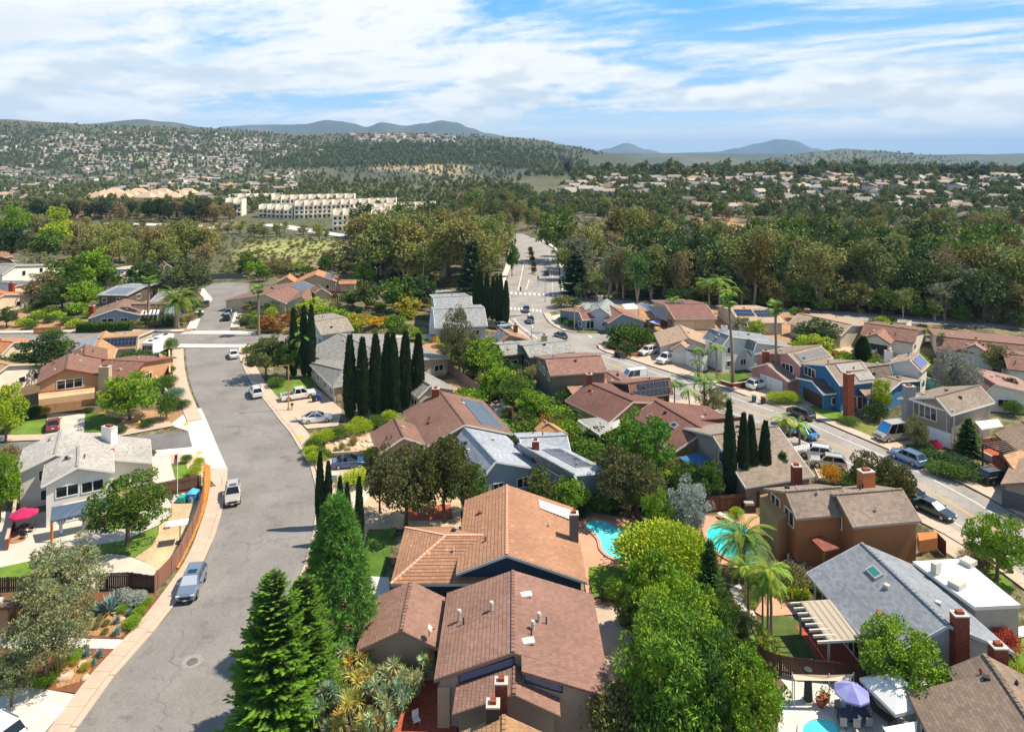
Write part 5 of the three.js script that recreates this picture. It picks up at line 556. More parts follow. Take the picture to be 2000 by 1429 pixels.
const GEN = {
  // spreading leafy tree, 8 m high, crown 3.6 m in radius
  broad(seed, q) { const r = rng(seed), b = new MB(), t = new MB(), n = q.clumps, tops = []; for (let i = 0; i < n; i++) { const d = rdir(r); if (d.y < -0.55) d.y = -0.55 + r() * 0.3; const k = i < n * 0.8 ? 0.78 + r() * 0.4 * (0.5 + fbm(d.x * 1.6 + seed, d.z * 1.6 + d.y * 2, 2, 310)) : r() * 0.6, c = V(d.x * 2.95 * k, 4.5 + d.y * 2.75 * k + (r() - 0.5) * 0.6, d.z * 2.95 * k), s = 0.36 + r() * r() * 0.75; tops.push(c); clumpLeaves(b, r, c, V(s, s * 0.78, s), q.per, q.lw, q.ll, q); } const base = V(0, 0, 0), fork = V((r() - 0.5) * 0.3, 2.0, (r() - 0.5) * 0.3); limb(t, r, base, fork, 0.24, 0.17, 0.05); for (let i = 0; i < 9; i++) limb(t, r, fork, tops[Math.floor(r() * n)], 0.12, 0.03); return { crown: b.geo(), trunk: t.geo(), H: 8, R: 3.6 }; },
  // tall gum with open drooping clusters on leaning stems, 18 m high
  gum(seed, q) { const r = rng(seed), b = new MB(), t = new MB(), stems = 2 + Math.floor(r() * 2); for (let s = 0; s < stems; s++) { const lean = r() * 6.28, R0 = 0.8 + r() * 2.2, top = V(Math.cos(lean) * R0, 13 + r() * 4, Math.sin(lean) * R0); limb(t, r, V(0, 0, 0), top, 0.34, 0.08, 0.06); for (let i = 0; i < q.clumps / stems; i++) { const h = 0.34 + 0.66 * Math.pow(r(), 0.8), a = r() * 6.28, k = (0.6 + r() * 3.1) * (1.15 - Math.abs(h - 0.62)), p = top.clone().multiplyScalar(h); const c = V(p.x + Math.cos(a) * k, p.y + r() * 1.2, p.z + Math.sin(a) * k), z = 0.9 + r() * 0.9; if (r() < 0.5) limb(t, r, p, c, 0.09, 0.03); clumpLeaves(b, r, c, V(z, z * 0.85, z), q.per, q.lw, q.ll, { up: -0.35, tone: 0.55, warm: 0.22 }); } } return { crown: b.geo(), trunk: t.geo(), H: 18, R: 4.8 }; },
  // narrow column, 10 m high and 0.9 m in radius
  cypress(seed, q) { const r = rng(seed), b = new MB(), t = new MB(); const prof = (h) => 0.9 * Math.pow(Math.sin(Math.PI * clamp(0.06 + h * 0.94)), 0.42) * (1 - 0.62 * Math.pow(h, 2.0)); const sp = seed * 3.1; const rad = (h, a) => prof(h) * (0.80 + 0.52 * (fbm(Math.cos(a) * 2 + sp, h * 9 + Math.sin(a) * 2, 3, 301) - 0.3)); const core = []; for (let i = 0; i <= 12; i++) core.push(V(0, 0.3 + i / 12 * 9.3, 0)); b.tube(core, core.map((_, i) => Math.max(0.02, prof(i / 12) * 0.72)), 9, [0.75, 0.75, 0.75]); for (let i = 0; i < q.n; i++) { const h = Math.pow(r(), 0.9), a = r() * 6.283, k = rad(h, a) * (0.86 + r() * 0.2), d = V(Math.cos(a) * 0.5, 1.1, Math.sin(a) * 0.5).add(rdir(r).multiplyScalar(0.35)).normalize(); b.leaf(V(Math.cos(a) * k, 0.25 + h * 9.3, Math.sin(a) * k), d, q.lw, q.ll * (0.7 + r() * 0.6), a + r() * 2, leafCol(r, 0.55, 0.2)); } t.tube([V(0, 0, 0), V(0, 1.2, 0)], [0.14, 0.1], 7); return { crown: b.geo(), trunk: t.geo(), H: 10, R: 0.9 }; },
  // pine with upswept tufts of long needles, 12 m
  pine(seed, q) { const r = rng(seed), b = new MB(), t = new MB(); t.tube([V(0, 0, 0), V(0.1, 5, 0), V(0, 11.6, 0)], [0.3, 0.2, 0.04], 8); for (let i = 0; i < q.tufts; i++) { const h = Math.pow(r(), 0.8), R0 = 3.3 * Math.pow(1 - h, 0.72) + 0.25, k = R0 * Math.sqrt(0.25 + 0.75 * r()), a = r() * 6.283, c = V(Math.cos(a) * k, 0.9 + h * 10.6 + (r() - 0.3) * 0.5, Math.sin(a) * k); if (r() < 0.16) t.tube([V(0, c.y - k * 0.25, 0), c], [0.06, 0.02], 5); const out = V(Math.cos(a), 0.75, Math.sin(a)).normalize(), tone = leafCol(r, 0.5, 0.25); for (let j = 0; j < q.per; j++) { const d = out.clone().multiplyScalar(0.75).add(rdir(r)).normalize(); b.leaf(c.clone().addScaledVector(out, r() * 0.35), d, q.lw, q.ll * (0.7 + r() * 0.5), r() * 3, tone.map((x) => x * (0.85 + r() * 0.3))); } } return { crown: b.geo(), trunk: t.geo(), H: 12, R: 3.4 }; },
  // conifer with tiers of flat feathery branches, 13 m
  fir(seed, q) { const r = rng(seed), b = new MB(), t = new MB(); t.tube([V(0, 0, 0), V(0, 12.6, 0)], [0.3, 0.04], 8); const tiers = q.tiers; for (let i = 0; i < tiers; i++) { const h = Math.min(0.99, (i + r() * 2.4 - 1.2) / tiers + 0.01), R0 = ((q.R ?? 3.2) * Math.pow(1 - clamp(h), 0.62) + 0.15) * (0.66 + 0.5 * r()), nb = 7 + Math.floor(r() * 4 + (1 - h) * 4); for (let j = 0; j < nb; j++) { const a = r() * 6.283, L = R0 * (0.72 + r() * 0.4), o = V(0, 0.5 + h * 12 + (r() - 0.5) * 0.5, 0), d = V(Math.cos(a), 0.22 - 0.34 * (1 - h) + (r() - 0.3) * 0.5, Math.sin(a)), s = V(-Math.sin(a), 0, Math.cos(a)); const n = Math.ceil(L * q.per); if (r() < 0.3) t.tube([o, o.clone().addScaledVector(d, L * 0.8)], [0.05, 0.015], 4); for (let k = 0; k < n; k++) { const u = 0.18 + 0.82 * k / n, p = o.clone().addScaledVector(d, L * u).add(V(0, Math.pow(u, 2) * L * 0.16, 0)), tip = u > 0.74 ? 1.75 : 0.85, w = 0.25 + 0.55 * (1 - u); for (const sd of [-1, 1]) { const e = d.clone().multiplyScalar(0.8).addScaledVector(s, sd * (0.9 + r() * 0.4)).add(V(0, 0.18 + (r() - 0.5) * 0.5, 0)).normalize(); b.leaf(p, e, q.lw, q.ll * (0.6 + w) * (0.8 + r() * 0.4), r() * 0.8, leafCol(r, 0.4, 0.2).map((x, m2) => x * (m2 < 2 ? tip : 1))); } } } } return { crown: b.geo(), trunk: t.geo(), H: 13, R: 3.3 }; },
  // mound of leaves, 2 m high
  bush(seed, q) { const r = rng(seed), b = new MB(), t = new MB(); for (let i = 0; i < q.clumps; i++) { const a = r() * 6.283, k = Math.sqrt(r()) * 0.85, h = 0.45 + 1.05 * Math.sqrt(Math.max(0, 1 - k * k)) * (0.55 + r() * 0.45), s = 0.36 + r() * 0.22; clumpLeaves(b, r, V(Math.cos(a) * k, h, Math.sin(a) * k), V(s, s * 0.85, s), q.per, q.lw, q.ll, q); } for (let i = 0; i < 4; i++) limb(t, r, V(0, 0, 0), V((r() - 0.5) * 0.9, 0.9, (r() - 0.5) * 0.9), 0.05, 0.02); return { crown: b.geo(), trunk: t.geo(), H: 2, R: 1.15 }; },
  // palm with fan leaves and a skirt of dead ones, 16 m
  fan(seed, q) { const r = rng(seed), b = new MB(), t = new MB(), s = new MB(), lean = (r() - 0.5) * 1.6, top = V(lean, 14.4, (r() - 0.5) * 0.8); t.tube([V(0, 0, 0), V(lean * 0.2, 4, 0), V(lean * 0.55, 9, top.z * 0.5), top], [0.36, 0.27, 0.22, 0.2], 8); const fanLeaf = (d, L, col, dst) => { const c = top.clone().addScaledVector(d, L * 0.45), up = V(0, 1, 0), sd = d.clone().cross(up).normalize(), no = sd.clone().cross(d); dst.bar(top, c, 0.05, 0.04, col); for (let k = 0; k < 11; k++) { const a = (k / 10 - 0.5) * 2.5, e = d.clone().multiplyScalar(Math.cos(a)).addScaledVector(sd, Math.sin(a)).addScaledVector(no, -0.25).normalize(); dst.leaf(c, e, 0.17, L * 0.62 * (1 - Math.abs(a) * 0.12), 0.2, col); } }; for (let i = 0; i < 34; i++) { const a = r() * 6.283, e = -0.85 + 2.0 * r(), d = V(Math.cos(a) * Math.cos(e), Math.sin(e), Math.sin(a) * Math.cos(e)); fanLeaf(d, 1.7 + r() * 0.3, leafCol(r, 0.5, 0.25), b); } for (let i = 0; i < 12; i++) { const a = r() * 6.283, d = V(Math.cos(a) * 0.45, -1, Math.sin(a) * 0.45).normalize(); fanLeaf(d, 1.3, [0.9 + r() * 0.3, 0.9, 0.8], s); } return { crown: b.geo(), trunk: t.geo(), skirt: s.geo(), H: 16, R: 2.0 }; },
  // palm with arching feather fronds
  feather(seed, q) { const r = rng(seed), b = new MB(), t = new MB(), H0 = q.trunk, top = V((r() - 0.5) * 0.6, H0, (r() - 0.5) * 0.6); t.tube([V(0, 0, 0), V(top.x * 0.4, H0 * 0.5, 0), top], [q.tr * 1.3, q.tr, q.tr * 0.9], 8); for (let i = 0; i < q.fronds; i++) { const a = i * 2.4 + r() * 0.5, e0 = lerp(1.25, -0.25, i / q.fronds) + (r() - 0.5) * 0.2, L = q.L * (0.85 + r() * 0.25), N = 14, col = leafCol(r, 0.35, 0.4); let p = top.clone(), e = e0; const pts = []; for (let k = 0; k <= N; k++) { pts.push(p.clone()); p = p.clone().add(V(Math.cos(a) * Math.cos(e), Math.sin(e), Math.sin(a) * Math.cos(e)).multiplyScalar(L / N)); e -= q.arch / N * (0.6 + k / N); } const sd = V(-Math.sin(a), 0, Math.cos(a)); for (let k = 0; k < N; k++) { b.bar(pts[k], pts[k + 1], 0.05 * (1 - k / N) + 0.015, 0.04, col); const dir = pts[k + 1].clone().sub(pts[k]).normalize(), ll = q.leaf * Math.sin(3.14 * clamp(0.14 + k / N * 0.82)); for (const s of [-1, 1]) for (const f of [0, 0.5]) b.leaf(pts[k].clone().lerp(pts[k + 1], f), sd.clone().multiplyScalar(s).addScaledVector(dir, 0.75).add(V(0, q.droop, 0)).normalize(), q.lw, ll * (0.85 + r() * 0.3), 0.3 * s, col.map((x) => x * (0.85 + r() * 0.3))); } } return { crown: b.geo(), trunk: t.geo(), H: H0 + q.L * 0.55, R: q.L * 0.8 }; },
  // several stems ending in balls of stiff sword leaves, 4 m
  yucca(seed, q) { const r = rng(seed), b = new MB(), t = new MB(); for (let i = 0; i < q.heads; i++) { const a = r() * 6.283, k = 0.3 + Math.sqrt(r()) * 1.25, h = 1.3 + r() * 2.1, c = V(Math.cos(a) * k, h, Math.sin(a) * k); limb(t, r, V(k * Math.cos(a) * 0.2, 0, k * Math.sin(a) * 0.2), c, 0.12, 0.08, 0.1); const tone = leafCol(r, 0.4, r() < 0.25 ? 0.9 : 0.25); for (let j = 0; j < 64; j++) { const d = rdir(r); d.y = d.y * 0.85 + 0.32; d.normalize(); b.leaf(c.clone().addScaledVector(d, 0.06), d, 0.10, 0.6 + r() * 0.25, r() * 1.5, tone.map((x) => x * (0.8 + r() * 0.4))); } } return { crown: b.geo(), trunk: t.geo(), H: 3.8, R: 2.0 }; },
  // ground rosette of thick pointed leaves, 0.9 m
  agave(seed) { const r = rng(seed), b = new MB(); for (let i = 0; i < 34; i++) { const a = i * 2.4, e = lerp(1.35, 0.15, i / 34), d = V(Math.cos(a) * Math.cos(e), Math.sin(e), Math.sin(a) * Math.cos(e)); b.leaf(V(0, 0.05, 0).addScaledVector(d, 0.06), d, 0.24, 0.8 + r() * 0.15, Math.PI / 2 * 0, leafCol(r, 0.4, 0.1)); } return { crown: b.geo(), H: 0.85, R: 0.8 }; },
  // tussock of fine blades, 0.9 m
  tussock(seed) { const r = rng(seed), b = new MB(); for (let i = 0; i < 420; i++) { const a = r() * 6.283, e = 0.35 + r() * 1.1, d = V(Math.cos(a) * Math.cos(e), Math.sin(e), Math.sin(a) * Math.cos(e)); b.leaf(V((r() - 0.5) * 0.4, 0, (r() - 0.5) * 0.4), d, 0.04, 0.6 + r() * 0.4, r(), leafCol(r, 0.5, 0.3)); } return { crown: b.geo(), H: 0.9, R: 0.85 }; },
};
const KINDS = {
  broadD: ['broad', 4, { clumps: 120, per: 150, lw: 0.13, ll: 0.24 }], broad: ['broad', 4, { clumps: 85, per: 80, lw: 0.19, ll: 0.34 }], broadL: ['broad', 4, { clumps: 60, per: 44, lw: 0.32, ll: 0.5 }], bigleaf: ['broad', 2, { clumps: 85, per: 90, lw: 0.22, ll: 0.40, up: 0.6 }], weep: ['broad', 3, { clumps: 120, per: 150, lw: 0.09, ll: 0.34, up: -0.5 }], airy: ['broad', 3, { clumps: 115, per: 120, lw: 0.10, ll: 0.26, tone: 0.4 }], dome: ['bush', 2, { clumps: 190, per: 110, lw: 0.055, ll: 0.085, topOnly: 1, up: 0.6, tone: 0.25 }],
  gum: ['gum', 4, { clumps: 60, per: 74, lw: 0.30, ll: 0.62 }], gumL: ['gum', 3, { clumps: 46, per: 40, lw: 0.5, ll: 0.9 }],
  cypress: ['cypress', 5, { n: 4200, lw: 0.15, ll: 0.42 }], pine: ['pine', 2, { tufts: 1150, per: 34, lw: 0.055, ll: 0.55 }], pineL: ['pine', 3, { tufts: 260, per: 18, lw: 0.12, ll: 0.75 }], fir: ['fir', 3, { tiers: 72, per: 9, lw: 0.11, ll: 0.44 }], firL: ['fir', 2, { tiers: 26, per: 3, lw: 0.3, ll: 0.9 }],
  bush: ['bush', 4, { clumps: 60, per: 60, lw: 0.075, ll: 0.14 }], bushL: ['bush', 3, { clumps: 34, per: 36, lw: 0.14, ll: 0.22 }], ball: ['bush', 2, { clumps: 130, per: 60, lw: 0.05, ll: 0.09, tone: 0.15 }],
  fan: ['fan', 3, {}], queen: ['feather', 3, { trunk: 8, tr: 0.16, fronds: 17, L: 3.4, arch: 2.1, leaf: 0.75, lw: 0.09, droop: -0.35 }], date: ['feather', 2, { trunk: 3.4, tr: 0.36, fronds: 62, L: 3.6, arch: 1.5, leaf: 0.55, lw: 0.07, droop: 0.12 }], young: ['feather', 2, { trunk: 3.2, tr: 0.17, fronds: 15, L: 2.6, arch: 1.9, leaf: 0.6, lw: 0.09, droop: -0.2 }],
  yucca: ['yucca', 3, { heads: 16 }], agave: ['agave', 2], tussock: ['tussock', 2],
};
const geoms = new Map();
function variant(kind, i) { const [gen, n, q] = KINDS[kind], k = kind + (i % n); if (!geoms.has(k)) geoms.set(k, GEN[gen](1000 + (i % n) * 17 + gen.length, q || {})); return geoms.get(k); }
const COL = { mid: 0x557528, bright: 0x759a28, lime: 0x98b02a, dark: 0x3d5c2a, deep: 0x2f4a26, olive: 0x7d8250, grey: 0x7d866a, silver: 0x9fada8, euc: 0x7f8c4c, eucB: 0x8c9050, brown: 0x88805a, rust: 0x966a36, cyp: 0x3a5030, pine: 0x5c8c3a, fir: 0x4a6c22, palm: 0x6c923a, yel: 0xa8a23a, yuc: 0xaab888, agave: 0x7f9a98, straw: 0xb0ab72, teal: 0x5f8a76, red: 0xa84a3a, pink: 0xc23a68, gold: 0xc09a2a };
const BARK = { gum: 'barkPale', fan: 'palmTrunk', queen: 'palmTrunk', date: 'palmTrunk', young: 'palmTrunk' };
let plantSeed = 1;
function grow(kind, pos, H, Rr, color, name, label, category, group) {
  const r = rng(9000 + plantSeed), vv = variant(kind, plantSeed++), g = thing(name, label, category, pos, group);
  const k = part(g, /palm/.test(name) ? 'fronds' : /agave|grass/.test(name) ? 'leaves' : 'crown', vv.crown, leafM(color)); if (vv.trunk) part(g, 'trunk', vv.trunk, m[BARK[kind] || 'bark']); if (vv.skirt) part(g, 'dead_fronds', vv.skirt, leafM(0x8a6d45));
  g.scale.set(Rr / vv.R, H / vv.H, Rr / vv.R * (0.92 + r() * 0.16)); if (kind === 'cypress') { g.rotation.z = (r() - 0.5) * 0.05; g.rotation.x = (r() - 0.5) * 0.05; } g.rotation.y = kind === 'fan' ? (r() - 0.5) * 0.8 : r() * 6.283; FOOT.push([pos.x, pos.z, Rr * 0.45]); return g;
}
// as seen in the photo: foot (x, y), top y, width in photo pixels
const plant = (kind, x, y, top, w, col, name, label, category = 'tree', group) => { const p = P(x, y), s = -p.z / F; return grow(kind, p, (y - top) * s, w * s / 2, COL[col] ?? col, name, label, category, group); };
const B = (kind, x, y, top, w, col, label) => plant(kind, x, y, top, w, col, 'leafy_tree', label);
const S = (kind, x, y, top, w, col, label) => plant(kind, x, y, top, w, col, 'shrub', label, 'shrub');
// cypresses
[[683, 820, 650], [709, 818, 654], [733, 813, 649], [754, 809, 647], [770, 808, 646], [789, 801, 642], [815, 794, 648]].forEach(([x, y, t], i) => plant('cypress', x, y, t, 27, 'cyp', 'cypress_tree', ['first', 'second', 'third', 'fourth', 'fifth', 'sixth', 'rightmost'][i] + ' of seven tall cypresses in the row, counted from the left', 'tree'));
[[1427, 978, 778], [1450, 974, 800], [1469, 970, 808], [1491, 966, 817]].forEach(([x, y, t], i) => plant('cypress', x, y, t, 26, 'cyp', 'cypress_tree', ['tallest and leftmost', 'second from left', 'third from left', 'rightmost'][i] + ' of four dark cypresses before the taupe shingle roof'));
[[624, 1032, 880], [641, 1030, 897], [664, 1062, 927], [678, 1064, 940], [702, 1092, 928]].forEach(([x, y, t], i) => plant('cypress', x, y, t, 19, 'cyp', 'cypress_tree', ['leftmost slim cypress at the street edge above the pine', 'second slim cypress at the street edge above the pine', 'middle slim cypress behind the pine', 'shorter fourth slim cypress behind the pine', 'lone slim cypress on the pale gravel right of the pine'][i]));
[[573, 738, 597], [594, 736, 594], [606, 738, 592]].forEach(([x, y, t], i) => plant('cypress', x, y, t, 19, 'cyp', 'cypress_tree', ['left', 'middle', 'right'][i] + ' one of three tall cypresses left of the grey slab house'));
[[929, 622, 525], [939, 622, 527], [951, 624, 530], [962, 626, 538], [972, 630, 540], [978, 632, 533], [988, 634, 546]].forEach(([x, y, t], i) => plant('cypress', x, y, t, 14, 'cyp', 'cypress_tree', 'slender cypress in the far clump beside the stepped grey house', 'tree', 'far clump of cypresses'));
plant('cypress', 1686, 710, 655, 30, 'dark', 'cypress_tree', 'broad clipped column tree in front of the white walled garage house');
plant('fir', 1530, 960, 880, 52, 'dark', 'juniper_tree', 'twisted pointed juniper right of the four cypresses');
plant('fir', 1893, 885, 815, 56, 'dark', 'juniper_tree', 'dark leaning juniper in front of the balcony house patio');
for (const [x, y, t] of [[1893, 495, 455], [1901, 497, 455], [1910, 498, 455], [1919, 498, 456]]) plant('cypress', x, y, t, 8, 'deep', 'cypress_tree', 'thin black cypress on the distant right slope', 'tree', 'thin cypresses on the distant right slope');
for (const [x, y, t] of [[1788, 372, 352], [1794, 372, 353], [1818, 378, 342], [1827, 378, 342]]) plant('cypress', x, y, t, 11, 'deep', 'cypress_tree', 'dark far cypress among the hillside houses at right', 'tree', 'dark far cypresses at right');
// conifers at the foot of the picture
plant('pine', 658, 1285, 972, 172, 'pine', 'pine_tree', 'big bushy pine with long bright needles beside the left street');
plant('fir', 533, 1455, 1108, 195, 'fir', 'conifer_tree', 'left spire of the twin dark green conifers at the bottom of the street'); plant('fir', 594, 1405, 1118, 165, 'fir', 'conifer_tree', 'right spire of the twin conifers, next to the yuccas');
[[650, 1345, 1258, 85], [700, 1325, 1255, 90], [745, 1310, 1262, 80], [790, 1305, 1250, 85], [815, 1335, 1262, 70], [690, 1390, 1300, 95], [745, 1385, 1290, 95], [800, 1378, 1300, 60], [640, 1440, 1335, 80], [690, 1455, 1345, 90], [735, 1465, 1365, 80], [770, 1420, 1330, 70]].forEach(([x, y, t, w], i) => plant('yucca', x, y, t, w, i % 4 === 1 ? 0xbab868 : i % 3 === 2 ? 0x8faa88 : 'yuc', 'yucca', 'spiky grey green yucca in the thicket beside the brown tiled house', 'yucca', 'yucca thicket beside the brown tiled house'));
// near left
B('broadD', 248, 1066, 928, 145, 'mid', 'dark leafy shade tree on the lawn before the grey two storey house'); B('broadD', 252, 820, 730, 108, 'bright', 'round bright green tree on the sandy bank beside the tan balcony house');
plant('airy', 122, 1200, 1062, 160, 0x808b64, 'olive_tree', 'upper grey green olive tree, overlapping the dark picket fence'); plant('airy', 90, 1335, 1142, 150, 0x808b64, 'olive_tree', 'lower grey green olive tree in the front garden with agaves'); plant('airy', 22, 1380, 1268, 92, 0x76825a, 'olive_tree', 'low olive bough at the left edge above the driveway');
B('broadD', -2, 1020, 885, 80, 'bright', 'leafy tree cut by the left edge beside the red parasol'); B('broad', 10, 865, 750, 72, 'lime', 'yellow green tree at the left edge above the small lawn'); B('broad', 78, 738, 655, 100, 'deep', 'large dark round tree left of the solar roof house'); B('broad', 122, 712, 660, 64, 'mid', 'mid green tree touching the dark round tree beside the solar arrays'); B('broad', 22, 742, 690, 60, 'mid', 'low green tree left of the tan balcony house'); B('broad', 70, 745, 700, 42, 'bright', 'small bright tree hugging the balcony house on its left'); S('bush', 263, 716, 682, 66, 'dark', 'spreading dark shrub in front of the white canopy by the camper'); S('bush', 327, 685, 656, 34, 'mid', 'round shrub on the corner beside the camper'); S('bush', 100, 668, 640, 40, 'mid', 'shrub at the cross street kerb above the dark tree');
[[325, 755, 730, 40, 'mid'], [341, 778, 756, 38, 'teal'], [350, 797, 780, 38, 'dark'], [305, 760, 738, 30, 'mid'], [287, 834, 816, 28, 'dark'], [334, 730, 712, 16, 'bright'], [235, 845, 832, 26, 'dark'], [172, 805, 795, 22, 'dark'], [86, 812, 793, 20, 'yel']].forEach(([x, y, t, w, c], i) => S('ball', x, y, t, w, c, ['clipped round shrub on the bank, uppermost of the larger three', 'bluish green round shrub on the bank beside the pavement', 'lowest round shrub on the bank beside the pavement', 'shrub against the low wall of the bank', 'dark ball shrub on the pink sand above the alley', 'tiny bright shrub at the foot of the brick wall', 'low plant at the alley end beneath the bright tree', 'little clipped hedge beside the balcony house garage', 'yellowish bush left of the balcony house garage'][i])); S('bush', 325, 820, 762, 36, 'mid', 'thin young shrub tree on the sandy bank');
S('bush', 14, 910, 865, 40, 'brown', 'purplish brown shrub at the left edge behind the grey house'); S('ball', 364, 904, 886, 22, 'mid', 'small clipped bush beside the short lawn near the flagpole'); S('ball', 388, 910, 892, 22, 'lime', 'bright clipped bush at the pavement corner by the flagpole'); S('ball', 380, 928, 908, 28, 'lime', 'largest bright bush by the flagpole lawn'); S('ball', 299, 890, 878, 12, 'brown', 'little brown ball shrub at the grey roof corner');
// garden of agaves and balls at lower left
[[212, 1197, 45], [228, 1185, 40], [190, 1200, 32], [228, 1218, 20], [252, 1203, 20], [228, 1240, 22], [168, 1283, 22], [194, 1283, 22], [181, 1300, 18]].forEach(([x, y, w], i) => plant('agave', x, y, y - w * 0.75, w, 'agave', 'agave', 'blue grey agave rosette in the gravel front garden', 'agave', 'agaves in the gravel front garden'));
[[162, 1224, 20, 'lime'], [193, 1215, 16, 'olive'], [207, 1222, 15, 'olive'], [188, 1228, 15, 'olive'], [205, 1238, 14, 'olive'], [166, 1270, 14, 'olive'], [145, 1300, 14, 'yel'], [166, 1310, 20, 'yel']].forEach(([x, y, w, c]) => plant('ball', x, y, y - w * 0.9, w, c, 'ball_shrub', 'small ball shaped shrub in the gravel front garden', 'shrub', 'ball shrubs in the gravel front garden'));
[[242, 1192, 26, 'bright'], [272, 1200, 26, 'bright'], [282, 1182, 30, 'bright'], [258, 1225, 38, 'bright'], [140, 1290, 36, 'bright'], [88, 1338, 42, 'bright']].forEach(([x, y, w, c]) => plant('bush', x, y, y - w * 0.55, w, c, 'ground_cover', 'bright green ground cover mound in the gravel front garden', 'shrub', 'ground cover mounds in the front garden'));
[[174, 1196, 34], [112, 1312, 40], [60, 1330, 30]].forEach(([x, y, w]) => plant('tussock', x, y, y - w, w, 'straw', 'grass_tussock', 'pale ornamental grass tussock in the gravel front garden', 'grass', 'ornamental grass tussocks')); [[238, 1178, 36], [268, 1182, 36], [30, 1300, 34]].forEach(([x, y, w]) => plant('bush', x, y, y - w * 0.8, w, 'silver', 'silver_shrub', 'silvery feathery shrub in the gravel front garden', 'shrub', 'silver shrubs in the front garden'));
// around the terracotta house
plant('broadD', 792, 1032, 872, 150, 0x5a5f36, 'multi_stem_tree', 'left dense olive brown tree with several bare stems before the terracotta house'); plant('broadD', 868, 1018, 848, 118, 0x55602f, 'multi_stem_tree', 'right olive brown tree beside the terracotta roof'); plant('broadD', 742, 1005, 872, 70, 0x5a5f36, 'multi_stem_tree', 'small olive brown tree left of the dense pair, over the driveway'); B('broad', 925, 1005, 905, 60, 'mid', 'tree squeezed between the terracotta and the white roof'); B('broad', 1058, 1008, 916, 72, 0x5c6a35, 'rust tipped green tree behind the terracotta ridge'); B('broad', 1115, 1010, 932, 74, 'bright', 'bright tree by the dark board fence behind the pool'); S('bush', 1135, 1012, 985, 40, 'deep', 'dark bush at the pool corner of the terracotta roof'); S('bush', 700, 945, 918, 70, 'lime', 'low lime green hedge in front of the blue car'); S('bush', 728, 895, 872, 36, 'lime', 'lime hedge plant at the nose of the blue car');
B('broadD', 1252, 975, 806, 132, 0x5c8a30, 'big light green tree in front of the skylight roof'); B('airy', 1228, 1008, 872, 140, 0x5b6038, 'dusky open tree with twin pale trunks by the board fence'); B('broad', 1290, 1065, 955, 62, 'bright', 'leafy bright tree left of the silver tree'); plant('airy', 1345, 1062, 932, 92, 'silver', 'silver_tree', 'silvery blue feathery tree beside the dome of clipped green'); B('broad', 1340, 985, 900, 64, 'mid', 'round tree in front of the blue patio roof, left of a pair'); B('broad', 1382, 990, 898, 62, 'mid', 'round tree in front of the blue patio roof, right of a pair'); S('bush', 1180, 960, 915, 80, 'deep', 'dark hedge mass at the corner of the back lawn');
plant('dome', 1296, 1138, 1022, 172, 'lime', 'dome_tree', 'wide yellow green dome shaped tree hanging over the pool'); B('bigleaf', 1285, 1235, 1078, 140, 'bright', 'large leaved bright tree below the yellow green dome'); plant('fir', 1388, 1240, 1050, 78, 'dark', 'conifer_tree', 'dark feathery conifer between the dome tree and the date palm'); B('broadD', 1325, 1330, 1130, 165, 0x82a62c, 'green tree mass in the middle of the central thicket'); B('weep', 1310, 1440, 1195, 200, 0x688f2a, 'largest weeping green tree of the central thicket'); B('weep', 1395, 1450, 1225, 140, 0x48702a, 'darker weeping tree on the right of the thicket'); B('broadD', 1455, 1480, 1270, 150, 'bright', 'light green tree at the lower right of the thicket'); B('broadD', 1400, 1290, 1150, 80, 'mid', 'tree on the right flank of the thicket beside the rockery'); S('bush', 1200, 1175, 1125, 40, 'bright', 'pointed shrub on the little lawn by the pool'); B('broadD', 1235, 1260, 1140, 70, 'mid', 'shaded tree beside the garden path of the brown tiled house'); S('bush', 1497, 1440, 1320, 60, 'bright', 'tall bright shrub beside the grill');
S('bush', 1200, 1470, 1338, 120, 0x6b7040, 'sparse shrub with orange flowers beside the ladder'); S('bush', 1300, 1500, 1342, 130, 'mid', 'dark leaved shrub with reddish flowers at the bottom edge'); S('bush', 1400, 1500, 1352, 120, 'mid', 'flowering shrub at the bottom of the thicket, right of the reddish one'); S('bush', 1265, 1440, 1372, 60, 'red', 'patch of red flowering bougainvillea in the bottom shrubs');
plant('date', 1450, 1130, 1012, 118, 0x6f8a34, 'date_palm', 'full round date palm over the teal pool', 'palm'); plant('queen', 1507, 1252, 1085, 92, 0x7a9a34, 'feather_palm', 'central feather palm on the putting green', 'palm'); plant('queen', 1490, 1240, 1105, 70, 0x7a9a34, 'feather_palm', 'left slim palm beside the putting green', 'palm'); plant('queen', 1500, 1256, 1118, 70, 0x8aa03c, 'feather_palm', 'short palm tucked beside the central feather palm', 'palm'); plant('queen', 1462, 1215, 1085, 80, 0x7a9a34, 'feather_palm', 'palm between the date palm and the putting green', 'palm'); [[1475, 1280, 55], [1510, 1290, 40], [1455, 1235, 40], [1425, 1210, 40], [1545, 1150, 50]].forEach(([x, y, w], i) => plant(i < 2 ? 'yucca' : 'bush', x, y, y - w, w * 1.3, i < 2 ? 0x87a044 : 'olive', 'garden_plant', 'spreading garden plant on the rockery beside the putting green', 'plant', 'garden plants on the rockery'));
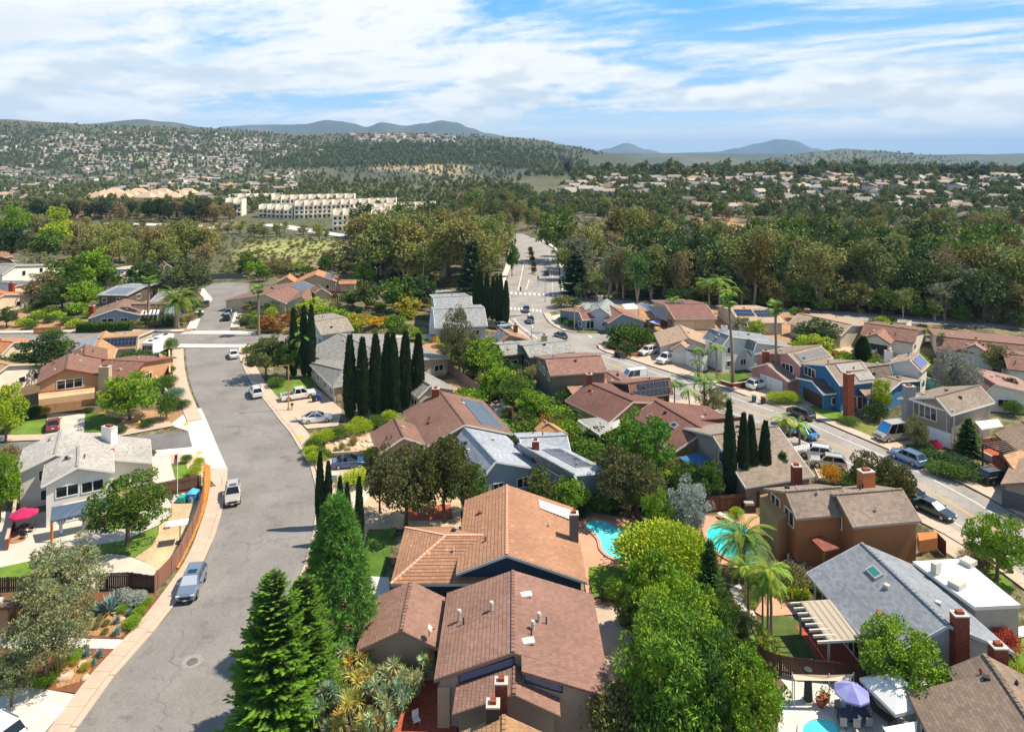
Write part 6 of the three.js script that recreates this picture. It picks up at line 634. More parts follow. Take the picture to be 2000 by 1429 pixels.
B('broadD', 1768, 1374, 1222, 172, 'bright', 'wide leafy lemon tree before the brick chimney of the grey house'); B('broadD', 1948, 1135, 1005, 112, 'bright', 'light green street tree at the right edge with a forked trunk'); plant('broadD', 1705, 985, 886, 92, 0x56602c, 'umbrella_tree', 'left half of the flat topped dark tree beside the road'); plant('broadD', 1752, 985, 900, 72, 0x5b5f2e, 'umbrella_tree', 'right half of the flat topped dark tree beside the road'); S('bush', 1625, 945, 905, 44, 'gold', 'golden bush beside the silver parked car'); S('bush', 1660, 950, 918, 50, 'mid', 'green bush between the golden bush and the orange chimney'); S('bush', 1440, 1010, 990, 30, 'lime', 'small fern like plant by the board fence at the teal pool');
S('bush', 1905, 1110, 1075, 60, 'brown', 'low straggly bush in front of the flat white annexe'); S('bush', 1960, 1270, 1225, 60, 'red', 'reddish shrub at the right edge below the flat annexe'); S('bush', 1985, 1330, 1295, 40, 'lime', 'lime shrub behind the bottom right roof');
// gardens across the right road
[[1825, 905, 880, 60, 'dark'], [1855, 915, 885, 56, 'dark'], [1885, 925, 893, 60, 'dark'], [1840, 925, 900, 60, 'mid'], [1870, 935, 905, 60, 'mid'], [1900, 935, 908, 50, 'mid'], [1785, 893, 868, 40, 'dark'], [1805, 885, 862, 40, 'dark']].forEach(([x, y, t, w, c]) => plant('bush', x, y, t, w, c, 'juniper_shrub', 'low spreading juniper shrub in the bank beside the blue parked car', 'shrub', 'juniper bank beside the blue parked car'));
S('bush', 1827, 880, 858, 26, 'pink', 'pink bougainvillea in front of the white garage door'); B('airy', 1790, 885, 808, 48, 'olive', 'thin pale tree in front of the camper van'); B('broad', 1722, 812, 738, 42, 'lime', 'narrow yellow green tree beside the blue house'); S('bush', 1712, 822, 785, 46, 'dark', 'dark bush at the corner of the blue house'); S('ball', 1658, 828, 812, 40, 'mid', 'low bush line on the blue house lawn'); [[1518, 785, 765, 40, 'lime'], [1545, 785, 762, 40, 'lime'], [1530, 788, 772, 36, 'mid']].forEach(([x, y, t, w, c]) => plant('ball', x, y, t, w, c, 'hedge_shrub', 'clipped hedge bush between the pink and blue houses', 'shrub', 'hedge between the pink and blue houses'));
plant('airy', 1868, 790, 680, 92, 0x8b9088, 'silver_tree', 'large silvery grey tree behind the balcony house'); B('broad', 1955, 735, 672, 60, 'olive', 'yellowish tree in front of the very wide brown roof'); B('broad', 1968, 785, 735, 55, 'deep', 'dark purplish tree at the right edge behind the balcony house'); S('bush', 1980, 812, 780, 36, 'mid', 'round bush right of the balcony house patio'); B('broad', 1595, 680, 622, 90, 'dark', 'dark rounded hedge tree behind the pink house, upper of two'); B('broad', 1590, 705, 652, 90, 'lime', 'yellow green rounded hedge tree behind the pink house'); S('bush', 1640, 705, 685, 50, 'rust', 'reddish hedge beside the pink house roof');
plant('fan', 1432, 748, 568, 42, 'palm', 'fan_palm', 'very tall leaning fan palm beside the artificial lawn', 'palm'); plant('fan', 1517, 758, 584, 44, 'palm', 'fan_palm', 'very tall straight fan palm in front of the pink house', 'palm'); plant('fan', 288, 632, 536, 42, 'palm', 'fan_palm', 'shaggy fan palm beside the blue grey bungalow', 'palm'); plant('date', 345, 640, 560, 76, 0x6f8636, 'date_palm', 'full date palm on the street corner at upper left', 'palm'); plant('fan', 505, 655, 556, 34, 'palm', 'fan_palm', 'tall fan palm right of the cul-de-sac', 'palm'); plant('fan', 1839, 705, 648, 22, 'palm', 'fan_palm', 'short fan palm beside the white wall at right', 'palm'); plant('queen', 593, 735, 640, 60, 'palm', 'feather_palm', 'pale trunked palm in front of the three cypresses', 'palm'); plant('fan', 98, 500, 455, 14, 'palm', 'fan_palm', 'distant palm in the brush at upper left', 'palm');
[[1318, 800, 735, 40], [1347, 820, 752, 42], [1376, 812, 722, 60], [1400, 740, 665, 44], [1366, 735, 672, 40], [1385, 605, 540, 60], [1405, 612, 535, 60], [1420, 625, 555, 50], [1315, 625, 575, 36], [1363, 737, 700, 34]].forEach(([x, y, t, w], i) => plant('queen', x, y, t, w, i % 2 ? 0x7d9a3c : 'palm', 'feather_palm', 'slim feather palm in the gardens along the road', 'palm', 'slim feather palms along the right road')); plant('young', 1532, 860, 805, 48, 0x8fa83e, 'young_palm', 'left young palm at the kerb before the blue parked cars', 'palm'); plant('young', 1562, 868, 815, 46, 0x9aae40, 'young_palm', 'right young palm at the kerb before the blue parked cars', 'palm'); B('airy', 1395, 815, 755, 60, 'olive', 'open pale tree beside the road, right of the skylight roof');
// garden strip in the middle
B('airy', 897, 730, 600, 78, 0x6f7350, 'tall thin grey tree left of the solar gable house'); B('broad', 945, 742, 662, 80, 'bright', 'bright green tree behind the dirt yard'); B('broad', 905, 738, 668, 60, 0x5f6a40, 'dull green tree beside the dirt yard'); B('broad', 975, 782, 715, 76, 'bright', 'bright bushy tree along the back fence, upper'); B('broad', 1010, 800, 735, 74, 'mid', 'bushy tree along the back fence, middle'); B('broad', 1045, 818, 762, 70, 'bright', 'leafy tree along the back fence, beside the chocolate roof'); S('bush', 1058, 800, 772, 40, 'yel', 'yellow green bush left of the chocolate roof'); S('bush', 1096, 768, 748, 36, 'rust', 'orange brown shrub under the taupe two storey house'); S('bush', 1082, 840, 808, 64, 'red', 'reddish flowering shrub mass above the garden house'); S('bush', 1112, 824, 806, 30, 'pink', 'magenta bougainvillea patch beside the white trellis'); S('bush', 1120, 856, 828, 60, 'silver', 'whitish flowering shrub above the new board fence'); S('bush', 1150, 905, 860, 80, 'mid', 'dense green shrub mass along the new board fence'); S('bush', 1020, 838, 818, 34, 'dark', 'dark bush at the top of the back lawn'); S('bush', 1000, 808, 795, 26, 'rust', 'brown tinted bush at the back lawn corner'); S('bush', 1042, 735, 712, 40, 'brown', 'greyish bush left of the taupe two storey house');
B('broad', 518, 742, 655, 82, 0x5f6e3c, 'big grey green street tree by the left street'); B('broad', 560, 740, 660, 60, 'dark', 'dark tree between the street tree and the cypresses'); B('broad', 660, 712, 672, 40, 'lime', 'lime green tree in front of the grey hip roofs'); S('bush', 500, 712, 690, 30, 'mid', 'bush behind the white parked car at the corner'); S('bush', 540, 755, 735, 34, 'mid', 'shrub at the top of the street lawn');
[[610, 880], [622, 868], [640, 862], [660, 858], [685, 852], [710, 845], [735, 835], [608, 895], [616, 905], [628, 898], [700, 838], [760, 826]].forEach(([x, y], i) => plant('bush', x, y, y - 26, 34, i % 3 ? 'lime' : 'mid', 'hedge_shrub', 'leafy yellow green hedge plant around the rock garden', 'shrub', 'hedge around the rock garden')); [[668, 878, 22], [690, 868, 26], [655, 885, 18], [678, 886, 20]].forEach(([x, y, w]) => plant('tussock', x, y, y - w * 0.8, w, 'straw', 'grass_tussock', 'dry straw coloured tussock in the rock garden', 'grass', 'dry tussocks in the rock garden'));
// upper left and around the cul-de-sac
[[70, 545, 492, 70, 'grey', 'grey green round tree at upper left above the white gable house'], [85, 595, 530, 72, 'brown', 'dusty brown tree left of the dense green group'], [130, 585, 500, 84, 'mid', 'green tree in the middle of the dense upper left group'], [172, 578, 485, 84, 'bright', 'tallest bright tree of the dense upper left group'], [205, 572, 512, 60, 'mid', 'green tree on the right of the dense upper left group'], [165, 605, 548, 70, 'bright', 'tropical looking tree left of the solar flat house'], [120, 605, 545, 70, 'dark', 'dark tree at the foot of the dense upper left group'], [280, 572, 510, 74, 'dark', 'dark green tree between two pale roofs at upper left'], [365, 590, 502, 92, 0x5d6b45, 'large grey green tree left of the cul-de-sac'], [340, 560, 520, 50, 'mid', 'green tree behind the large grey green one'], [22, 470, 398, 60, 'bright', 'bright green tree at the far left edge'], [20, 515, 440, 90, 'deep', 'dark layered cedar like tree at the left edge'], [360, 610, 580, 44, 'mid', 'low tree behind the date palm'], [12, 640, 600, 40, 'dark', 'dark tree at the left edge above the cross street']].forEach(([x, y, t, w, c, l]) => B('broad', x, y, t, w, c, l));
[[520, 650, 615, 36, 'rust', 'rusty orange shrub below the fan palm'], [535, 610, 585, 50, 'mid', 'green shrub left of the brown gables'], [570, 530, 512, 46, 'bright', 'bright tree above the orange gables'], [610, 612, 582, 60, 'lime', 'yellow green tree in front of the brown gables'], [640, 625, 598, 50, 'bright', 'green tree below the brown gables'], [665, 640, 605, 60, 'bright', 'leafy tree left of the golden shrubs'], [700, 650, 612, 56, 'yel', 'yellowish tree beside the golden shrubs'], [735, 640, 618, 48, 'gold', 'golden orange shrubs above the small pool'], [770, 665, 618, 60, 'mid', 'round tree right of the small pool'], [715, 605, 548, 56, 0x5c6a3c, 'grey green tree right of the timber pergola'], [690, 600, 570, 50, 'dark', 'low dark tree below the timber pergola'], [775, 612, 540, 80, 'mid', 'rounded tree mass, left of two, above the grey stepped house'], [815, 605, 538, 76, 'dark', 'rounded tree mass, right of two, above the grey stepped house'], [795, 618, 580, 60, 'yel', 'flowering yellow green tree left of the grey stepped house'], [500, 540, 508, 40, 'bright', 'bright palm like tree at the head of the cul-de-sac'], [490, 610, 588, 36, 'olive', 'garden shrub right of the cul-de-sac cars'], [478, 630, 612, 36, 'olive', 'garden shrub at the street corner'], [710, 560, 508, 44, 'bright', 'bright tree behind the dark gums']].forEach(([x, y, t, w, c, l]) => B('broadL', x, y, t, w, c, l));
[[60, 632], [75, 622], [95, 630], [110, 624], [128, 634], [145, 640], [60, 642], [45, 638]].forEach(([x, y], i) => plant('bushL', x, y, y - 18, 28, i % 2 ? 'lime' : 'mid', 'hillside_shrub', 'green shrub on the bank above the cross street', 'shrub', 'shrubs on the bank above the cross street')); [[268, 640], [300, 638], [325, 636], [350, 634], [372, 626], [255, 638], [285, 630]].forEach(([x, y], i) => plant('bushL', x, y, y - 14, 22, ['olive', 'brown', 'rust'][i % 3], 'garden_shrub', 'dry garden shrub on the corner under the date palm', 'shrub', 'dry shrubs on the date palm corner'));
// junction corner gardens
[[1098, 600, 575, 44, 'olive'], [1120, 600, 582, 30, 'dark'], [1210, 672, 632, 50, 'dark'], [1235, 678, 630, 60, 'mid'], [1255, 682, 640, 40, 'mid'], [1225, 695, 668, 36, 'dark'], [1200, 680, 662, 30, 'mid'], [1098, 632, 618, 22, 'mid'], [1112, 640, 624, 24, 'mid'], [1104, 618, 606, 14, 'deep'], [1160, 640, 632, 20, 'bright'], [1186, 640, 630, 20, 'bright'], [1206, 640, 618, 16, 'dark'], [1240, 640, 622, 30, 'lime']].forEach(([x, y, t, w, c]) => plant('bushL', x, y, t, w, c, 'corner_shrub', 'leafy shrub in the gardens at the road junction', 'shrub', 'shrubs in the gardens at the junction'));
B('broadL', 1330, 600, 560, 40, 'dark', 'dark tree beside the maroon roofed house'); B('broadL', 1452, 655, 620, 44, 'olive', 'tree in front of the tan solar roof'); B('broadL', 1478, 662, 625, 40, 'lime', 'lime tree in front of the tan solar roof'); B('broadL', 1560, 625, 600, 40, 'mid', 'tree left of the long tan roof'); B('broadL', 1607, 610, 580, 40, 'mid', 'rounded tree at the foot of the grove behind the long tan roof');
// clipped hedge of the bungalow and other straight hedges
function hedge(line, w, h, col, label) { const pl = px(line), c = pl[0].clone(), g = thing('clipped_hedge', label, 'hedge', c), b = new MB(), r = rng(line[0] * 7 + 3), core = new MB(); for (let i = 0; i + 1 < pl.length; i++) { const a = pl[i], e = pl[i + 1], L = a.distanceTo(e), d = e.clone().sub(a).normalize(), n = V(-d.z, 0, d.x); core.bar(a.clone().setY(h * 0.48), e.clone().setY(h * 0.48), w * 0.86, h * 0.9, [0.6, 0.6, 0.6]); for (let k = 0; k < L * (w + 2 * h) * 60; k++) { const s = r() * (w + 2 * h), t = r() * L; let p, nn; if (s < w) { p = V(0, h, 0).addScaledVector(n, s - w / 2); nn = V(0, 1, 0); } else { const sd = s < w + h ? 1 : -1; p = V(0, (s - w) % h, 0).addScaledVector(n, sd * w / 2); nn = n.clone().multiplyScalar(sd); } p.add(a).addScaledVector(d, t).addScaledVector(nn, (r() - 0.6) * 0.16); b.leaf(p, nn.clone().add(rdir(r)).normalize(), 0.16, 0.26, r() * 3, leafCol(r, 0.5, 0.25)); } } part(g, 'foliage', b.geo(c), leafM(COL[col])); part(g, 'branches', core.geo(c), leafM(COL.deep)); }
hedge([150, 648, 258, 646], 1.4, 2.1, 'mid', 'long box clipped hedge in front of the blue grey bungalow'); hedge([676, 655, 704, 656], 1.4, 2.6, 'lime', 'short clipped hedge block left of the small pool'); hedge([1090, 905, 1125, 960], 1.2, 1.6, 'dark', 'dark hedge along the back lawn beside the white roof');

// ---------------------------------------------------------------- vehicles, built once per type, facing +x
function loft(st) { const b = new MB(), rings = st.map(([x, w, yb, yt, f = 0.97]) => [[-w * 0.93, yb], [-w, yb + (yt - yb) * 0.35], [-w * f, yt - 0.07], [-w * f * 0.9, yt], [w * f * 0.9, yt], [w * f, yt - 0.07], [w, yb + (yt - yb) * 0.35], [w * 0.93, yb]].map(([z, y]) => V(x, y, z))); for (let i = 0; i + 1 < rings.length; i++) for (let k = 0; k < 8; k++) { const j = (k + 1) % 8; b.quad(rings[i][k], rings[i][j], rings[i + 1][j], rings[i + 1][k]); } b.poly([...rings[0]].reverse()); b.poly(rings[rings.length - 1]); return b; }
const CARS = {
  sedan: { L: 4.6, st: [[2.3, 0.62, 0.35, 0.60], [2.15, 0.80, 0.24, 0.72], [1.6, 0.89, 0.2, 0.83], [0.95, 0.91, 0.19, 0.93], [-1.2, 0.91, 0.19, 0.98], [-1.9, 0.88, 0.22, 0.97], [-2.2, 0.80, 0.28, 0.90], [-2.3, 0.7, 0.4, 0.75]], cab: [1.05, -1.75, 0.15, -0.95, 0.80, 0.60, 0.93, 1.42], wx: [1.42, -1.35], wr: 0.32 },
  suv: { L: 4.6, st: [[2.28, 0.68, 0.42, 0.78], [2.12, 0.84, 0.28, 0.95], [1.5, 0.92, 0.25, 1.04], [0.95, 0.93, 0.25, 1.08], [-1.6, 0.93, 0.25, 1.12], [-2.1, 0.9, 0.28, 1.10], [-2.28, 0.82, 0.38, 0.98]], cab: [1.0, -2.18, 0.30, -1.75, 0.83, 0.66, 1.07, 1.66], wx: [1.42, -1.36], wr: 0.37, rails: 1 },
  pickup: { L: 5.8, st: [[2.9, 0.75, 0.5, 0.95], [2.72, 0.92, 0.36, 1.10], [1.6, 0.98, 0.34, 1.16], [-0.75, 0.98, 0.34, 1.16], [-0.78, 0.98, 0.34, 0.72], [-2.85, 0.98, 0.36, 0.72], [-2.9, 0.94, 0.42, 0.68]], cab: [1.55, -0.75, 0.85, -0.55, 0.88, 0.72, 1.15, 1.88], wx: [1.85, -1.75], wr: 0.42, bed: 1 },
  van: { L: 6, st: [[3.0, 0.7, 0.45, 0.95], [2.82, 0.92, 0.32, 1.12], [2.25, 0.99, 0.3, 1.3], [-2.9, 0.99, 0.32, 1.36], [-3.0, 0.95, 0.4, 1.3]], cab: [2.3, -2.98, 1.3, -2.92, 0.97, 0.86, 1.29, 2.6], wx: [2.0, -1.9], wr: 0.37, box: 1 },
};
const carG = new Map();
function carParts(type) {
  if (carG.has(type)) return carG.get(type); const c = CARS[type], o = {}, [x0, x1, r0, r1, wb, wt, yb, yt] = c.cab; o.body = loft(c.st).geo();
  const q = (x, y, z) => V(x, y, z), A = [q(x0, yb, -wb), q(x0, yb, wb), q(x1, yb, wb), q(x1, yb, -wb)], T = [q(r0, yt, -wt), q(r0, yt, wt), q(r1, yt, wt), q(r1, yt, -wt)], face = (a, b, cc, d) => new MB().quad.call(Object.assign(new MB(), {}), a, b, cc, d);
  const one = (a, b, cc, d) => { const k = new MB(); k.quad(a, b, cc, d); return k.geo(); }; o.windscreen = one(A[0], A[1], T[1], T[0]); o.rear_window = one(A[2], A[3], T[3], T[2]); o.sides = [one(A[1], A[2], T[2], T[1]), one(A[3], A[0], T[0], T[3])];
  const rp = new MB(), e = 0.03; rp.prism([q(r0 + e, yt + 0.05, -wt - e), q(r1 - e, yt + 0.05, -wt - e), q(r1 - e, yt + 0.05, wt + e), q(r0 + e, yt + 0.05, wt + e)].map((v, i) => v.setY(yt + 0.03)), 0.06); for (let i = 0; i < 4; i++) rp.bar(A[i], T[i], 0.09, 0.09); for (const s of [-1, 1]) for (const t of c.box ? [0.28, 0.62] : [0.48]) rp.bar(q(lerp(x0, x1, t), yb, s * wb), q(lerp(r0, r1, t * 0.95), yt, s * wt), 0.09, 0.06); if (c.box) for (const s of [-1, 1]) rp.quad(q(lerp(x0, x1, 0.62), yb, s * wb * 1.01), q(x1, yb, s * wb * 1.01), q(r1, yt, s * wt * 1.01), q(lerp(r0, r1, 0.6), yt, s * wt * 1.01)); o.roof = rp.geo();
  if (c.rails) { const k = new MB(); for (const s of [-1, 1]) k.bar(q(r0 - 0.1, yt + 0.08, s * wt), q(r1 + 0.1, yt + 0.08, s * wt), 0.05, 0.05); o.rails = k.geo(); const sr = new MB(); sr.quad(q(r0 - 0.15, yt + 0.036, -0.42), q(r0 - 0.15, yt + 0.036, 0.42), q(r0 - 0.85, yt + 0.036, 0.42), q(r0 - 0.85, yt + 0.036, -0.42)); o.sunroof = sr.geo(); }
  if (c.bed) { const k = new MB(), y = 1.16; for (const s of [-1, 1]) k.box(q(-1.83, (y + 0.6) / 2, s * 0.92), 2.1, y - 0.6, 0.12); k.box(q(-2.84, (y + 0.6) / 2, 0), 0.1, y - 0.6, 1.8); o.bed = k.geo(); const f = new MB(); f.quad(q(-0.8, 0.74, -0.86), q(-0.8, 0.74, 0.86), q(-2.8, 0.74, 0.86), q(-2.8, 0.74, -0.86)); o.liner = f.geo(); }
  const tyre = new THREE.CylinderGeometry(c.wr, c.wr, 0.24, 18); tyre.rotateX(Math.PI / 2); o.tyre = tyre; const rim = new THREE.CylinderGeometry(c.wr * 0.66, c.wr * 0.66, 0.255, 10); rim.rotateX(Math.PI / 2); o.rim = rim;
  const fx = c.st[1][0], fy = c.st[1][3], fw = c.st[1][1], n = c.st.length, bx = c.st[n - 2][0], by = c.box ? 1.25 : c.bed ? 1.0 : c.st[n - 2][3], bw = c.st[n - 2][1]; const bx2 = (x, y, z, a, b2, d) => { const k = new MB(); k.box(q(x, y, z), a, b2, d); return k.geo(); };
  o.headlight = [1, -1].map((s) => bx2(fx + 0.06, fy - 0.15, s * (fw - 0.2), 0.2, 0.13, 0.36)); o.tail = [1, -1].map((s) => bx2(bx - 0.06, by - 0.2, s * (bw - 0.14), 0.16, 0.22, 0.26)); o.grille = bx2(fx + 0.1, fy - 0.32, 0, 0.2, 0.2, fw * 1.2); o.bumper = bx2(fx + 0.05, 0.36, 0, 0.24, 0.12, fw * 1.7); o.plate = bx2(fx + 0.19, 0.42, 0, 0.03, 0.11, 0.32); o.plateR = bx2(bx - 0.13, by - 0.24, 0, 0.03, 0.12, 0.34); o.mirror = [1, -1].map((s) => bx2(x0 - 0.22, yb + 0.08, s * (wb + 0.2), 0.12, 0.14, 0.24));
  carG.set(type, o); return o;
}
const paintM = (hex) => cached('paint' + hex, () => new THREE.MeshPhysicalMaterial({ color: hex, roughness: 0.32, metalness: 0.25, clearcoat: 1, clearcoatRoughness: 0.06 }));
const shadeM = new THREE.MeshPhysicalMaterial({ color: 0xcfd8da, roughness: 0.35, metalness: 0.5, clearcoat: 1 });
const carGlass = new THREE.MeshPhysicalMaterial({ color: 0x12181c, roughness: 0.05, clearcoat: 1, clearcoatRoughness: 0.02, side: THREE.DoubleSide });
function car(type, x, y, tx, ty, hex, label, o = {}) { // wheels on the ground at (x, y), nose towards photo point (tx, ty)
  const p = P(x, y), t = P(tx, ty), g = thing(type === 'suv' ? 'parked_suv' : type === 'pickup' ? 'pickup_truck' : type === 'van' ? 'parked_van' : 'parked_car', label, { suv: 'suv', pickup: 'pickup truck', van: 'van', sedan: 'car' }[type], p, o.group), c = CARS[type], k = carParts(type), pm = paintM(hex); p.y = 0.012; g.position.y = o.y ?? 0.06; g.rotation.y = Math.atan2(-(t.z - p.z), t.x - p.x);
  part(g, 'body', k.body, pm); part(g, 'windscreen', k.windscreen, o.sunshade ? shadeM : o.blueScreen ? plainM(0x2f8fd0, 0.3) : carGlass); part(g, 'rear_window', k.rear_window, c.box ? pm : carGlass); for (const s of k.sides) part(g, 'side_window', s, carGlass); part(g, 'roof', k.roof, o.roof ? paintM(o.roof) : pm); if (k.rails) { part(g, 'roof_rail', k.rails, m.metal); if (o.sunroof) part(g, 'sunroof', k.sunroof, carGlass); } if (k.bed) { part(g, 'truck_bed', k.bed, pm); part(g, 'bed_liner', k.liner, m.black); }
  for (const wx of c.wx) for (const s of [-1, 1]) { const w = part(g, 'wheel', k.tyre, m.rubber); w.position.set(wx, c.wr, s * (c.st[2][1] - 0.1)); part(w, 'rim', k.rim, m.rim); }
  for (const h of k.headlight) part(g, 'headlight', h, m.lamp); for (const h of k.tail) part(g, 'tail_light', h, m.tail); part(g, 'grille', k.grille, m.black); part(g, 'bumper', k.bumper, m.black); part(g, 'number_plate', k.plate, m.white); part(g, 'number_plate', k.plateR, m.white); for (const h of k.mirror) part(g, 'mirror', h, pm); if (o.scale) g.scale.setScalar(o.scale); return g;
}
car('suv', 374, 1153, 345, 1215, 0x6f7f93, 'blue grey suv with a windscreen sunshade, nearest car on the left street', { sunshade: 1, sunroof: 1 });
car('suv', 454, 975, 452, 1020, 0xb9b2a6, 'silver beige suv parked facing the camera beside the curving fence', { sunroof: 1, scale: 0.98 });
car('suv', 499, 772, 478, 735, 0xe4e4e4, 'white crossover seen from behind beside the street lawn'); car('sedan', 455, 697, 447, 672, 0xe6e6e4, 'white car at the corner just below the cross street');
car('pickup', 582, 779, 640, 770, 0xe9e9e8, 'white pickup with an open bed on the driveway of the grey hip roofed house'); car('sedan', 619, 823, 690, 815, 0xe8e8e6, 'white sedan on the driveway in front of the seven cypresses'); car('sedan', 682, 911, 760, 905, 0x3f5f8a, 'metallic blue coupe between lime hedges beside the rock garden', { roof: 0x1f2a38 });
car('sedan', 103, 836, 106, 800, 0x7a2a30, 'dark red sedan on the driveway of the tan balcony house'); car('suv', -12, 1448, -82, 1412, 0xeeeeee, 'white car cut off at the bottom left corner on the pale driveway');
car('sedan', 402, 597, 410, 575, 0x2b3446, 'dark blue car on the left kerb of the cul-de-sac'); car('suv', 446, 614, 452, 590, 0x5a6a7c, 'grey blue car on the right kerb of the cul-de-sac, farther of two'); car('suv', 443, 624, 449, 600, 0x1d2024, 'black car on the right kerb of the cul-de-sac, nearer of two');
car('sedan', 1028, 608, 1031, 640, 0x40454c, 'dark car waiting at the zebra crossing'); car('sedan', 1036, 629, 1041, 660, 0x26282d, 'black car driving up to the junction, behind the street lamp'); car('sedan', 1095, 660, 1060, 640, 0x2a303c, 'dark sedan turning at the side street'); car('suv', 1068, 537, 1062, 500, 0x2a2e30, 'distant dark car in the tree shade on the straight road');
car('suv', 1266, 692, 1225, 702, 0xe8e8e8, 'white suv on the driveway beside the dark mulch garden'); car('pickup', 1304, 707, 1262, 722, 0xebebeb, 'white pickup facing the road on a tan driveway'); car('van', 1238, 744, 1205, 748, 0xe4e6e8, 'white service van with a blue windscreen on the near side of the road', { blueScreen: 1, scale: 0.85 });
car('suv', 1480, 757, 1530, 742, 0xefefee, 'white suv on the driveway of the pink house'); car('suv', 1564, 815, 1515, 795, 0x2c3138, 'black suv parked at the kerb before the blue house'); car('sedan', 1532, 842, 1500, 825, 0x1d4a78, 'dark blue parked car behind the left young palm'); car('sedan', 1570, 851, 1530, 832, 0x2f7fb0, 'bright blue parked car behind the right young palm');
car('van', 1748, 858, 1690, 866, 0xaaa496, 'beige camper van with a bright blue windscreen cover', { blueScreen: 1 }); car('suv', 1774, 902, 1725, 880, 0x6a8cb4, 'light blue suv parked beside the juniper bank'); car('sedan', 1784, 977, 1815, 990, 0x2e4047, 'dark teal car half hidden behind the orange house roof'); car('sedan', 1823, 1003, 1865, 1022, 0x1d3238, 'dark green sedan with a windscreen sunshade at the near kerb', { sunshade: 1 });
car('suv', 1945, 941, 2010, 930, 0x15191e, 'glossy black suv on the driveway at the right edge'); car('suv', 1618, 912, 1570, 905, 0xb4b0a8, 'silver suv on the driveway beside the golden bush'); car('suv', 1592, 893, 1560, 888, 0xd8dadc, 'white car parked beyond the silver suv'); car('sedan', 1706, 688, 1712, 668, 0xe8e8e8, 'white car before the gabled double garage at right'); car('sedan', 984, 640, 1010, 636, 0x8aa0b8, 'pale blue car beside the solar gable roof'); car('sedan', 965, 641, 985, 644, 0x3a3f48, 'dark car tucked left of the pale blue one'); car('sedan', 1118, 622, 1140, 618, 0x2f3238, 'black car in the carport of the corner house');
// camper trailer
{ const p = P(297, 694), g = thing('camper_trailer', 'white camper trailer with roof vents parked beside the tan shed', 'camper', p), b = new RoundedBoxGeometry(2.6, 2.7, 7.5, 3, 0.18); b.translate(0, 1.85, -2); part(g, 'body', b, plainM(0xe6e6e6, 0.4)); for (const z of [-4.5, -1.2, 0.6]) { const k = new MB(); k.box(V(0, 3.3, z), 0.8, 0.22, 0.7); part(g, 'roof_vent', k.geo(), m.darkMetal); } const w = new MB(); w.box(V(0, 2.1, 1.77), 2.0, 0.9, 0.06); part(g, 'window', w.geo(), m.glass); const s = new MB(); s.box(V(0, 1.2, 1.775), 2.5, 0.5, 0.05); part(g, 'stripe', s.geo(), plainM(0x6a7f98)); for (const z of [-3, -2]) for (const sx of [-1, 1]) { const t = new THREE.CylinderGeometry(0.36, 0.36, 0.22, 14); t.rotateZ(Math.PI / 2); t.translate(sx * 1.15, 0.36, z); part(g, 'wheel', t, m.rubber); } g.rotation.y = -0.1; }
// ---------------------------------------------------------------- fences and walls
function fence(line, h, hex, label, o = {}) { const pl = px(line), c = pl[0].clone(), g = thing(o.name || 'board_fence', label, o.cat || 'fence', c), b = new MB(), rails = new MB(), r = rng(line[0] + line[1] * 3); const pts = o.curve ? smooth(pl, 6, false) : pl, bw = o.bw ?? 0.15, step = o.step ?? 0.165; const rs = resample(pts, step); for (let i = 0; i + 1 < rs.length; i++) { const a = rs[i], e = rs[i + 1], d = e.clone().sub(a).normalize(), q = a.clone().addScaledVector(d, bw), k = tint(r, 0.35), hh = h * (0.985 + r() * 0.03); b.bar(V(a.x, hh / 2, a.z), V(q.x, hh / 2, q.z), 0.025, hh, k); } const boards = part(g, 'boards', b.geo(c), woodM(hex)); boards.userData.kind = 'stuff'; const ps = resample(pts, 2.4); for (let i = 0; i < ps.length; i++) { const k = new MB(); k.box(V(ps[i].x, h / 2, ps[i].z), 0.12, h + 0.08, 0.12); part(g, 'post', k.geo(c), o.post ? plainM(o.post) : woodM(hex)); } for (let i = 0; i + 1 < ps.length; i++) for (const y of [0.35, h - 0.3]) rails.bar(V(ps[i].x, y, ps[i].z), V(ps[i + 1].x, y, ps[i + 1].z), 0.09, 0.09); part(g, 'rails', rails.geo(c), woodM(hex)); return g; }
function wall(line, h, th, mat, label, name = 'garden_wall') { const pl = px(line), c = pl[0].clone(), g = thing(name, label, 'wall', c), b = new MB(); for (let i = 0; i + 1 < pl.length; i++) b.bar(pl[i].clone().setY(h / 2), pl[i + 1].clone().setY(h / 2), th, h); part(g, 'wall', b.geo(c), mat); const cp = new MB(); for (let i = 0; i + 1 < pl.length; i++) cp.bar(pl[i].clone().setY(h + 0.04), pl[i + 1].clone().setY(h + 0.04), th + 0.08, 0.08); part(g, 'coping', cp.geo(c), m.concreteTan); return g; }
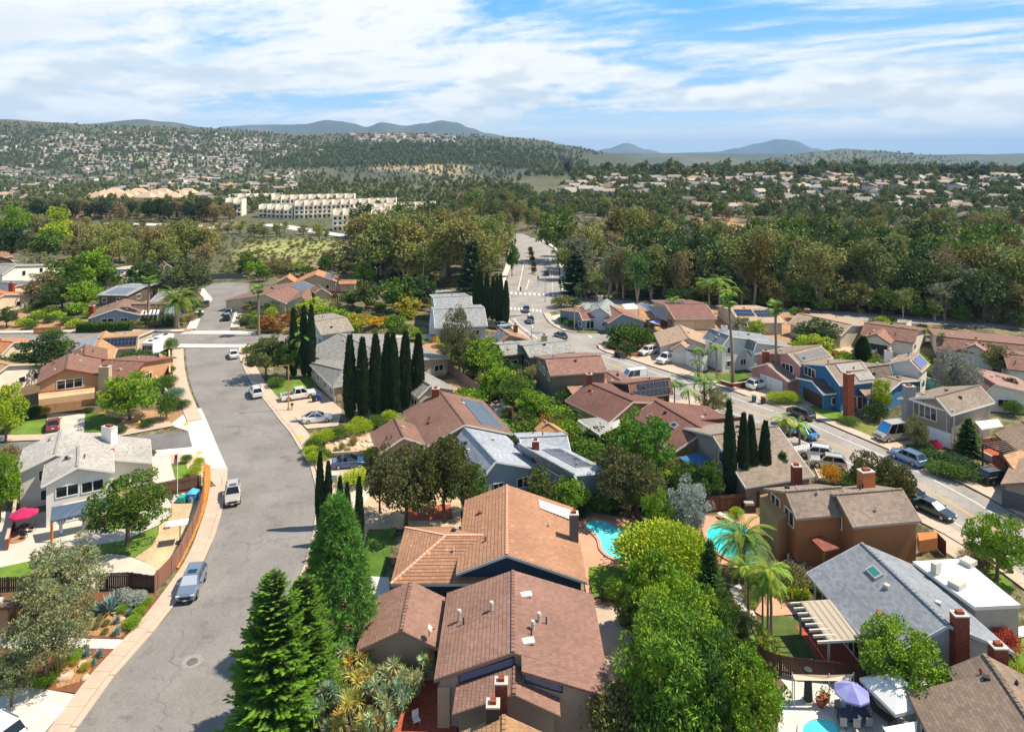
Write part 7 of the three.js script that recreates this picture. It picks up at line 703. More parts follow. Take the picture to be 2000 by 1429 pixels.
fence([398, 948, 396, 980, 384, 1024, 362, 1074, 341, 1112, 300, 1158], 1.8, 0x846050, 'long curving reddish brown board fence along the left street pavement', { curve: 1 }); fence([300, 1158, 247, 1151, 182, 1155], 1.7, 0x4a3630, 'near black picket fence behind the agave garden', { step: 0.172 }); fence([66, 1152, 0, 1156, -60, 1160], 1.4, 0x4a3630, 'low dark fence at the left edge below the lawn', { step: 0.2 }); fence([303, 971, 350, 961, 394, 953], 1.7, 0x6b4a3a, 'brown fence behind the playthings, meeting the curving fence'); fence([22, 1245, 62, 1160], 1.6, 0x7a4a2c, 'rusty board fence beside the entry porch'); fence([1143, 998, 1190, 994, 1232, 990], 1.9, 0x6a4a38, 'dark board fence with pale posts behind the first pool', { post: 0xb7a891 }); fence([1370, 1003, 1420, 998, 1485, 990], 1.9, 0x6a4732, 'shaded board fence under the four cypresses'); fence([1110, 858, 1145, 900, 1168, 938], 1.8, 0xc79a62, 'new light timber fence beside the white roofed house'); fence([838, 702, 870, 720, 900, 745, 960, 790], 1.8, 0x8a7866, 'weathered fence down the side of the dirt yard'); fence([1000, 822, 1040, 853], 1.7, 0x9a7f62, 'tan fence at the edge of the back lawn'); fence([1220, 640, 1308, 637], 1.8, 0x6a4336, 'dark red brown fence round the tiny far pool'); fence([1470, 1290, 1500, 1312, 1560, 1326, 1640, 1335, 1720, 1345], 1.7, 0x54392c, 'dark curved fence between the putting green and the parasol terrace', { curve: 1 }); fence([1240, 1010, 1262, 1055], 1.7, 0x5a4234, 'fence running from the board fence toward the dome tree'); fence([1175, 1176, 1230, 1177], 1.4, 0x5c4a3c, 'low fence between the little lawn and the garden path'); fence([1800, 1085, 1830, 1070, 1850, 1090], 1.7, 0x6b3c2a, 'dark red fence at the corner of the orange house'); fence([845, 670, 862, 668], 1.5, 0xb3703f, 'orange timber fence panel beside the dirt yard'); fence([405, 545, 480, 544], 1.8, 0x6a6a70, 'long grey fence at the head of the cul-de-sac'); fence([65, 652, 120, 648], 1.4, 0xa06a4a, 'reddish fence on the bank above the cross street'); fence([1915, 880, 1970, 868], 1.5, 0x7a4a34, 'short red brown fence behind the tiled terrace at right'); fence([640, 619, 675, 612], 1.6, 0x6b4236, 'brown fence below the timber pergola');
wall([330, 700, 331, 745], 1.7, 0.2, m.brick, 'reddish block wall between the shed and the pavement'); wall([300, 738, 316, 760, 340, 790], 0.8, 0.2, wallM(0xcdb795), 'cream low garden wall curving through the bank of shrubs'); wall([1693, 672, 1762, 690], 1.7, 0.2, m.white, 'white wall beside the brown long house'); wall([1762, 668, 1772, 650, 1780, 642], 2.0, 0.2, m.white, 'white slanting wall beside the short fan palm'); wall([1760, 745, 1835, 764], 1.9, 0.2, plainM(0x6fb0b4), 'turquoise painted wall behind the balcony house'); wall([12, 1075, 26, 1020, 30, 990], 1.2, 0.25, m.brick, 'brick coloured wall along the left edge of the patio'); wall([1402, 748, 1430, 757, 1466, 752], 0.7, 0.3, m.brick, 'curved block retaining wall below the artificial lawn'); wall([1870, 870, 1940, 905], 0.9, 0.25, wallM(0x9d9488), 'grey wall behind the juniper bank'); wall([635, 892, 738, 886], 0.5, 0.25, m.concreteTan, 'low kerb wall along the front of the rock garden'); wall([741, 908, 800, 890, 850, 878], 1.6, 0.2, m.white, 'white garden wall in front of the ribbed roof house');
// ---------------------------------------------------------------- street lamps, poles and signals
function lamp(x, y, top, ax, ay, mat, label, name = 'street_lamp') { const p = P(x, y), s = -p.z / F, h = (y - top) * s, g = thing(name, label, 'street lamp', p), b = new MB(); b.tube([V(0, 0, 0), V(0, h, 0)], [0.12, 0.07], 8); part(g, 'pole', b.geo(), mat); const e = V((ax - x) * s, h - (ay - top) * s, 0.6), a = new MB(); a.tube([V(0, h - 0.1, 0), V(e.x * 0.5, (h + e.y) / 2 + 0.2, e.z * 0.5), e], [0.05, 0.045, 0.04], 6); part(g, 'arm', a.geo(), mat); const hd = new RoundedBoxGeometry(0.75, 0.16, 0.3, 2, 0.06); hd.translate(e.x, e.y, e.z); part(g, 'lamp_head', hd, m.galv); const bs = new MB(); bs.box(V(0, 0.2, 0), 0.36, 0.4, 0.36); part(g, 'base', bs.geo(), mat); return g; }
lamp(563, 802, 712, 532, 719, m.steelTan, 'tan street lamp on the right pavement of the left street'); lamp(1038, 671, 624, 1020, 622, m.galv, 'grey street lamp in front of the black car at the junction'); lamp(1103, 575, 531, 1076, 527, m.galv, 'tall signal pole lamp on the far corner of the junction'); lamp(1975, 1120, 1003, 2010, 1006, m.barkDark, 'dark lamp post behind the right edge street tree'); lamp(337, 633, 588, 345, 586, m.steelTan, 'tan lamp post beside the date palm on the corner'); lamp(486, 580, 540, 478, 538, m.steelTan, 'lamp post right of the cul-de-sac bulb'); lamp(1065, 590, 540, 1052, 538, m.galv, 'lamp on the right of the straight road near the shade');
for (const [x, y, top, l] of [[1122, 646, 598, 'thin brown pole on the junction corner lawn'], [153, 492, 433, 'tall thin pole in the brush at upper left'], [1945, 560, 520, 'pale pole among the trees at far right'], [965, 470, 430, 'pale pole in the central grove']]) { const p = P(x, y), h = (y - top) * -p.z / F, g = thing('utility_pole', l, 'pole', p), b = new MB(); b.tube([V(0, 0, 0), V(0, h, 0)], [0.13, 0.09], 7); part(g, 'pole', b.geo(), m.barkPale); const k = new MB(); k.box(V(0, h - 0.4, 0), 1.2, 0.1, 0.1); part(g, 'crossarm', k.geo(), m.bark); }
for (const [x, y, top, l] of [[1051, 560, 538, 'traffic signal on the traffic island end'], [1017, 572, 560, 'traffic signal left of the zebra crossing'], [1092, 560, 545, 'traffic signal on the right kerb of the straight road']]) { const p = P(x, y), h = (y - top) * -p.z / F, g = thing('traffic_light', l, 'traffic light', p), b = new MB(); b.tube([V(0, 0, 0), V(0, h, 0)], [0.08, 0.06], 7); part(g, 'pole', b.geo(), m.galv); const k = new MB(); k.box(V(0, h - 0.6, 0.1), 0.45, 1.2, 0.35); part(g, 'signal_box', k.geo(), m.black); }
{ const p = P(1101, 566), g = thing('street_sign', 'blue street name sign by the far corner signal', 'sign', p), k = new MB(); k.box(V(0, 4.2, 0), 1.9, 0.5, 0.06); part(g, 'panel', k.geo(), plainM(0x1f6fa8)); const b = new MB(); b.tube([V(0, 0, 0), V(0, 4.4, 0)], [0.06, 0.06], 6); part(g, 'post', b.geo(), m.galv); }
// ---------------------------------------------------------------- small things in the yards
const at0 = (x, y, name, label, cat, fn, turn = 0, group) => { const g = thing(name, label, cat, P(x, y), group); fn(g); g.rotation.y = turn; return g; };
const bx3 = (g, n, x, y, z, a, b, c, mat, r = 0) => { const k = new MB(); k.box(V(x, y, z), a, b, c, r); return part(g, n, k.geo(), mat); };
const rod = (g, n, a, b, r, mat) => { const k = new MB(); k.tube([V(...a), V(...b)], [r, r], 7); return part(g, n, k.geo(), mat); };
function bin(x, y, hex, label, turn = 0) { at0(x, y, 'wheelie_bin', label, 'bin', (g) => { const k = new MB(), a = [[-0.24, -0.28], [0.24, -0.28], [0.24, 0.28], [-0.24, 0.28]], lo = a.map(([x2, z]) => V(x2, 0.08, z)), hi = a.map(([x2, z]) => V(x2 * 1.25, 1.0, z * 1.25)); for (let i = 0; i < 4; i++) k.quad(lo[i], lo[(i + 1) % 4], hi[(i + 1) % 4], hi[i]); k.poly(hi); part(g, 'body', k.geo(), plainM(hex)); bx3(g, 'lid', 0, 1.05, 0, 0.66, 0.1, 0.78, plainM(hex, 0.5)); for (const s of [-1, 1]) { const t = new THREE.CylinderGeometry(0.12, 0.12, 0.06, 10); t.rotateZ(Math.PI / 2); t.translate(s * 0.26, 0.12, -0.28); part(g, 'wheel', t, m.rubber); } }, turn); }
bin(390, 613, 0x2f5a3c, 'green bin on the left kerb of the cul-de-sac'); bin(1473, 785, 0x2c6a5a, 'teal bin on the pavement beside the white suv, left of a pair'); bin(1491, 788, 0x4a3a34, 'brown bin on the pavement beside the teal one'); bin(1203, 697, 0x26292b, 'black bin on the kerb by the mulch garden, left of a pair'); bin(1209, 698, 0x33383a, 'dark grey bin on the kerb by the mulch garden, right of a pair'); bin(1985, 970, 0x2450b0, 'bright blue bin on the driveway at the right edge'); bin(622, 783, 0x2444a0, 'blue bin beside the white pickup'); bin(613, 785, 0x2a2c2e, 'black bin beside the white pickup'); bin(45, 812, 0x2f62b4, 'blue bin beside the tan balcony house'); bin(46, 820, 0x303234, 'dark bin just below the blue one beside the balcony house'); bin(1446, 654, 0x2a5fa0, 'blue bin beside the covered trailer');
at0(1464, 656, 'covered_trailer', 'white covered trailer beside the blue bin', 'trailer', (g) => { const b = new RoundedBoxGeometry(5, 2.2, 2.2, 3, 0.5); b.translate(0, 1.5, 0); part(g, 'cover', b, plainM(0xdedede)); for (const s of [-1, 1]) { const t = new THREE.CylinderGeometry(0.35, 0.35, 0.2, 12); t.rotateX(Math.PI / 2); t.translate(0, 0.35, s * 1.0); part(g, 'wheel', t, m.rubber); } rod(g, 'tow_bar', [2.4, 0.5, 0], [3.6, 0.4, 0], 0.06, m.darkMetal); });
at0(271, 836, 'fire_hydrant', 'yellow fire hydrant on the pink sand beside the alley', 'hydrant', (g) => { const k = new THREE.LatheGeometry([[0.001, 0], [0.2, 0], [0.2, 0.08], [0.14, 0.1], [0.14, 0.55], [0.18, 0.58], [0.16, 0.66], [0.08, 0.78], [0.001, 0.8]].map((a) => new THREE.Vector2(...a)), 12); part(g, 'barrel', k, plainM(0xd8a520, 0.5)); for (const s of [-1, 1]) { const c = new THREE.CylinderGeometry(0.07, 0.07, 0.12, 8); c.rotateZ(Math.PI / 2); c.translate(s * 0.18, 0.45, 0); part(g, 'outlet', c, plainM(0xd8a520, 0.5)); } }); scene.children[scene.children.length - 1].scale.setScalar(1.4);
function parasol(x, y, r0, h, hex, seg, label, hex2) { at0(x, y, 'parasol', label, 'parasol', (g) => { rod(g, 'pole', [0, 0, 0], [0, h + 0.5, 0], 0.035, m.metal); for (let i = 0; i < seg; i++) { const a = i / seg * 6.283, e = (i + 1) / seg * 6.283, k = new MB(), p = (t, rr, yy) => V(Math.cos(t) * rr, yy, Math.sin(t) * rr); k.quad(p(a, r0, h - 0.12), p(e, r0, h - 0.12), p(e, r0 * 0.5, h + 0.24), p(a, r0 * 0.5, h + 0.24)); k.tri(p(a, r0 * 0.5, h + 0.24), p(e, r0 * 0.5, h + 0.24), V(0, h + 0.5, 0)); k.quad(p(a, r0, h - 0.12), p(e, r0, h - 0.12), p(e, r0, h - 0.26), p(a, r0, h - 0.26)); part(g, 'canopy_panel', k.geo(), cached('cloth' + (i % 2 && hex2 ? hex2 : hex), () => new THREE.MeshPhysicalMaterial({ color: i % 2 && hex2 ? hex2 : hex, roughness: 0.9, transmission: 0.2, side: THREE.DoubleSide }))); } const bs = new THREE.CylinderGeometry(0.28, 0.3, 0.12, 14); bs.translate(0, 0.06, 0); part(g, 'base', bs, m.darkMetal); }); }
parasol(46, 1040, 1.42, 2.3, 0xba1058, 8, 'crimson parasol on the patio of the grey two storey house'); parasol(1664, 1408, 1.25, 2.3, 0x7f84c4, 8, 'lavender parasol over the dining table on the lower right terrace', 0x9aa0d8);
function patioTable(x, y, w, d, hex, label, turn = 0) { at0(x, y, 'patio_table', label, 'table', (g) => { bx3(g, 'tabletop', 0, 0.74, 0, w, 0.05, d, plainM(hex)); for (const sx of [-1, 1]) for (const sz of [-1, 1]) rod(g, 'leg', [sx * (w / 2 - 0.1), 0, sz * (d / 2 - 0.1)], [sx * (w / 2 - 0.1), 0.72, sz * (d / 2 - 0.1)], 0.03, m.darkMetal); }, turn); }
function chair(x, y, turn, hex, label, group) { at0(x, y, 'patio_chair', label, 'chair', (g) => { bx3(g, 'seat', 0, 0.43, 0, 0.5, 0.05, 0.5, plainM(hex)); bx3(g, 'backrest', 0, 0.75, -0.25, 0.5, 0.6, 0.04, plainM(hex)); for (const sx of [-1, 1]) for (const sz of [-1, 1]) rod(g, 'leg', [sx * 0.22, 0, sz * 0.22], [sx * 0.22, 0.42, sz * 0.22], 0.02, m.darkMetal); for (const sx of [-1, 1]) bx3(g, 'armrest', sx * 0.25, 0.63, 0, 0.04, 0.03, 0.45, m.darkMetal); }, turn, group); }
patioTable(46, 1040, 1.0, 1.0, 0x3a3436, 'dark table under the crimson parasol'); [[30, 1042, 1.5], [62, 1038, -1.5], [46, 1052, 3.1]].forEach(([x, y, t]) => chair(x, y, t, 0x2e2a2c, 'dark patio chair round the table under the crimson parasol', 'chairs under the crimson parasol')); patioTable(1668, 1412, 2.2, 1.1, 0x3d4654, 'long dark table under the lavender parasol', 0.1); [[1640, 1398, 0.2], [1662, 1396, 0.1], [1690, 1398, 0], [1645, 1424, 3.1], [1672, 1426, 3], [1695, 1424, 3.2]].forEach(([x, y, t]) => chair(x, y, t, 0x8e8f90, 'patio chair at the long table under the lavender parasol', 'chairs under the lavender parasol'));
[[1545, 1103, 0.8, 'pale garden chair on the shaded deck of the orange house'], [1525, 1090, 0.2, 'blue garden chair on the shaded deck of the orange house']].forEach(([x, y, t, l], i) => chair(x, y, t, i ? 0x2f6f9a : 0xd8d2c4, l)); at0(1556, 1103, 'fire_pit', 'round pale fire pit at the deck edge of the orange house', 'fire pit', (g) => { const k = new THREE.TorusGeometry(0.75, 0.2, 8, 20); k.rotateX(Math.PI / 2); k.translate(0, 0.3, 0); part(g, 'rim', k, m.concreteTan); const c = new THREE.CylinderGeometry(0.6, 0.6, 0.25, 16); c.translate(0, 0.15, 0); part(g, 'bowl', c, m.darkMetal); });
[[1718, 1398, 0.5, 'dark sun lounger on the lower right terrace'], [1500, 1392, 0.3, 'dark wicker seat beside the tall grill']].forEach(([x, y, t, l]) => at0(x, y, 'sun_lounger', l, 'lounger', (g) => { bx3(g, 'seat', 0, 0.35, 0.3, 0.65, 0.07, 1.3, plainM(0x54483e)); const k = new MB(); k.bar(V(0, 0.36, -0.35), V(0, 0.85, -0.85), 0.65, 0.06); part(g, 'backrest', k.geo(), plainM(0x54483e)); for (const sx of [-1, 1]) for (const z of [-0.3, 0.9]) rod(g, 'leg', [sx * 0.28, 0, z], [sx * 0.28, 0.34, z], 0.025, m.darkMetal); }, t));
at0(1579, 1372, 'patio_heater', 'tall dark covered patio heater beside the curved fence', 'heater', (g) => { const k = new THREE.CylinderGeometry(0.24, 0.34, 2.1, 10); k.translate(0, 1.25, 0); part(g, 'cover', k, plainM(0x22262a)); const c = new THREE.CylinderGeometry(0.3, 0.26, 0.35, 10); c.translate(0, 2.4, 0); part(g, 'hood', c, plainM(0x2a2e33)); bx3(g, 'base', 0, 0.12, 0, 0.7, 0.24, 0.7, m.concrete); });
at0(1752, 1412, 'gazebo', 'white square gazebo with a raised vent on the lower right terrace', 'gazebo', (g) => { const s = 1.75, k = new MB(), q = [[-s, -s], [s, -s], [s, s], [-s, s]]; for (let i = 0; i < 4; i++) { const a = q[i], b = q[(i + 1) % 4]; k.quad(V(a[0], 2.4, a[1]), V(b[0], 2.4, b[1]), V(b[0] * 0.32, 3.1, b[1] * 0.32), V(a[0] * 0.32, 3.1, a[1] * 0.32)); k.quad(V(a[0], 2.15, a[1]), V(b[0], 2.15, b[1]), V(b[0], 2.4, b[1]), V(a[0], 2.4, a[1])); } part(g, 'canopy', k.geo(), M(0xd9d9d6, { side: THREE.DoubleSide })); const v = new MB(); for (let i = 0; i < 4; i++) { const a = q[i], b = q[(i + 1) % 4]; v.tri(V(a[0] * 0.36, 3.2, a[1] * 0.36), V(b[0] * 0.36, 3.2, b[1] * 0.36), V(0, 3.5, 0)); } part(g, 'vent', v.geo(), M(0xcfd2d4, { side: THREE.DoubleSide })); for (const [x, z] of q) rod(g, 'post', [x * 0.95, 0, z * 0.95], [x * 0.95, 2.3, z * 0.95], 0.05, m.darkMetal); }, 0.25);
const sail = (l, hex, label, name = 'shade_sail') => { const q = pts3(l), c = q[0].clone().setY(0), g = thing(name, label, 'shade sail', c), k = new MB(), ctr = q.reduce((s, p) => s.add(p), V(0, 0, 0)).multiplyScalar(1 / q.length); ctr.y -= 0.18; for (let i = 0; i < q.length; i++) k.tri(q[i], q[(i + 1) % q.length], ctr); part(g, 'cloth', k.geo(c), M(hex, { side: THREE.DoubleSide, roughness: 0.9 })); for (const p of q) { const b = new MB(); b.tube([V(p.x, 0, p.z), V(p.x, p.y + 0.1, p.z)], [0.04, 0.04], 6); part(g, 'post', b.geo(c), m.galv); } return g; };
sail([1548, 1316, 2.4, 1620, 1318, 2.4, 1668, 1316, 2.4, 1662, 1330, 2.2, 1552, 1328, 2.2], 0xc9b79b, 'long tan shade cloth along the curved fence'); sail([1787, 1312, 3.2, 1815, 1335, 2.6, 1784, 1343, 2.4], 0xe4e4e0, 'white triangular sail right of the gazebo'); sail([1725, 1420, 2.2, 1792, 1408, 2.6, 1790, 1440, 2.2, 1745, 1450, 2.2], 0xdfe4ea, 'pale sail under the bottom right roof edge'); sail([1264, 596, 4.5, 1300, 600, 4.5, 1305, 628, 3.5, 1280, 618, 3.5], 0x2b3340, 'dark shade sail beside the maroon roofed house'); sail([1248, 594, 3.5, 1266, 592, 4, 1272, 612, 3.2], 0x5b6890, 'blue grey sail left of the dark sail'); sail([1268, 628, 2.6, 1290, 622, 2.6, 1288, 634, 2.4], 0x8c98c8, 'lilac shade beside the tiny far pool');
at0(351, 1060, 'shade_table', 'white flat topped shade canopy beside the curving fence', 'canopy', (g) => { bx3(g, 'top', 0, 2.2, 0, 1.6, 0.06, 1.3, m.white); rod(g, 'post', [0, 0, 0], [0, 2.2, 0], 0.05, m.darkMetal); bx3(g, 'base', 0, 0.06, 0, 0.8, 0.1, 0.8, m.darkMetal); }, 0.3); at0(330, 1028, 'storage_box', 'white flat lounger board lying on the sand by the fence', 'lounger', (g) => { bx3(g, 'board', 0, 0.28, 0, 0.7, 0.08, 1.2, m.white, 0.2); for (const s of [-1, 1]) bx3(g, 'leg', 0, 0.12, s * 0.5, 0.6, 0.22, 0.06, m.galv, 0.2); });
at0(356, 980, 'playhouse', 'teal plastic play slide by the brown fence', 'toy', (g) => { const k = new RoundedBoxGeometry(1.1, 0.7, 0.9, 2, 0.15); k.translate(0, 0.4, 0); part(g, 'body', k, plainM(0x2a9d94, 0.5)); const s = new MB(); s.bar(V(0.5, 0.7, 0), V(1.4, 0.1, 0.1), 0.5, 0.06); part(g, 'slide', s.geo(), plainM(0x3bb3a8, 0.5)); }); at0(377, 978, 'playhouse', 'blue plastic playhouse against the curving fence', 'toy', (g) => { bx3(g, 'wall', 0, 0.55, 0, 0.9, 1.1, 0.9, plainM(0x2e86c8, 0.5)); const k = new THREE.ConeGeometry(0.85, 0.5, 4); k.rotateY(0.785); k.translate(0, 1.35, 0); part(g, 'roof', k, plainM(0x49a6e0, 0.5)); bx3(g, 'door', 0, 0.4, 0.46, 0.4, 0.7, 0.04, plainM(0xbfd9ea)); }); for (let i = 0; i < 26; i++) { const r = R; const x = 334 + R() * 40, y = 966 + R() * 14; at0(x, y, 'garden_stone', 'small pale stone strewn by the playthings', 'stone', (g) => { const k = new THREE.DodecahedronGeometry(0.1 + R() * 0.16, 0); k.scale(1.2, 0.6, 1); k.translate(0, 0.06, 0); part(g, 'stone', k, plainM(0xbdb4aa)); }, R() * 6, 'stones by the playthings'); }
at0(346, 972, 'flagpole', 'white flagpole with a hanging striped flag beside the short lawn', 'flagpole', (g) => { rod(g, 'pole', [0, 0, 0], [0, 5.4, 0], 0.045, m.white); for (let i = 0; i < 9; i++) { const k = new MB(), f = (t) => V(-0.02 - 0.16 * Math.sin(t * 3), 5.2 - t * 1.5, 0.05 * i); k.bar(V(-0.05 - i * 0.03, 5.3, 0.02), V(-0.10 - i * 0.045, 3.9, 0.02), 0.035, 0.05); part(g, 'flag', k.geo(), plainM(i % 2 ? 0xe4e0dc : 0xa03038)); } const c = new MB(); c.box(V(-0.12, 5.05, 0.03), 0.24, 0.55, 0.06); part(g, 'canton', c.geo(), plainM(0x2a3560)); const t = new THREE.SphereGeometry(0.07, 8, 6); t.translate(0, 5.45, 0); part(g, 'finial', t, m.metal); });
at0(187, 1101, 'goal_frame', 'thin white metal frame on the lower patio', 'frame', (g) => { rod(g, 'bar', [-1.6, 1.9, 0], [0, 1.9, 0], 0.04, m.white); rod(g, 'post', [0, 0, 0], [0, 1.9, 0], 0.04, m.white); rod(g, 'post', [-1.6, 0, 0], [-1.6, 1.9, 0], 0.04, m.white); });
for (const [x, y, s] of [[118, 1043, 1], [163, 1035, -1]]) at0(x, y, 'curtain', s > 0 ? 'left striped curtain tied back under the patio roof' : 'right striped curtain tied back under the patio roof', 'curtain', (g) => { for (let i = 0; i < 8; i++) { const k = new MB(), t = (i - 3.5) / 3.5; k.tube([V(t * 0.95, 2.2, 0), V(t * 0.4 * 1 + s * 0.05, 1.3, 0.03 * (i % 2)), V(t * 0.12, 0.95, 0), V(t * 0.22, 0.1, 0.04 * (i % 2))], [0.07, 0.06, 0.04, 0.06], 6); part(g, 'fold', k.geo(), plainM(i % 2 ? 0xe2e2e4 : 0x55606e, 0.9)); } });
for (const [x, y] of [[31, 1054], [147, 1090]]) { const p = P(x, y), pts = Array.from({ length: 14 }, (_, i) => V(p.x + Math.cos(i / 14 * 6.28) * (0.8 + R() * 0.25), 0, p.z + Math.sin(i / 14 * 6.28) * (0.7 + R() * 0.2))); structure('stain', sheetGeo(pts, 0.075), m.dirt); }
{ const p = P(375, 1292), g = thing('manhole_cover', 'round iron manhole cover in the left street', 'manhole', p), k = new THREE.CylinderGeometry(0.42, 0.42, 0.02, 24); k.translate(0, 0.02, 0); part(g, 'lid', k, T(0x6a6764, 'gravel')); const t = new THREE.RingGeometry(0.44, 0.82, 28); t.rotateX(-Math.PI / 2); t.translate(0, 0.014, 0); part(g, 'collar', t, m.asphaltOld); }
for (const [x, y, s, l] of [[148, 1282, 0.5, 'pale boulder in the lower front garden'], [161, 1298, 0.6, 'brown boulder in the lower front garden'], [124, 1326, 0.9, 'flat cream boulder near the driveway'], [166, 1325, 0.55, 'white flat stone beside the pavement'], [236, 1212, 0.5, 'grey stone among the ball shrubs']]) at0(x, y, 'boulder', l, 'rock', (g) => { const k = new THREE.IcosahedronGeometry(s * 0.5, 1), q = k.attributes.position; for (let i = 0; i < q.count; i++) { const n = 0.8 + 0.4 * vnoise(q.getX(i) * 4 + x, q.getZ(i) * 4 + q.getY(i) * 3, 5); q.setXYZ(i, q.getX(i) * n * 1.4, q.getY(i) * n * 0.8 + s * 0.18, q.getZ(i) * n); } k.computeVertexNormals(); part(g, 'rock', k, m.concreteTan); }, R() * 6);
for (let i = 0; i < 70; i++) { const z = i < 34 ? [640 + R() * 95, 858 + R() * 30] : [630 + R() * 130, 985 + R() * 45]; at0(z[0], z[1], 'garden_stone', i < 34 ? 'pale stone in the rock garden' : 'pale stone scattered on the gravel before the terracotta house', 'stone', (g) => { const k = new THREE.DodecahedronGeometry(0.12 + R() * 0.2, 0); k.scale(1.3, 0.7, 1); k.translate(0, 0.08, 0); part(g, 'stone', k, plainM([0xc4b6ac, 0xd0c8bd, 0xb09a90][i % 3])); }, R() * 6, i < 34 ? 'stones in the rock garden' : 'stones before the terracotta house'); }
at0(1129, 1418, 'ladder', 'aluminium ladder leaning against the brown tiled house', 'ladder', (g) => { const a = [0, 0, 0.4], b = [0, 3.6, -0.7]; for (const s of [-0.26, 0.26]) rod(g, 'rail', [s, a[1], a[2]], [s, b[1], b[2]], 0.035, m.vent); for (let i = 1; i < 11; i++) { const t = i / 11; rod(g, 'rung', [-0.26, lerp(a[1], b[1], t), lerp(a[2], b[2], t)], [0.26, lerp(a[1], b[1], t), lerp(a[2], b[2], t)], 0.02, m.vent); } }); at0(760, 1412, 'utility_box', 'pale green utility box beside the red brick patio', 'box', (g) => { bx3(g, 'cabinet', 0, 0.45, 0, 0.8, 0.9, 0.8, plainM(0x8fa89c)); bx3(g, 'lid', 0, 0.93, 0, 0.88, 0.08, 0.88, plainM(0xa5bcb0)); }); at0(813, 1415, 'folding_chair', 'white folded garden chair on the red brick patio', 'chair', (g) => { bx3(g, 'seat', 0, 0.4, 0, 0.5, 0.05, 0.5, m.white); bx3(g, 'backrest', 0, 0.7, -0.25, 0.5, 0.5, 0.04, m.white); for (const sx of [-1, 1]) for (const sz of [-1, 1]) rod(g, 'leg', [sx * 0.22, 0, sz * 0.2], [sx * 0.22, 0.4, -sz * 0.2], 0.02, m.galv); }, 0.5); at0(1212, 1300, 'garden_bench', 'curved stone bench on the path beside the brown tiled house', 'bench', (g) => { const k = new THREE.TorusGeometry(0.9, 0.2, 6, 12, 2.4); k.rotateX(Math.PI / 2); k.scale(1, 0.5, 1); k.translate(0, 0.5, 0); part(g, 'seat', k, m.concreteTan); for (const a of [0.3, 2.1]) bx3(g, 'leg', Math.cos(a) * 0.9, 0.2, Math.sin(a) * 0.9, 0.3, 0.4, 0.3, m.concreteTan); }); at0(652, 941, 'utility_box', 'small pale utility box behind the lime hedge', 'box', (g) => { bx3(g, 'cabinet', 0, 0.5, 0, 0.9, 1.0, 0.7, plainM(0xa9b8a4)); bx3(g, 'lid', 0, 1.03, 0, 1.0, 0.06, 0.8, plainM(0xb9c6b4)); });
at0(570, 801, 'mail_post', 'grey meter post at the foot of the tan street lamp', 'post', (g) => { bx3(g, 'post', 0, 0.5, 0, 0.2, 1.0, 0.2, m.galv); bx3(g, 'box', 0, 1.0, 0, 0.4, 0.3, 0.3, m.darkMetal); }); at0(1463, 1000, 'grill', 'outdoor grill cabinet against the shaded board fence', 'grill', (g) => { bx3(g, 'cabinet', 0, 0.45, 0, 1.4, 0.9, 0.7, m.darkMetal); bx3(g, 'hood', 0, 1.05, 0, 1.1, 0.3, 0.6, m.galv); }); at0(1418, 1018, 'diving_board', 'white diving board at the teal pool', 'diving board', (g) => { bx3(g, 'board', 0, 0.5, 0, 0.5, 0.06, 2.2, m.white, 0.5); bx3(g, 'stand', 0.25, 0.25, -0.6, 0.5, 0.5, 0.5, m.concrete, 0.5); }); for (const [x, y, l] of [[1604, 1380, 'terracotta pot near the tall heater'], [1612, 1372, 'second terracotta pot near the tall heater, to its right']]) at0(x, y, 'plant_pot', l, 'pot', (g) => { const k = new THREE.LatheGeometry([[0.001, 0], [0.22, 0], [0.32, 0.5], [0.36, 0.5], [0.36, 0.6], [0.28, 0.6], [0.26, 0.5], [0.001, 0.5]].map((a) => new THREE.Vector2(...a)), 14); part(g, 'pot', k, plainM(0xa8583a)); const b = new MB(), r = rng(x); clumpLeaves(b, r, V(0, 0.8, 0), V(0.35, 0.35, 0.35), 60, 0.1, 0.18); part(g, 'foliage', b.geo(), leafM(COL.mid)); });
// white trellis of the skylight house
{ const c = P(1130, 880).setY(0), g = thing('white_trellis', 'white slatted trellis pergola beside the big light green tree', 'pergola', c); slats([1129, 820, 2.8, 1172, 848, 2.8, 1213, 830, 2.8, 1206, 812, 2.8], 13, 0.07, m.white)(g, c); }

// ---------------------------------------------------------------- the valley: groves, far houses, far trees
const onRoad = (x, y) => y < 583 && y > 455 && x > 975 && x < 1106 + (y - 569) * 0.35 || (y > 560 && y < 600 && x < 1130 && x > 740);
const clear = (p, rad) => { for (const [x, z, r] of FOOT) if ((p.x - x) ** 2 + (p.z - z) ** 2 < (r + rad) ** 2) return false; return true; };
const inPoly = (x, y, q) => { let k = false; for (let i = 0, j = q.length - 2; i < q.length; j = i, i += 2) if (q[i + 1] > y !== q[j + 1] > y && x < (q[j] - q[i]) * (y - q[i + 1]) / (q[j + 1] - q[i + 1]) + q[i]) k = !k; return k; };
const ADJ = { euc: 'olive', eucB: 'tawny', brown: 'brownish', grey: 'greyish', mid: 'fresh green', dark: 'dark green', olive: 'pale olive', lime: 'yellow green', deep: 'blackish green', [0x67753f]: 'mossy', [0x65803a]: 'leafy', [0x526a3c]: 'deep green', [0x6d6a35]: 'mustard toned', [0x84804a]: 'straw toned', [0x4d5633]: 'shadowy', [0x56683a]: 'soft green' };
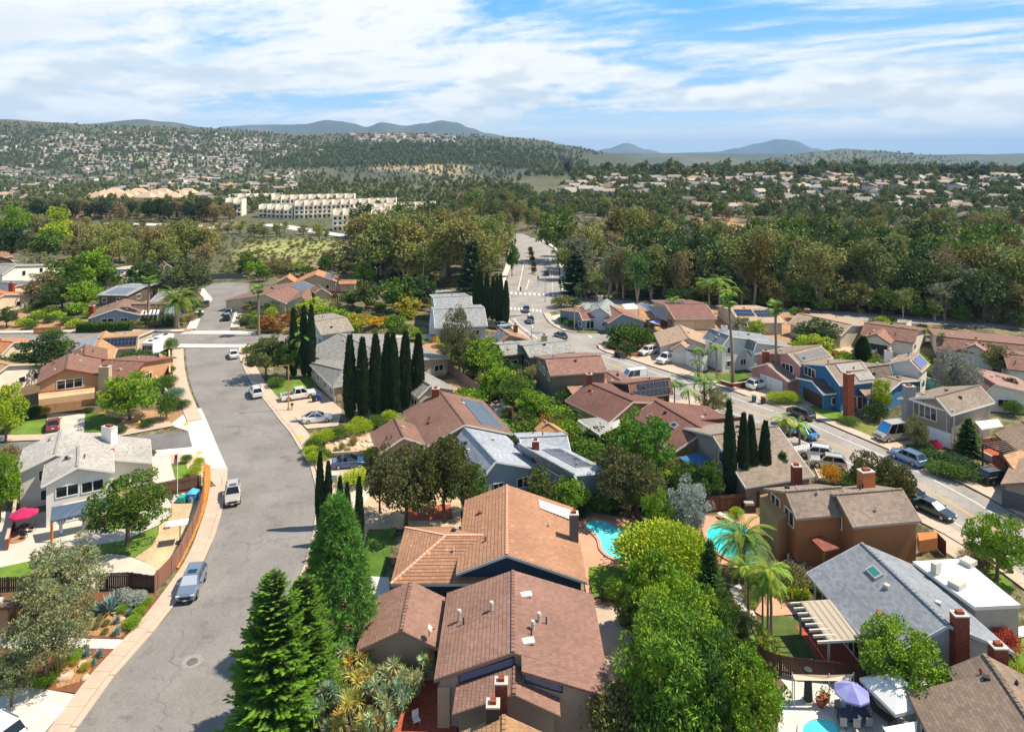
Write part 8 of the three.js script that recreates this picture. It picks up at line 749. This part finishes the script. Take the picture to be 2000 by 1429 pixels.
function grove(seed, poly, n, hs, kinds, name, label, group, gap = 2) { const r = rng(seed), xs = poly.filter((_, i) => !(i % 2)), ys = poly.filter((_, i) => i % 2), xs0 = Math.min(...xs), xs1 = Math.max(...xs); let made = 0; for (let t = 0; t < n * 12 && made < n; t++) { const x = lerp(Math.min(...xs), Math.max(...xs), r()), y = lerp(Math.min(...ys), Math.max(...ys), r()); if (!inPoly(x, y, poly) || onRoad(x, y) || PATCH.some(([cx, cy, rx, ry, , st]) => st >= 0.9 && cy > 440 && x > 1300 && Math.hypot((x - cx) / rx, (y - 14 - cy) / (ry + 14)) < 1)) continue; const p = G(x, y); if (!p || !clear(p, gap)) continue; const [kind, col, wide] = kinds[Math.floor(r() * kinds.length)], h = lerp(hs[0], hs[1], r() ** 1.2) * (wide < 0.3 ? 0.85 : 1); const third = x < lerp(xs0, xs1, 0.34) ? 'left' : x < lerp(xs0, xs1, 0.67) ? 'middle' : 'right', tag = `${ADJ[col] ?? 'dusky green'} ${label}, ${third} part ${y > (Math.min(...ys) + Math.max(...ys)) / 2 ? 'near edge' : 'far side'}`; grow(kind, p, h, h * wide * (0.85 + r() * 0.3), COL[col] ?? col, name, tag, 'tree', n > 16 ? tag : group); made++; } }
const GUM = [['gum', 'euc', 0.30], ['gum', 'eucB', 0.32], ['gum', 0x4d5633, 0.3], ['gum', 'brown', 0.28], ['broad', 'euc', 0.42], ['gum', 0x84804a, 0.3]];
const MIX = [['gum', 'euc', 0.30], ['gum', 'grey', 0.28], ['gum', 0x67753f, 0.3], ['broadL', 0x65803a, 0.42], ['gum', 'eucB', 0.3], ['broadL', 0x526a3c, 0.42], ['gum', 'brown', 0.27], ['gum', 0x6d6a35, 0.3]];
grove(11, [185, 500, 430, 500, 430, 545, 330, 552, 200, 545], 18, [13, 19], GUM, 'gum_tree', 'gum tree above the cul-de-sac', 'gum grove above the cul-de-sac', 3);
grove(12, [60, 445, 230, 445, 230, 515, 60, 525], 16, [9, 14], [['broadL', 'mid', 0.45], ['gum', 'eucB', 0.3], ['broadL', 'olive', 0.45], ['broadL', 'lime', 0.42]], 'brush_tree', 'scrub tree at upper left', 'scrub trees at upper left', 3);
grove(13, [690, 520, 900, 500, 990, 470, 992, 548, 900, 565, 720, 560], 34, [15, 24], GUM, 'gum_tree', 'gum tree of the central grove', 'central gum grove left of the straight road', 2.6);
grove(14, [1098, 575, 1085, 500, 1150, 470, 1500, 480, 2010, 480, 2010, 640, 1700, 612, 1400, 592, 1160, 580], 190, [11, 21], MIX, 'grove_tree', 'tree of the long wooded belt', 'long wooded belt right of the road', 2.4);
grove(15, [1040, 460, 1400, 470, 1700, 480, 2010, 470, 2010, 430, 1600, 425, 1250, 400, 1020, 400], 90, [7, 14], MIX, 'slope_tree', 'tree above the wooded belt', 'trees on the slope above the wooded belt', 3);
grove(16, [60, 418, 450, 425, 450, 436, 60, 430], 44, [10, 15], [['gumL', 0x454a30, 0.34], ['broadL', 'deep', 0.42], ['gumL', 'brown', 0.32]], 'avenue_tree', 'tree lining the far road', 'dark tree row lining the far road', 2);
grove(17, [700, 440, 1000, 395, 1000, 440, 990, 480, 700, 500], 46, [11, 19], MIX, 'valley_tree', 'tree behind the central grove', 'valley trees behind the central grove', 2.6);
grove(20, [985, 458, 1062, 458, 1085, 395, 950, 395], 40, [9, 16], MIX, 'valley_tree', 'tree closing the end of the straight road', 'trees closing the straight road', 2.2);
grove(21, [1098, 600, 1160, 585, 1400, 596, 1700, 616, 2010, 645, 2010, 620, 1700, 596, 1400, 578, 1150, 572], 60, [4, 10], [['broadL', 'mid', 0.5], ['broadL', 'olive', 0.5], ['broadL', 0x56683a, 0.5], ['gum', 'euc', 0.34]], 'edge_tree', 'small tree along the foot of the wooded belt', 'small trees along the foot of the wooded belt', 1.5);
grove(18, [440, 445, 690, 462, 690, 475, 440, 460], 14, [5, 9], [['broadL', 'olive', 0.5], ['gumL', 'euc', 0.35]], 'bank_tree', 'small tree below the apartments', 'bank trees below the apartments', 2);
grove(19, [430, 530, 690, 520, 690, 535, 500, 552, 430, 545], 12, [4, 8], [['broadL', 'olive', 0.5], ['broadL', 'brown', 0.5], ['broadL', 'mid', 0.5]], 'scrub_tree', 'scrub tree beside the grassy field', 'scrub at the edge of the grassy field', 2);
plant('firL', 922, 572, 462, 60, 0x2f4a34, 'cedar_tree', 'tall dark layered cedar beside the straight road'); plant('firL', 1125, 575, 490, 70, 0x25402c, 'cedar_tree', 'dark cedar right of the straight road at the junction'); plant('gum', 1245, 590, 488, 46, 0x5d8a48, 'pale_tree', 'fresh green slender tree before the wooded belt'); plant('gum', 1310, 580, 510, 44, 'yel', 'pale_tree', 'yellowing tree, left of two, at the front of the wooded belt'); plant('gum', 1345, 580, 512, 44, 'yel', 'pale_tree', 'yellowing tree, right of two, at the front of the wooded belt'); plant('gum', 1455, 560, 480, 52, 0x8a8644, 'pale_tree', 'tan green tree above the feather palms'); plant('broadL', 1770, 555, 490, 70, 'bright', 'leafy_tree', 'bright green tree in the middle of the wooded belt'); plant('firL', 1530, 560, 470, 60, 'dark', 'cedar_tree', 'deep green cedar at the left part of the wooded belt');
plant('broadL', 1000, 540, 470, 30, 'mid', 'leafy_tree', 'green street tree on the left kerb of the straight road'); for (const [x, y] of [[1043, 534], [1042, 524], [1040, 512], [1038, 502], [1036, 494]]) plant('bushL', x, y, y - 14, 10, 'dark', 'island_shrub', 'small shrub on the traffic island', 'shrub', 'shrubs on the traffic island');
// brush that nobody could count, on the banks
{ const r = rng(501), v2 = variant('bushL', 0), mats = []; const add = (poly, n, s0, s1) => { const xs = poly.filter((_, i) => !(i % 2)), ys = poly.filter((_, i) => i % 2); for (let t = 0; t < n; t++) { const x = lerp(Math.min(...xs), Math.max(...xs), r()), y = lerp(Math.min(...ys), Math.max(...ys), r()); if (!inPoly(x, y, poly) || onRoad(x, y)) continue; const p = G(x, y); if (!p) continue; const s = lerp(s0, s1, r() * r()); mats.push(new THREE.Matrix4().compose(p, new THREE.Quaternion().setFromAxisAngle(V(0, 1, 0), r() * 6), V(s, s * (0.6 + r() * 0.5), s))); } };
  add([430, 455, 700, 465, 700, 535, 500, 548, 430, 540], 700, 0.4, 1.1); add([1030, 440, 2010, 440, 2010, 640, 1400, 590, 1090, 570], 1400, 0.6, 2); add([0, 405, 460, 425, 430, 500, 0, 500], 900, 0.6, 2); add([690, 420, 1000, 400, 1000, 560, 700, 560], 500, 0.6, 2);
  [['olive', 0], ['euc', 1], ['brown', 2]].forEach(([c, k]) => { const ms = mats.filter((_, i) => i % 3 === k), o = shade(new THREE.InstancedMesh(v2.crown, leafM(COL[c]), ms.length)); ms.forEach((x, i) => o.setMatrixAt(i, x)); o.name = numbered('brush'); o.userData = { label: ['olive toned brush scattered over the valley banks', 'dull green brush scattered over the valley banks', 'brown dry brush scattered over the valley banks'][k], category: 'brush', kind: 'stuff' }; scene.add(o); }); }
// far houses: a small stock of shapes, one thing per house
const farProto = [0, 1, 2, 3].map((k) => { const w = [14, 11, 16, 12][k], d = [10, 9, 10, 11][k], h = [2.9, 5.4, 3.0, 5.2][k], rh = h + [2, 2.2, 2.4, 1.8][k], wb = new MB(), rb = new MB(), win = new MB(); wb.box(V(0, h / 2 - 0.6, 0), w - 1, h + 1.2, d - 1); const q = (x, y, z) => V(x, y, z), a = q(-w / 2, h, -d / 2), b = q(w / 2, h, -d / 2), c = q(w / 2, h, d / 2), e = q(-w / 2, h, d / 2), i = k === 2 ? w / 2 - d / 2 : w / 2, f = q(-i, rh, 0), g = q(i, rh, 0); rb.quad(b, a, f, g); rb.quad(e, c, g, f); rb.tri(a, e, f); rb.tri(c, b, g); wb.tri(V(-w / 2 + 0.5, h, -d / 2 + 0.5), V(-w / 2 + 0.5, h, d / 2 - 0.5), V(-w / 2 + 0.5, rh - 0.3, 0)); for (let s = 0; s < 2; s++) for (let j = 0; j < 3; j++) for (let st = 0; st < (h > 4 ? 2 : 1); st++) { const z = (s ? 1 : -1) * (d / 2 - 0.45); win.box(V(-w / 2 + w * (j + 0.5) / 3, 1.5 + st * 2.7, z), 1.6, 1.2, 0.12); } win.box(V(w * 0.28, 1.1, d / 2 - 0.42), 4.4, 2.1, 0.1); return { wall: wb.geo(), roof: rb.geo(), win: win.geo() }; });
const farWall = [0xdcd8d0, 0xc9bca8, 0xe6e3dd, 0xb8aa96, 0xd2cbc0].map((c) => plainM(c, 0.9)), farRoof = [0x85796e, 0x978b80, 0x85837f, 0xa59d92, 0x70675f, 0xa38a76, 0x97928b].map((c) => plainM(c, 0.95)), farGlass = M(0x2a3136, { roughness: 0.3 });
const WN = ['off white', 'tan', 'white', 'beige', 'cream'], RN = ['brown', 'light brown', 'grey', 'sandy', 'dark brown', 'orange tan', 'ash'];
function suburb(seed, poly, n, label, group, gap, named = 300, scale = 1, rowStep = 0) { const r = rng(seed), xs = poly.filter((_, i) => !(i % 2)), ys = poly.filter((_, i) => i % 2), list = []; for (let t = 0; t < n * 14 && list.length < n; t++) { const x = lerp(Math.min(...xs), Math.max(...xs), r()); let y = lerp(Math.min(...ys), Math.max(...ys), r()); if (rowStep) y = (Math.round(y / rowStep + Math.sin(x * 0.021)) - Math.sin(x * 0.021)) * rowStep; if (!inPoly(x, y, poly) || (rowStep && fbm(x / 45, y / 14, 3, 401) < 0.46)) continue; const p = G(x, y); if (!p || !clear(p, gap)) continue; FOOT.push([p.x, p.z, gap * 0.75]); list.push([p, Math.floor(r() * 4), (r() - 0.5) * 2.2, Math.floor(r() * 5), Math.floor(r() * 7), scale * (0.85 + r() * 0.35)]); }
  list.sort((a, b) => b[0].z - a[0].z); list.slice(0, named).forEach(([p, k, ry, wm, rm, s]) => { const tag = `${WN[wm]} walled house with a ${RN[rm]} roof, ${label}`, g = thing('distant_house', tag, 'house', p, tag); g.rotation.y = ry; g.scale.setScalar(s); part(g, 'wall', farProto[k].wall, farWall[wm]); part(g, 'roof', farProto[k].roof, farRoof[rm]); part(g, 'windows', farProto[k].win, farGlass); });
  const rest = list.slice(named); for (const key of ['wall', 'roof']) for (let k = 0; k < 4; k++) { const ms = rest.filter((e) => e[1] === k); if (!ms.length) continue; const o = shade(new THREE.InstancedMesh(farProto[k][key], M(0xffffff, { roughness: 0.95 }), ms.length)); ms.forEach((e, i) => { o.setMatrixAt(i, new THREE.Matrix4().compose(e[0], new THREE.Quaternion().setFromAxisAngle(V(0, 1, 0), e[2]), V(e[5], e[5], e[5]))); o.setColorAt(i, (key === 'wall' ? farWall[e[3]] : farRoof[e[4]]).color); }); o.name = numbered('far_town'); o.userData = { label: 'hazy mass of hillside houses too small to tell apart', category: 'houses', kind: 'stuff', group }; scene.add(o); } }
suburb(31, [1340, 400, 1400, 372, 1560, 362, 2010, 362, 2010, 440, 1860, 452, 1740, 420, 1500, 415, 1420, 430], 78, 'above the wooded belt at right', 'hillside houses above the wooded belt', 8, 90, 1);
suburb(32, [1060, 372, 1150, 348, 1600, 343, 2010, 345, 2010, 362, 1400, 372, 1250, 385, 1120, 390], 120, 'on the far right plateau', 'distant plateau houses at right', 7, 95);
suburb(33, [-20, 395, 60, 350, 600, 322, 590, 368, 440, 398, 200, 398], 120, 'beyond the far tree row', 'distant valley houses at left', 8, 105, 1, 7);
suburb(34, [-20, 345, -20, 270, 130, 258, 420, 262, 560, 282, 640, 300, 600, 322, 300, 332], 430, 'tiny house on the far left hill', 'far left hill town', 8, 0, 1, 5);
suburb(35, [685, 262, 780, 263, 890, 268, 890, 278, 700, 276], 70, 'tiny house on the middle ridge', 'middle ridge town', 8, 0, 1.3);
// terraced apartments: cream blocks with stepped parapets and slanted grey roofs
{ const unit = (x, y, w, storeys, i, w0) => { const p = P(x, y), s = -p.z / F, W = w * s, h = storeys * 2.9, g = thing('apartment_block', `cream stepped apartment unit with slanted grey roof, ${['short row at far left', 'back row', 'middle row', 'three storey front row', 'right row', 'low left row', 'left end'][w0]} of the terrace`, 'apartments', p, 'cream apartments ' + w0), wb = new MB(), rb = new MB(), D = 12; wb.box(V(0, h / 2, -D / 2), W, h, D); for (const sx of [-1, 1]) wb.box(V(sx * W / 2, (h + 3) / 2, -D / 2 - 0.5), 0.6, h + 3, D + 0.6); wb.box(V(0, h + 1.6, -D), W, 3.2, 0.6); rb.quad(V(-W / 2 + 0.3, h + 0.15, 0.5), V(W / 2 - 0.3, h + 0.15, 0.5), V(W / 2 - 0.3, h + 2.5, -D + 0.4), V(-W / 2 + 0.3, h + 2.5, -D + 0.4)); part(g, 'wall', wb.geo(), farCream); part(g, 'roof', rb.geo(), farGrey); for (let st = 0; st < storeys; st++) for (let k = 0; k < 2; k++) { const wn = new MB(); wn.box(V((k - 0.5) * W * 0.5, 1.5 + st * 2.9, 0.03), W * 0.26, 1.5, 0.16); part(g, 'window', wn.geo(), farGlass); } const bl = new MB(); bl.box(V(0, 3.1, 0.7), W * 0.8, 1, 1.4); part(g, 'balcony', bl.geo(), farCream); g.rotation.y = 0.12; };
  const farCream = plainM(0xe2dac8, 0.9), farGrey = plainM(0xa09684, 0.95);
  const rows = [[446, 400, 545, 398, 6, 2], [530, 413, 690, 408, 9, 3], [575, 428, 772, 420, 11, 3], [650, 452, 760, 446, 6, 3], [690, 440, 850, 430, 8, 3], [505, 425, 570, 428, 4, 2], [440, 418, 470, 424, 2, 3]];
  for (const [x0, y0, x1, y1, n, st] of rows) for (let i = 0; i < n; i++) unit(lerp(x0, x1, (i + 0.5) / n), lerp(y0, y1, (i + 0.5) / n), (x1 - x0) / n * 1.02, st, i, rows.findIndex((e) => e[0] === x0));
  const rr = rng(77); for (let i = 0; i < 12; i++) { const p = G(190 + i * 16, 398 - (i % 3) * 5), g = thing('distant_villa', 'beige hip roofed villa behind the dark tree row', 'house', p, 'beige villas behind the dark tree row'); g.rotation.y = (rr() - 0.5) * 0.6; part(g, 'wall', farProto[2].wall, plainM(0xdcc0a4, 0.9)); part(g, 'roof', farProto[2].roof, plainM(0xc0a68c, 0.95)); part(g, 'windows', farProto[2].win, farGlass); g.scale.set(1.15, 1.9, 1.15); } }
sheet('far_road', [60, 430, 200, 432, 330, 437, 420, 441, 420, 446, 330, 442, 200, 436, 60, 434], m.concretePale, 0.03); sheet('far_road', [420, 430, 470, 425, 520, 432, 640, 452, 700, 462, 700, 466, 620, 456, 500, 438, 440, 438], m.concretePale, 0.03);
// far trees: woods that read as one mass
{ const r = rng(601), blob = (seed, n, lw) => { const q = rng(seed), b = new MB(); for (let i = 0; i < 9; i++) { const a = q() * 6.28, k = q() * 2.2, c = V(Math.cos(a) * k, 3 + q() * 4, Math.sin(a) * k); clumpLeaves(b, q, c, V(1.7, 1.6, 1.7), n, lw, lw * 1.3, { tone: 0.5, warm: 0.4 }); } return b.geo(); };
  const shapes = [blob(1, 26, 1.1), blob(2, 26, 1.1), blob(3, 26, 1.1)], lists = [[], [], []];
  const fill = (poly, n, s0, s1, gap = 0) => { const xs = poly.filter((_, i) => !(i % 2)), ys = poly.filter((_, i) => i % 2), x0 = Math.min(...xs), x1 = Math.max(...xs), y0 = Math.min(...ys), y1 = Math.max(...ys); for (let t = 0; t < n * 1.35; t++) { const x = lerp(x0, x1, r()), y = lerp(y0, y1, r()); if (!inPoly(x, y, poly)) continue; const p = G(x, y); if (!p) continue; if (gap && !clear(p, gap)) continue; const s = 0.62 * lerp(s0, s1, r() ** 1.8); lists[Math.floor(r() * 3)].push(new THREE.Matrix4().compose(p, new THREE.Quaternion().setFromAxisAngle(V(0, 1, 0), r() * 6), V(s, s * (0.85 + r() * 0.5), s))); } };
  fill([1030, 402, 1150, 345, 1600, 341, 2100, 342, 2100, 440, 1300, 425, 1030, 420], 1900, 0.7, 1.7, 0.6); fill([1000, 345, 1150, 332, 1500, 330, 2100, 330, 2100, 346, 1150, 350], 1100, 1.2, 2.6); fill([1150, 338, 2100, 336, 2100, 343, 1150, 346], 260, 1.6, 3.2);
  fill([-60, 420, -60, 330, 300, 318, 620, 312, 640, 345, 600, 400, 430, 425], 2300, 0.6, 1.5, 1); fill([560, 400, 600, 345, 700, 320, 1000, 330, 1050, 395, 860, 420, 700, 430], 1300, 0.7, 1.7); fill([480, 330, 640, 286, 800, 284, 1000, 290, 1150, 320, 1150, 342, 900, 322, 620, 330], 2600, 1.3, 2.6); fill([-60, 330, -60, 262, 420, 262, 640, 290, 560, 320, 300, 330], 2600, 0.9, 1.9, 2); fill([640, 290, 700, 262, 900, 268, 1100, 292, 1150, 315, 1000, 296], 700, 0.8, 1.8); fill([-60, 264, -60, 236, 200, 245, 420, 252, 560, 262, 560, 270], 1500, 0.7, 1.6); fill([560, 268, 640, 263, 900, 262, 1060, 276, 1180, 298, 1180, 306, 900, 285, 560, 285], 1500, 0.7, 1.7); fill([1450, 318, 1600, 297, 1750, 296, 2000, 322, 2000, 336, 1450, 330], 1200, 0.9, 2.4); fill([420, 262, 560, 264, 690, 268, 690, 290, 560, 286], 500, 0.6, 1.2);
  lists.forEach((ms, k) => { const o = shade(new THREE.InstancedMesh(shapes[k], leafM([0x6f7e4e, 0x7b8052, 0x5f724a][k]), ms.length)); ms.forEach((x, i) => o.setMatrixAt(i, x)); o.name = numbered('far_wood'); o.userData = { label: ['hazy far woodland of olive green crowns', 'hazy far woodland of brownish green crowns', 'hazy far woodland of dark green crowns'][k], category: 'woodland', kind: 'stuff' }; scene.add(o); });
  // single crowns standing up on the skyline
  const ORD = 'first second third fourth fifth sixth seventh eighth ninth tenth eleventh twelfth thirteenth fourteenth fifteenth'.split(' '); for (const [x, y, t, w, nth] of [[1182, 345, 315, 20], [1110, 345, 312, 18], [1280, 345, 320, 24], [1328, 342, 318, 14], [1358, 342, 318, 20], [1412, 340, 320, 30], [1520, 345, 318, 30], [1560, 348, 322, 30], [1640, 345, 318, 36], [1700, 345, 322, 34], [1885, 350, 320, 46], [1910, 352, 322, 44], [1790, 345, 326, 30], [1840, 348, 322, 34], [1950, 350, 330, 40]].sort((a, b) => a[0] - b[0]).map((e, i) => [...e, ORD[i]])) { const p = G(x, y); if (!p) continue; const s = -p.z / F; grow('gumL', p, (y - t) * s, w * s / 2, 0x414d36, 'skyline_tree', `dark crown standing up on the right skyline, ${nth} from the left`, 'tree', 'trees standing up on the right skyline'); } }

// shrubs that fill the gardens between the houses
{ const rest = [], hard = (x, y) => HARD.some((q) => inPoly(x, y, q)); const scatter = (seed, poly, n, hs, cols, label, group) => { const r = rng(seed), xs = poly.filter((_, i) => !(i % 2)), ys = poly.filter((_, i) => i % 2); let made = 0; for (let t = 0; t < n * 14 && made < n; t++) { const x = lerp(Math.min(...xs), Math.max(...xs), r()), y = lerp(Math.min(...ys), Math.max(...ys), r()); if (!inPoly(x, y, poly) || hard(x, y)) continue; const p = P(x, y); if (!clear(p, 0.3)) continue; const h = lerp(hs[0], hs[1], r() ** 1.4); const cc = cols[Math.floor(r() * cols.length)], kk = h * (0.5 + r() * 0.35); if (made < n * 0.4) grow(y > 760 ? 'bush' : 'bushL', p, h, kk, COL[cc], 'garden_shrub', `${ADJ[cc] ?? { bright: 'bright green', rust: 'rusty' }[cc]} ${label}`, 'shrub', `${cc} ${group}`); else { rest.push([new THREE.Matrix4().compose(p, new THREE.Quaternion().setFromAxisAngle(V(0, 1, 0), r() * 6), V(kk / 1.15, h / 2, kk / 1.15)), cc]); FOOT.push([p.x, p.z, kk * 0.45]); } made++; } };
  scatter(701, [860, 660, 1060, 720, 1200, 860, 1420, 940, 1330, 1010, 1120, 1000, 960, 840, 870, 740], 170, [1, 3.4], ['mid', 'bright', 'dark', 'olive', 'lime', 'mid'], 'garden shrub filling the yards between the two streets', 'garden shrubs between the two streets');
  scatter(702, [0, 690, 340, 690, 340, 800, 200, 800, 0, 870], 44, [0.8, 2.4], ['mid', 'dark', 'olive', 'bright'], 'garden shrub around the tan balcony house', 'garden shrubs around the tan balcony house');
  scatter(703, [480, 560, 860, 560, 980, 640, 800, 690, 620, 720, 480, 690], 150, [0.9, 3], ['mid', 'bright', 'olive', 'lime', 'rust', 'dark'], 'garden shrub in the yards beyond the seven cypresses', 'garden shrubs beyond the seven cypresses');
  scatter(704, [1120, 600, 1700, 620, 2000, 690, 2000, 800, 1760, 760, 1480, 690, 1220, 660], 150, [0.9, 2.6], ['mid', 'bright', 'olive', 'dark', 'lime'], 'garden shrub among the far houses across the right road', 'garden shrubs across the right road');
  scatter(705, [1480, 1100, 1560, 1100, 1700, 1300, 1500, 1320, 1420, 1180], 16, [0.6, 1.6], ['bright', 'olive', 'lime'], 'low garden shrub around the putting green', 'shrubs around the putting green');
  scatter(706, [0, 540, 400, 540, 400, 640, 0, 640], 80, [1, 3.5], ['mid', 'dark', 'olive', 'grey', 'bright'], 'garden shrub among the houses at upper left', 'garden shrubs at upper left');
  scatter(707, [1320, 960, 1500, 960, 1640, 1000, 1480, 1000, 1340, 1010], 14, [0.8, 2], ['mid', 'dark', 'bright'], 'shrub along the shaded fence by the teal pool', 'shrubs along the shaded fence'); const o = shade(new THREE.InstancedMesh(variant('bushL', 1).crown, leafM(0xffffff), rest.length)); rest.forEach(([mt, c], i) => { o.setMatrixAt(i, mt); o.setColorAt(i, new THREE.Color(COL[c])); }); o.name = 'undergrowth'; o.userData = { label: 'small mixed shrubs and ground cover filling the gardens', category: 'shrubs', kind: 'stuff' }; scene.add(o); }
renderer.render(scene, camera);
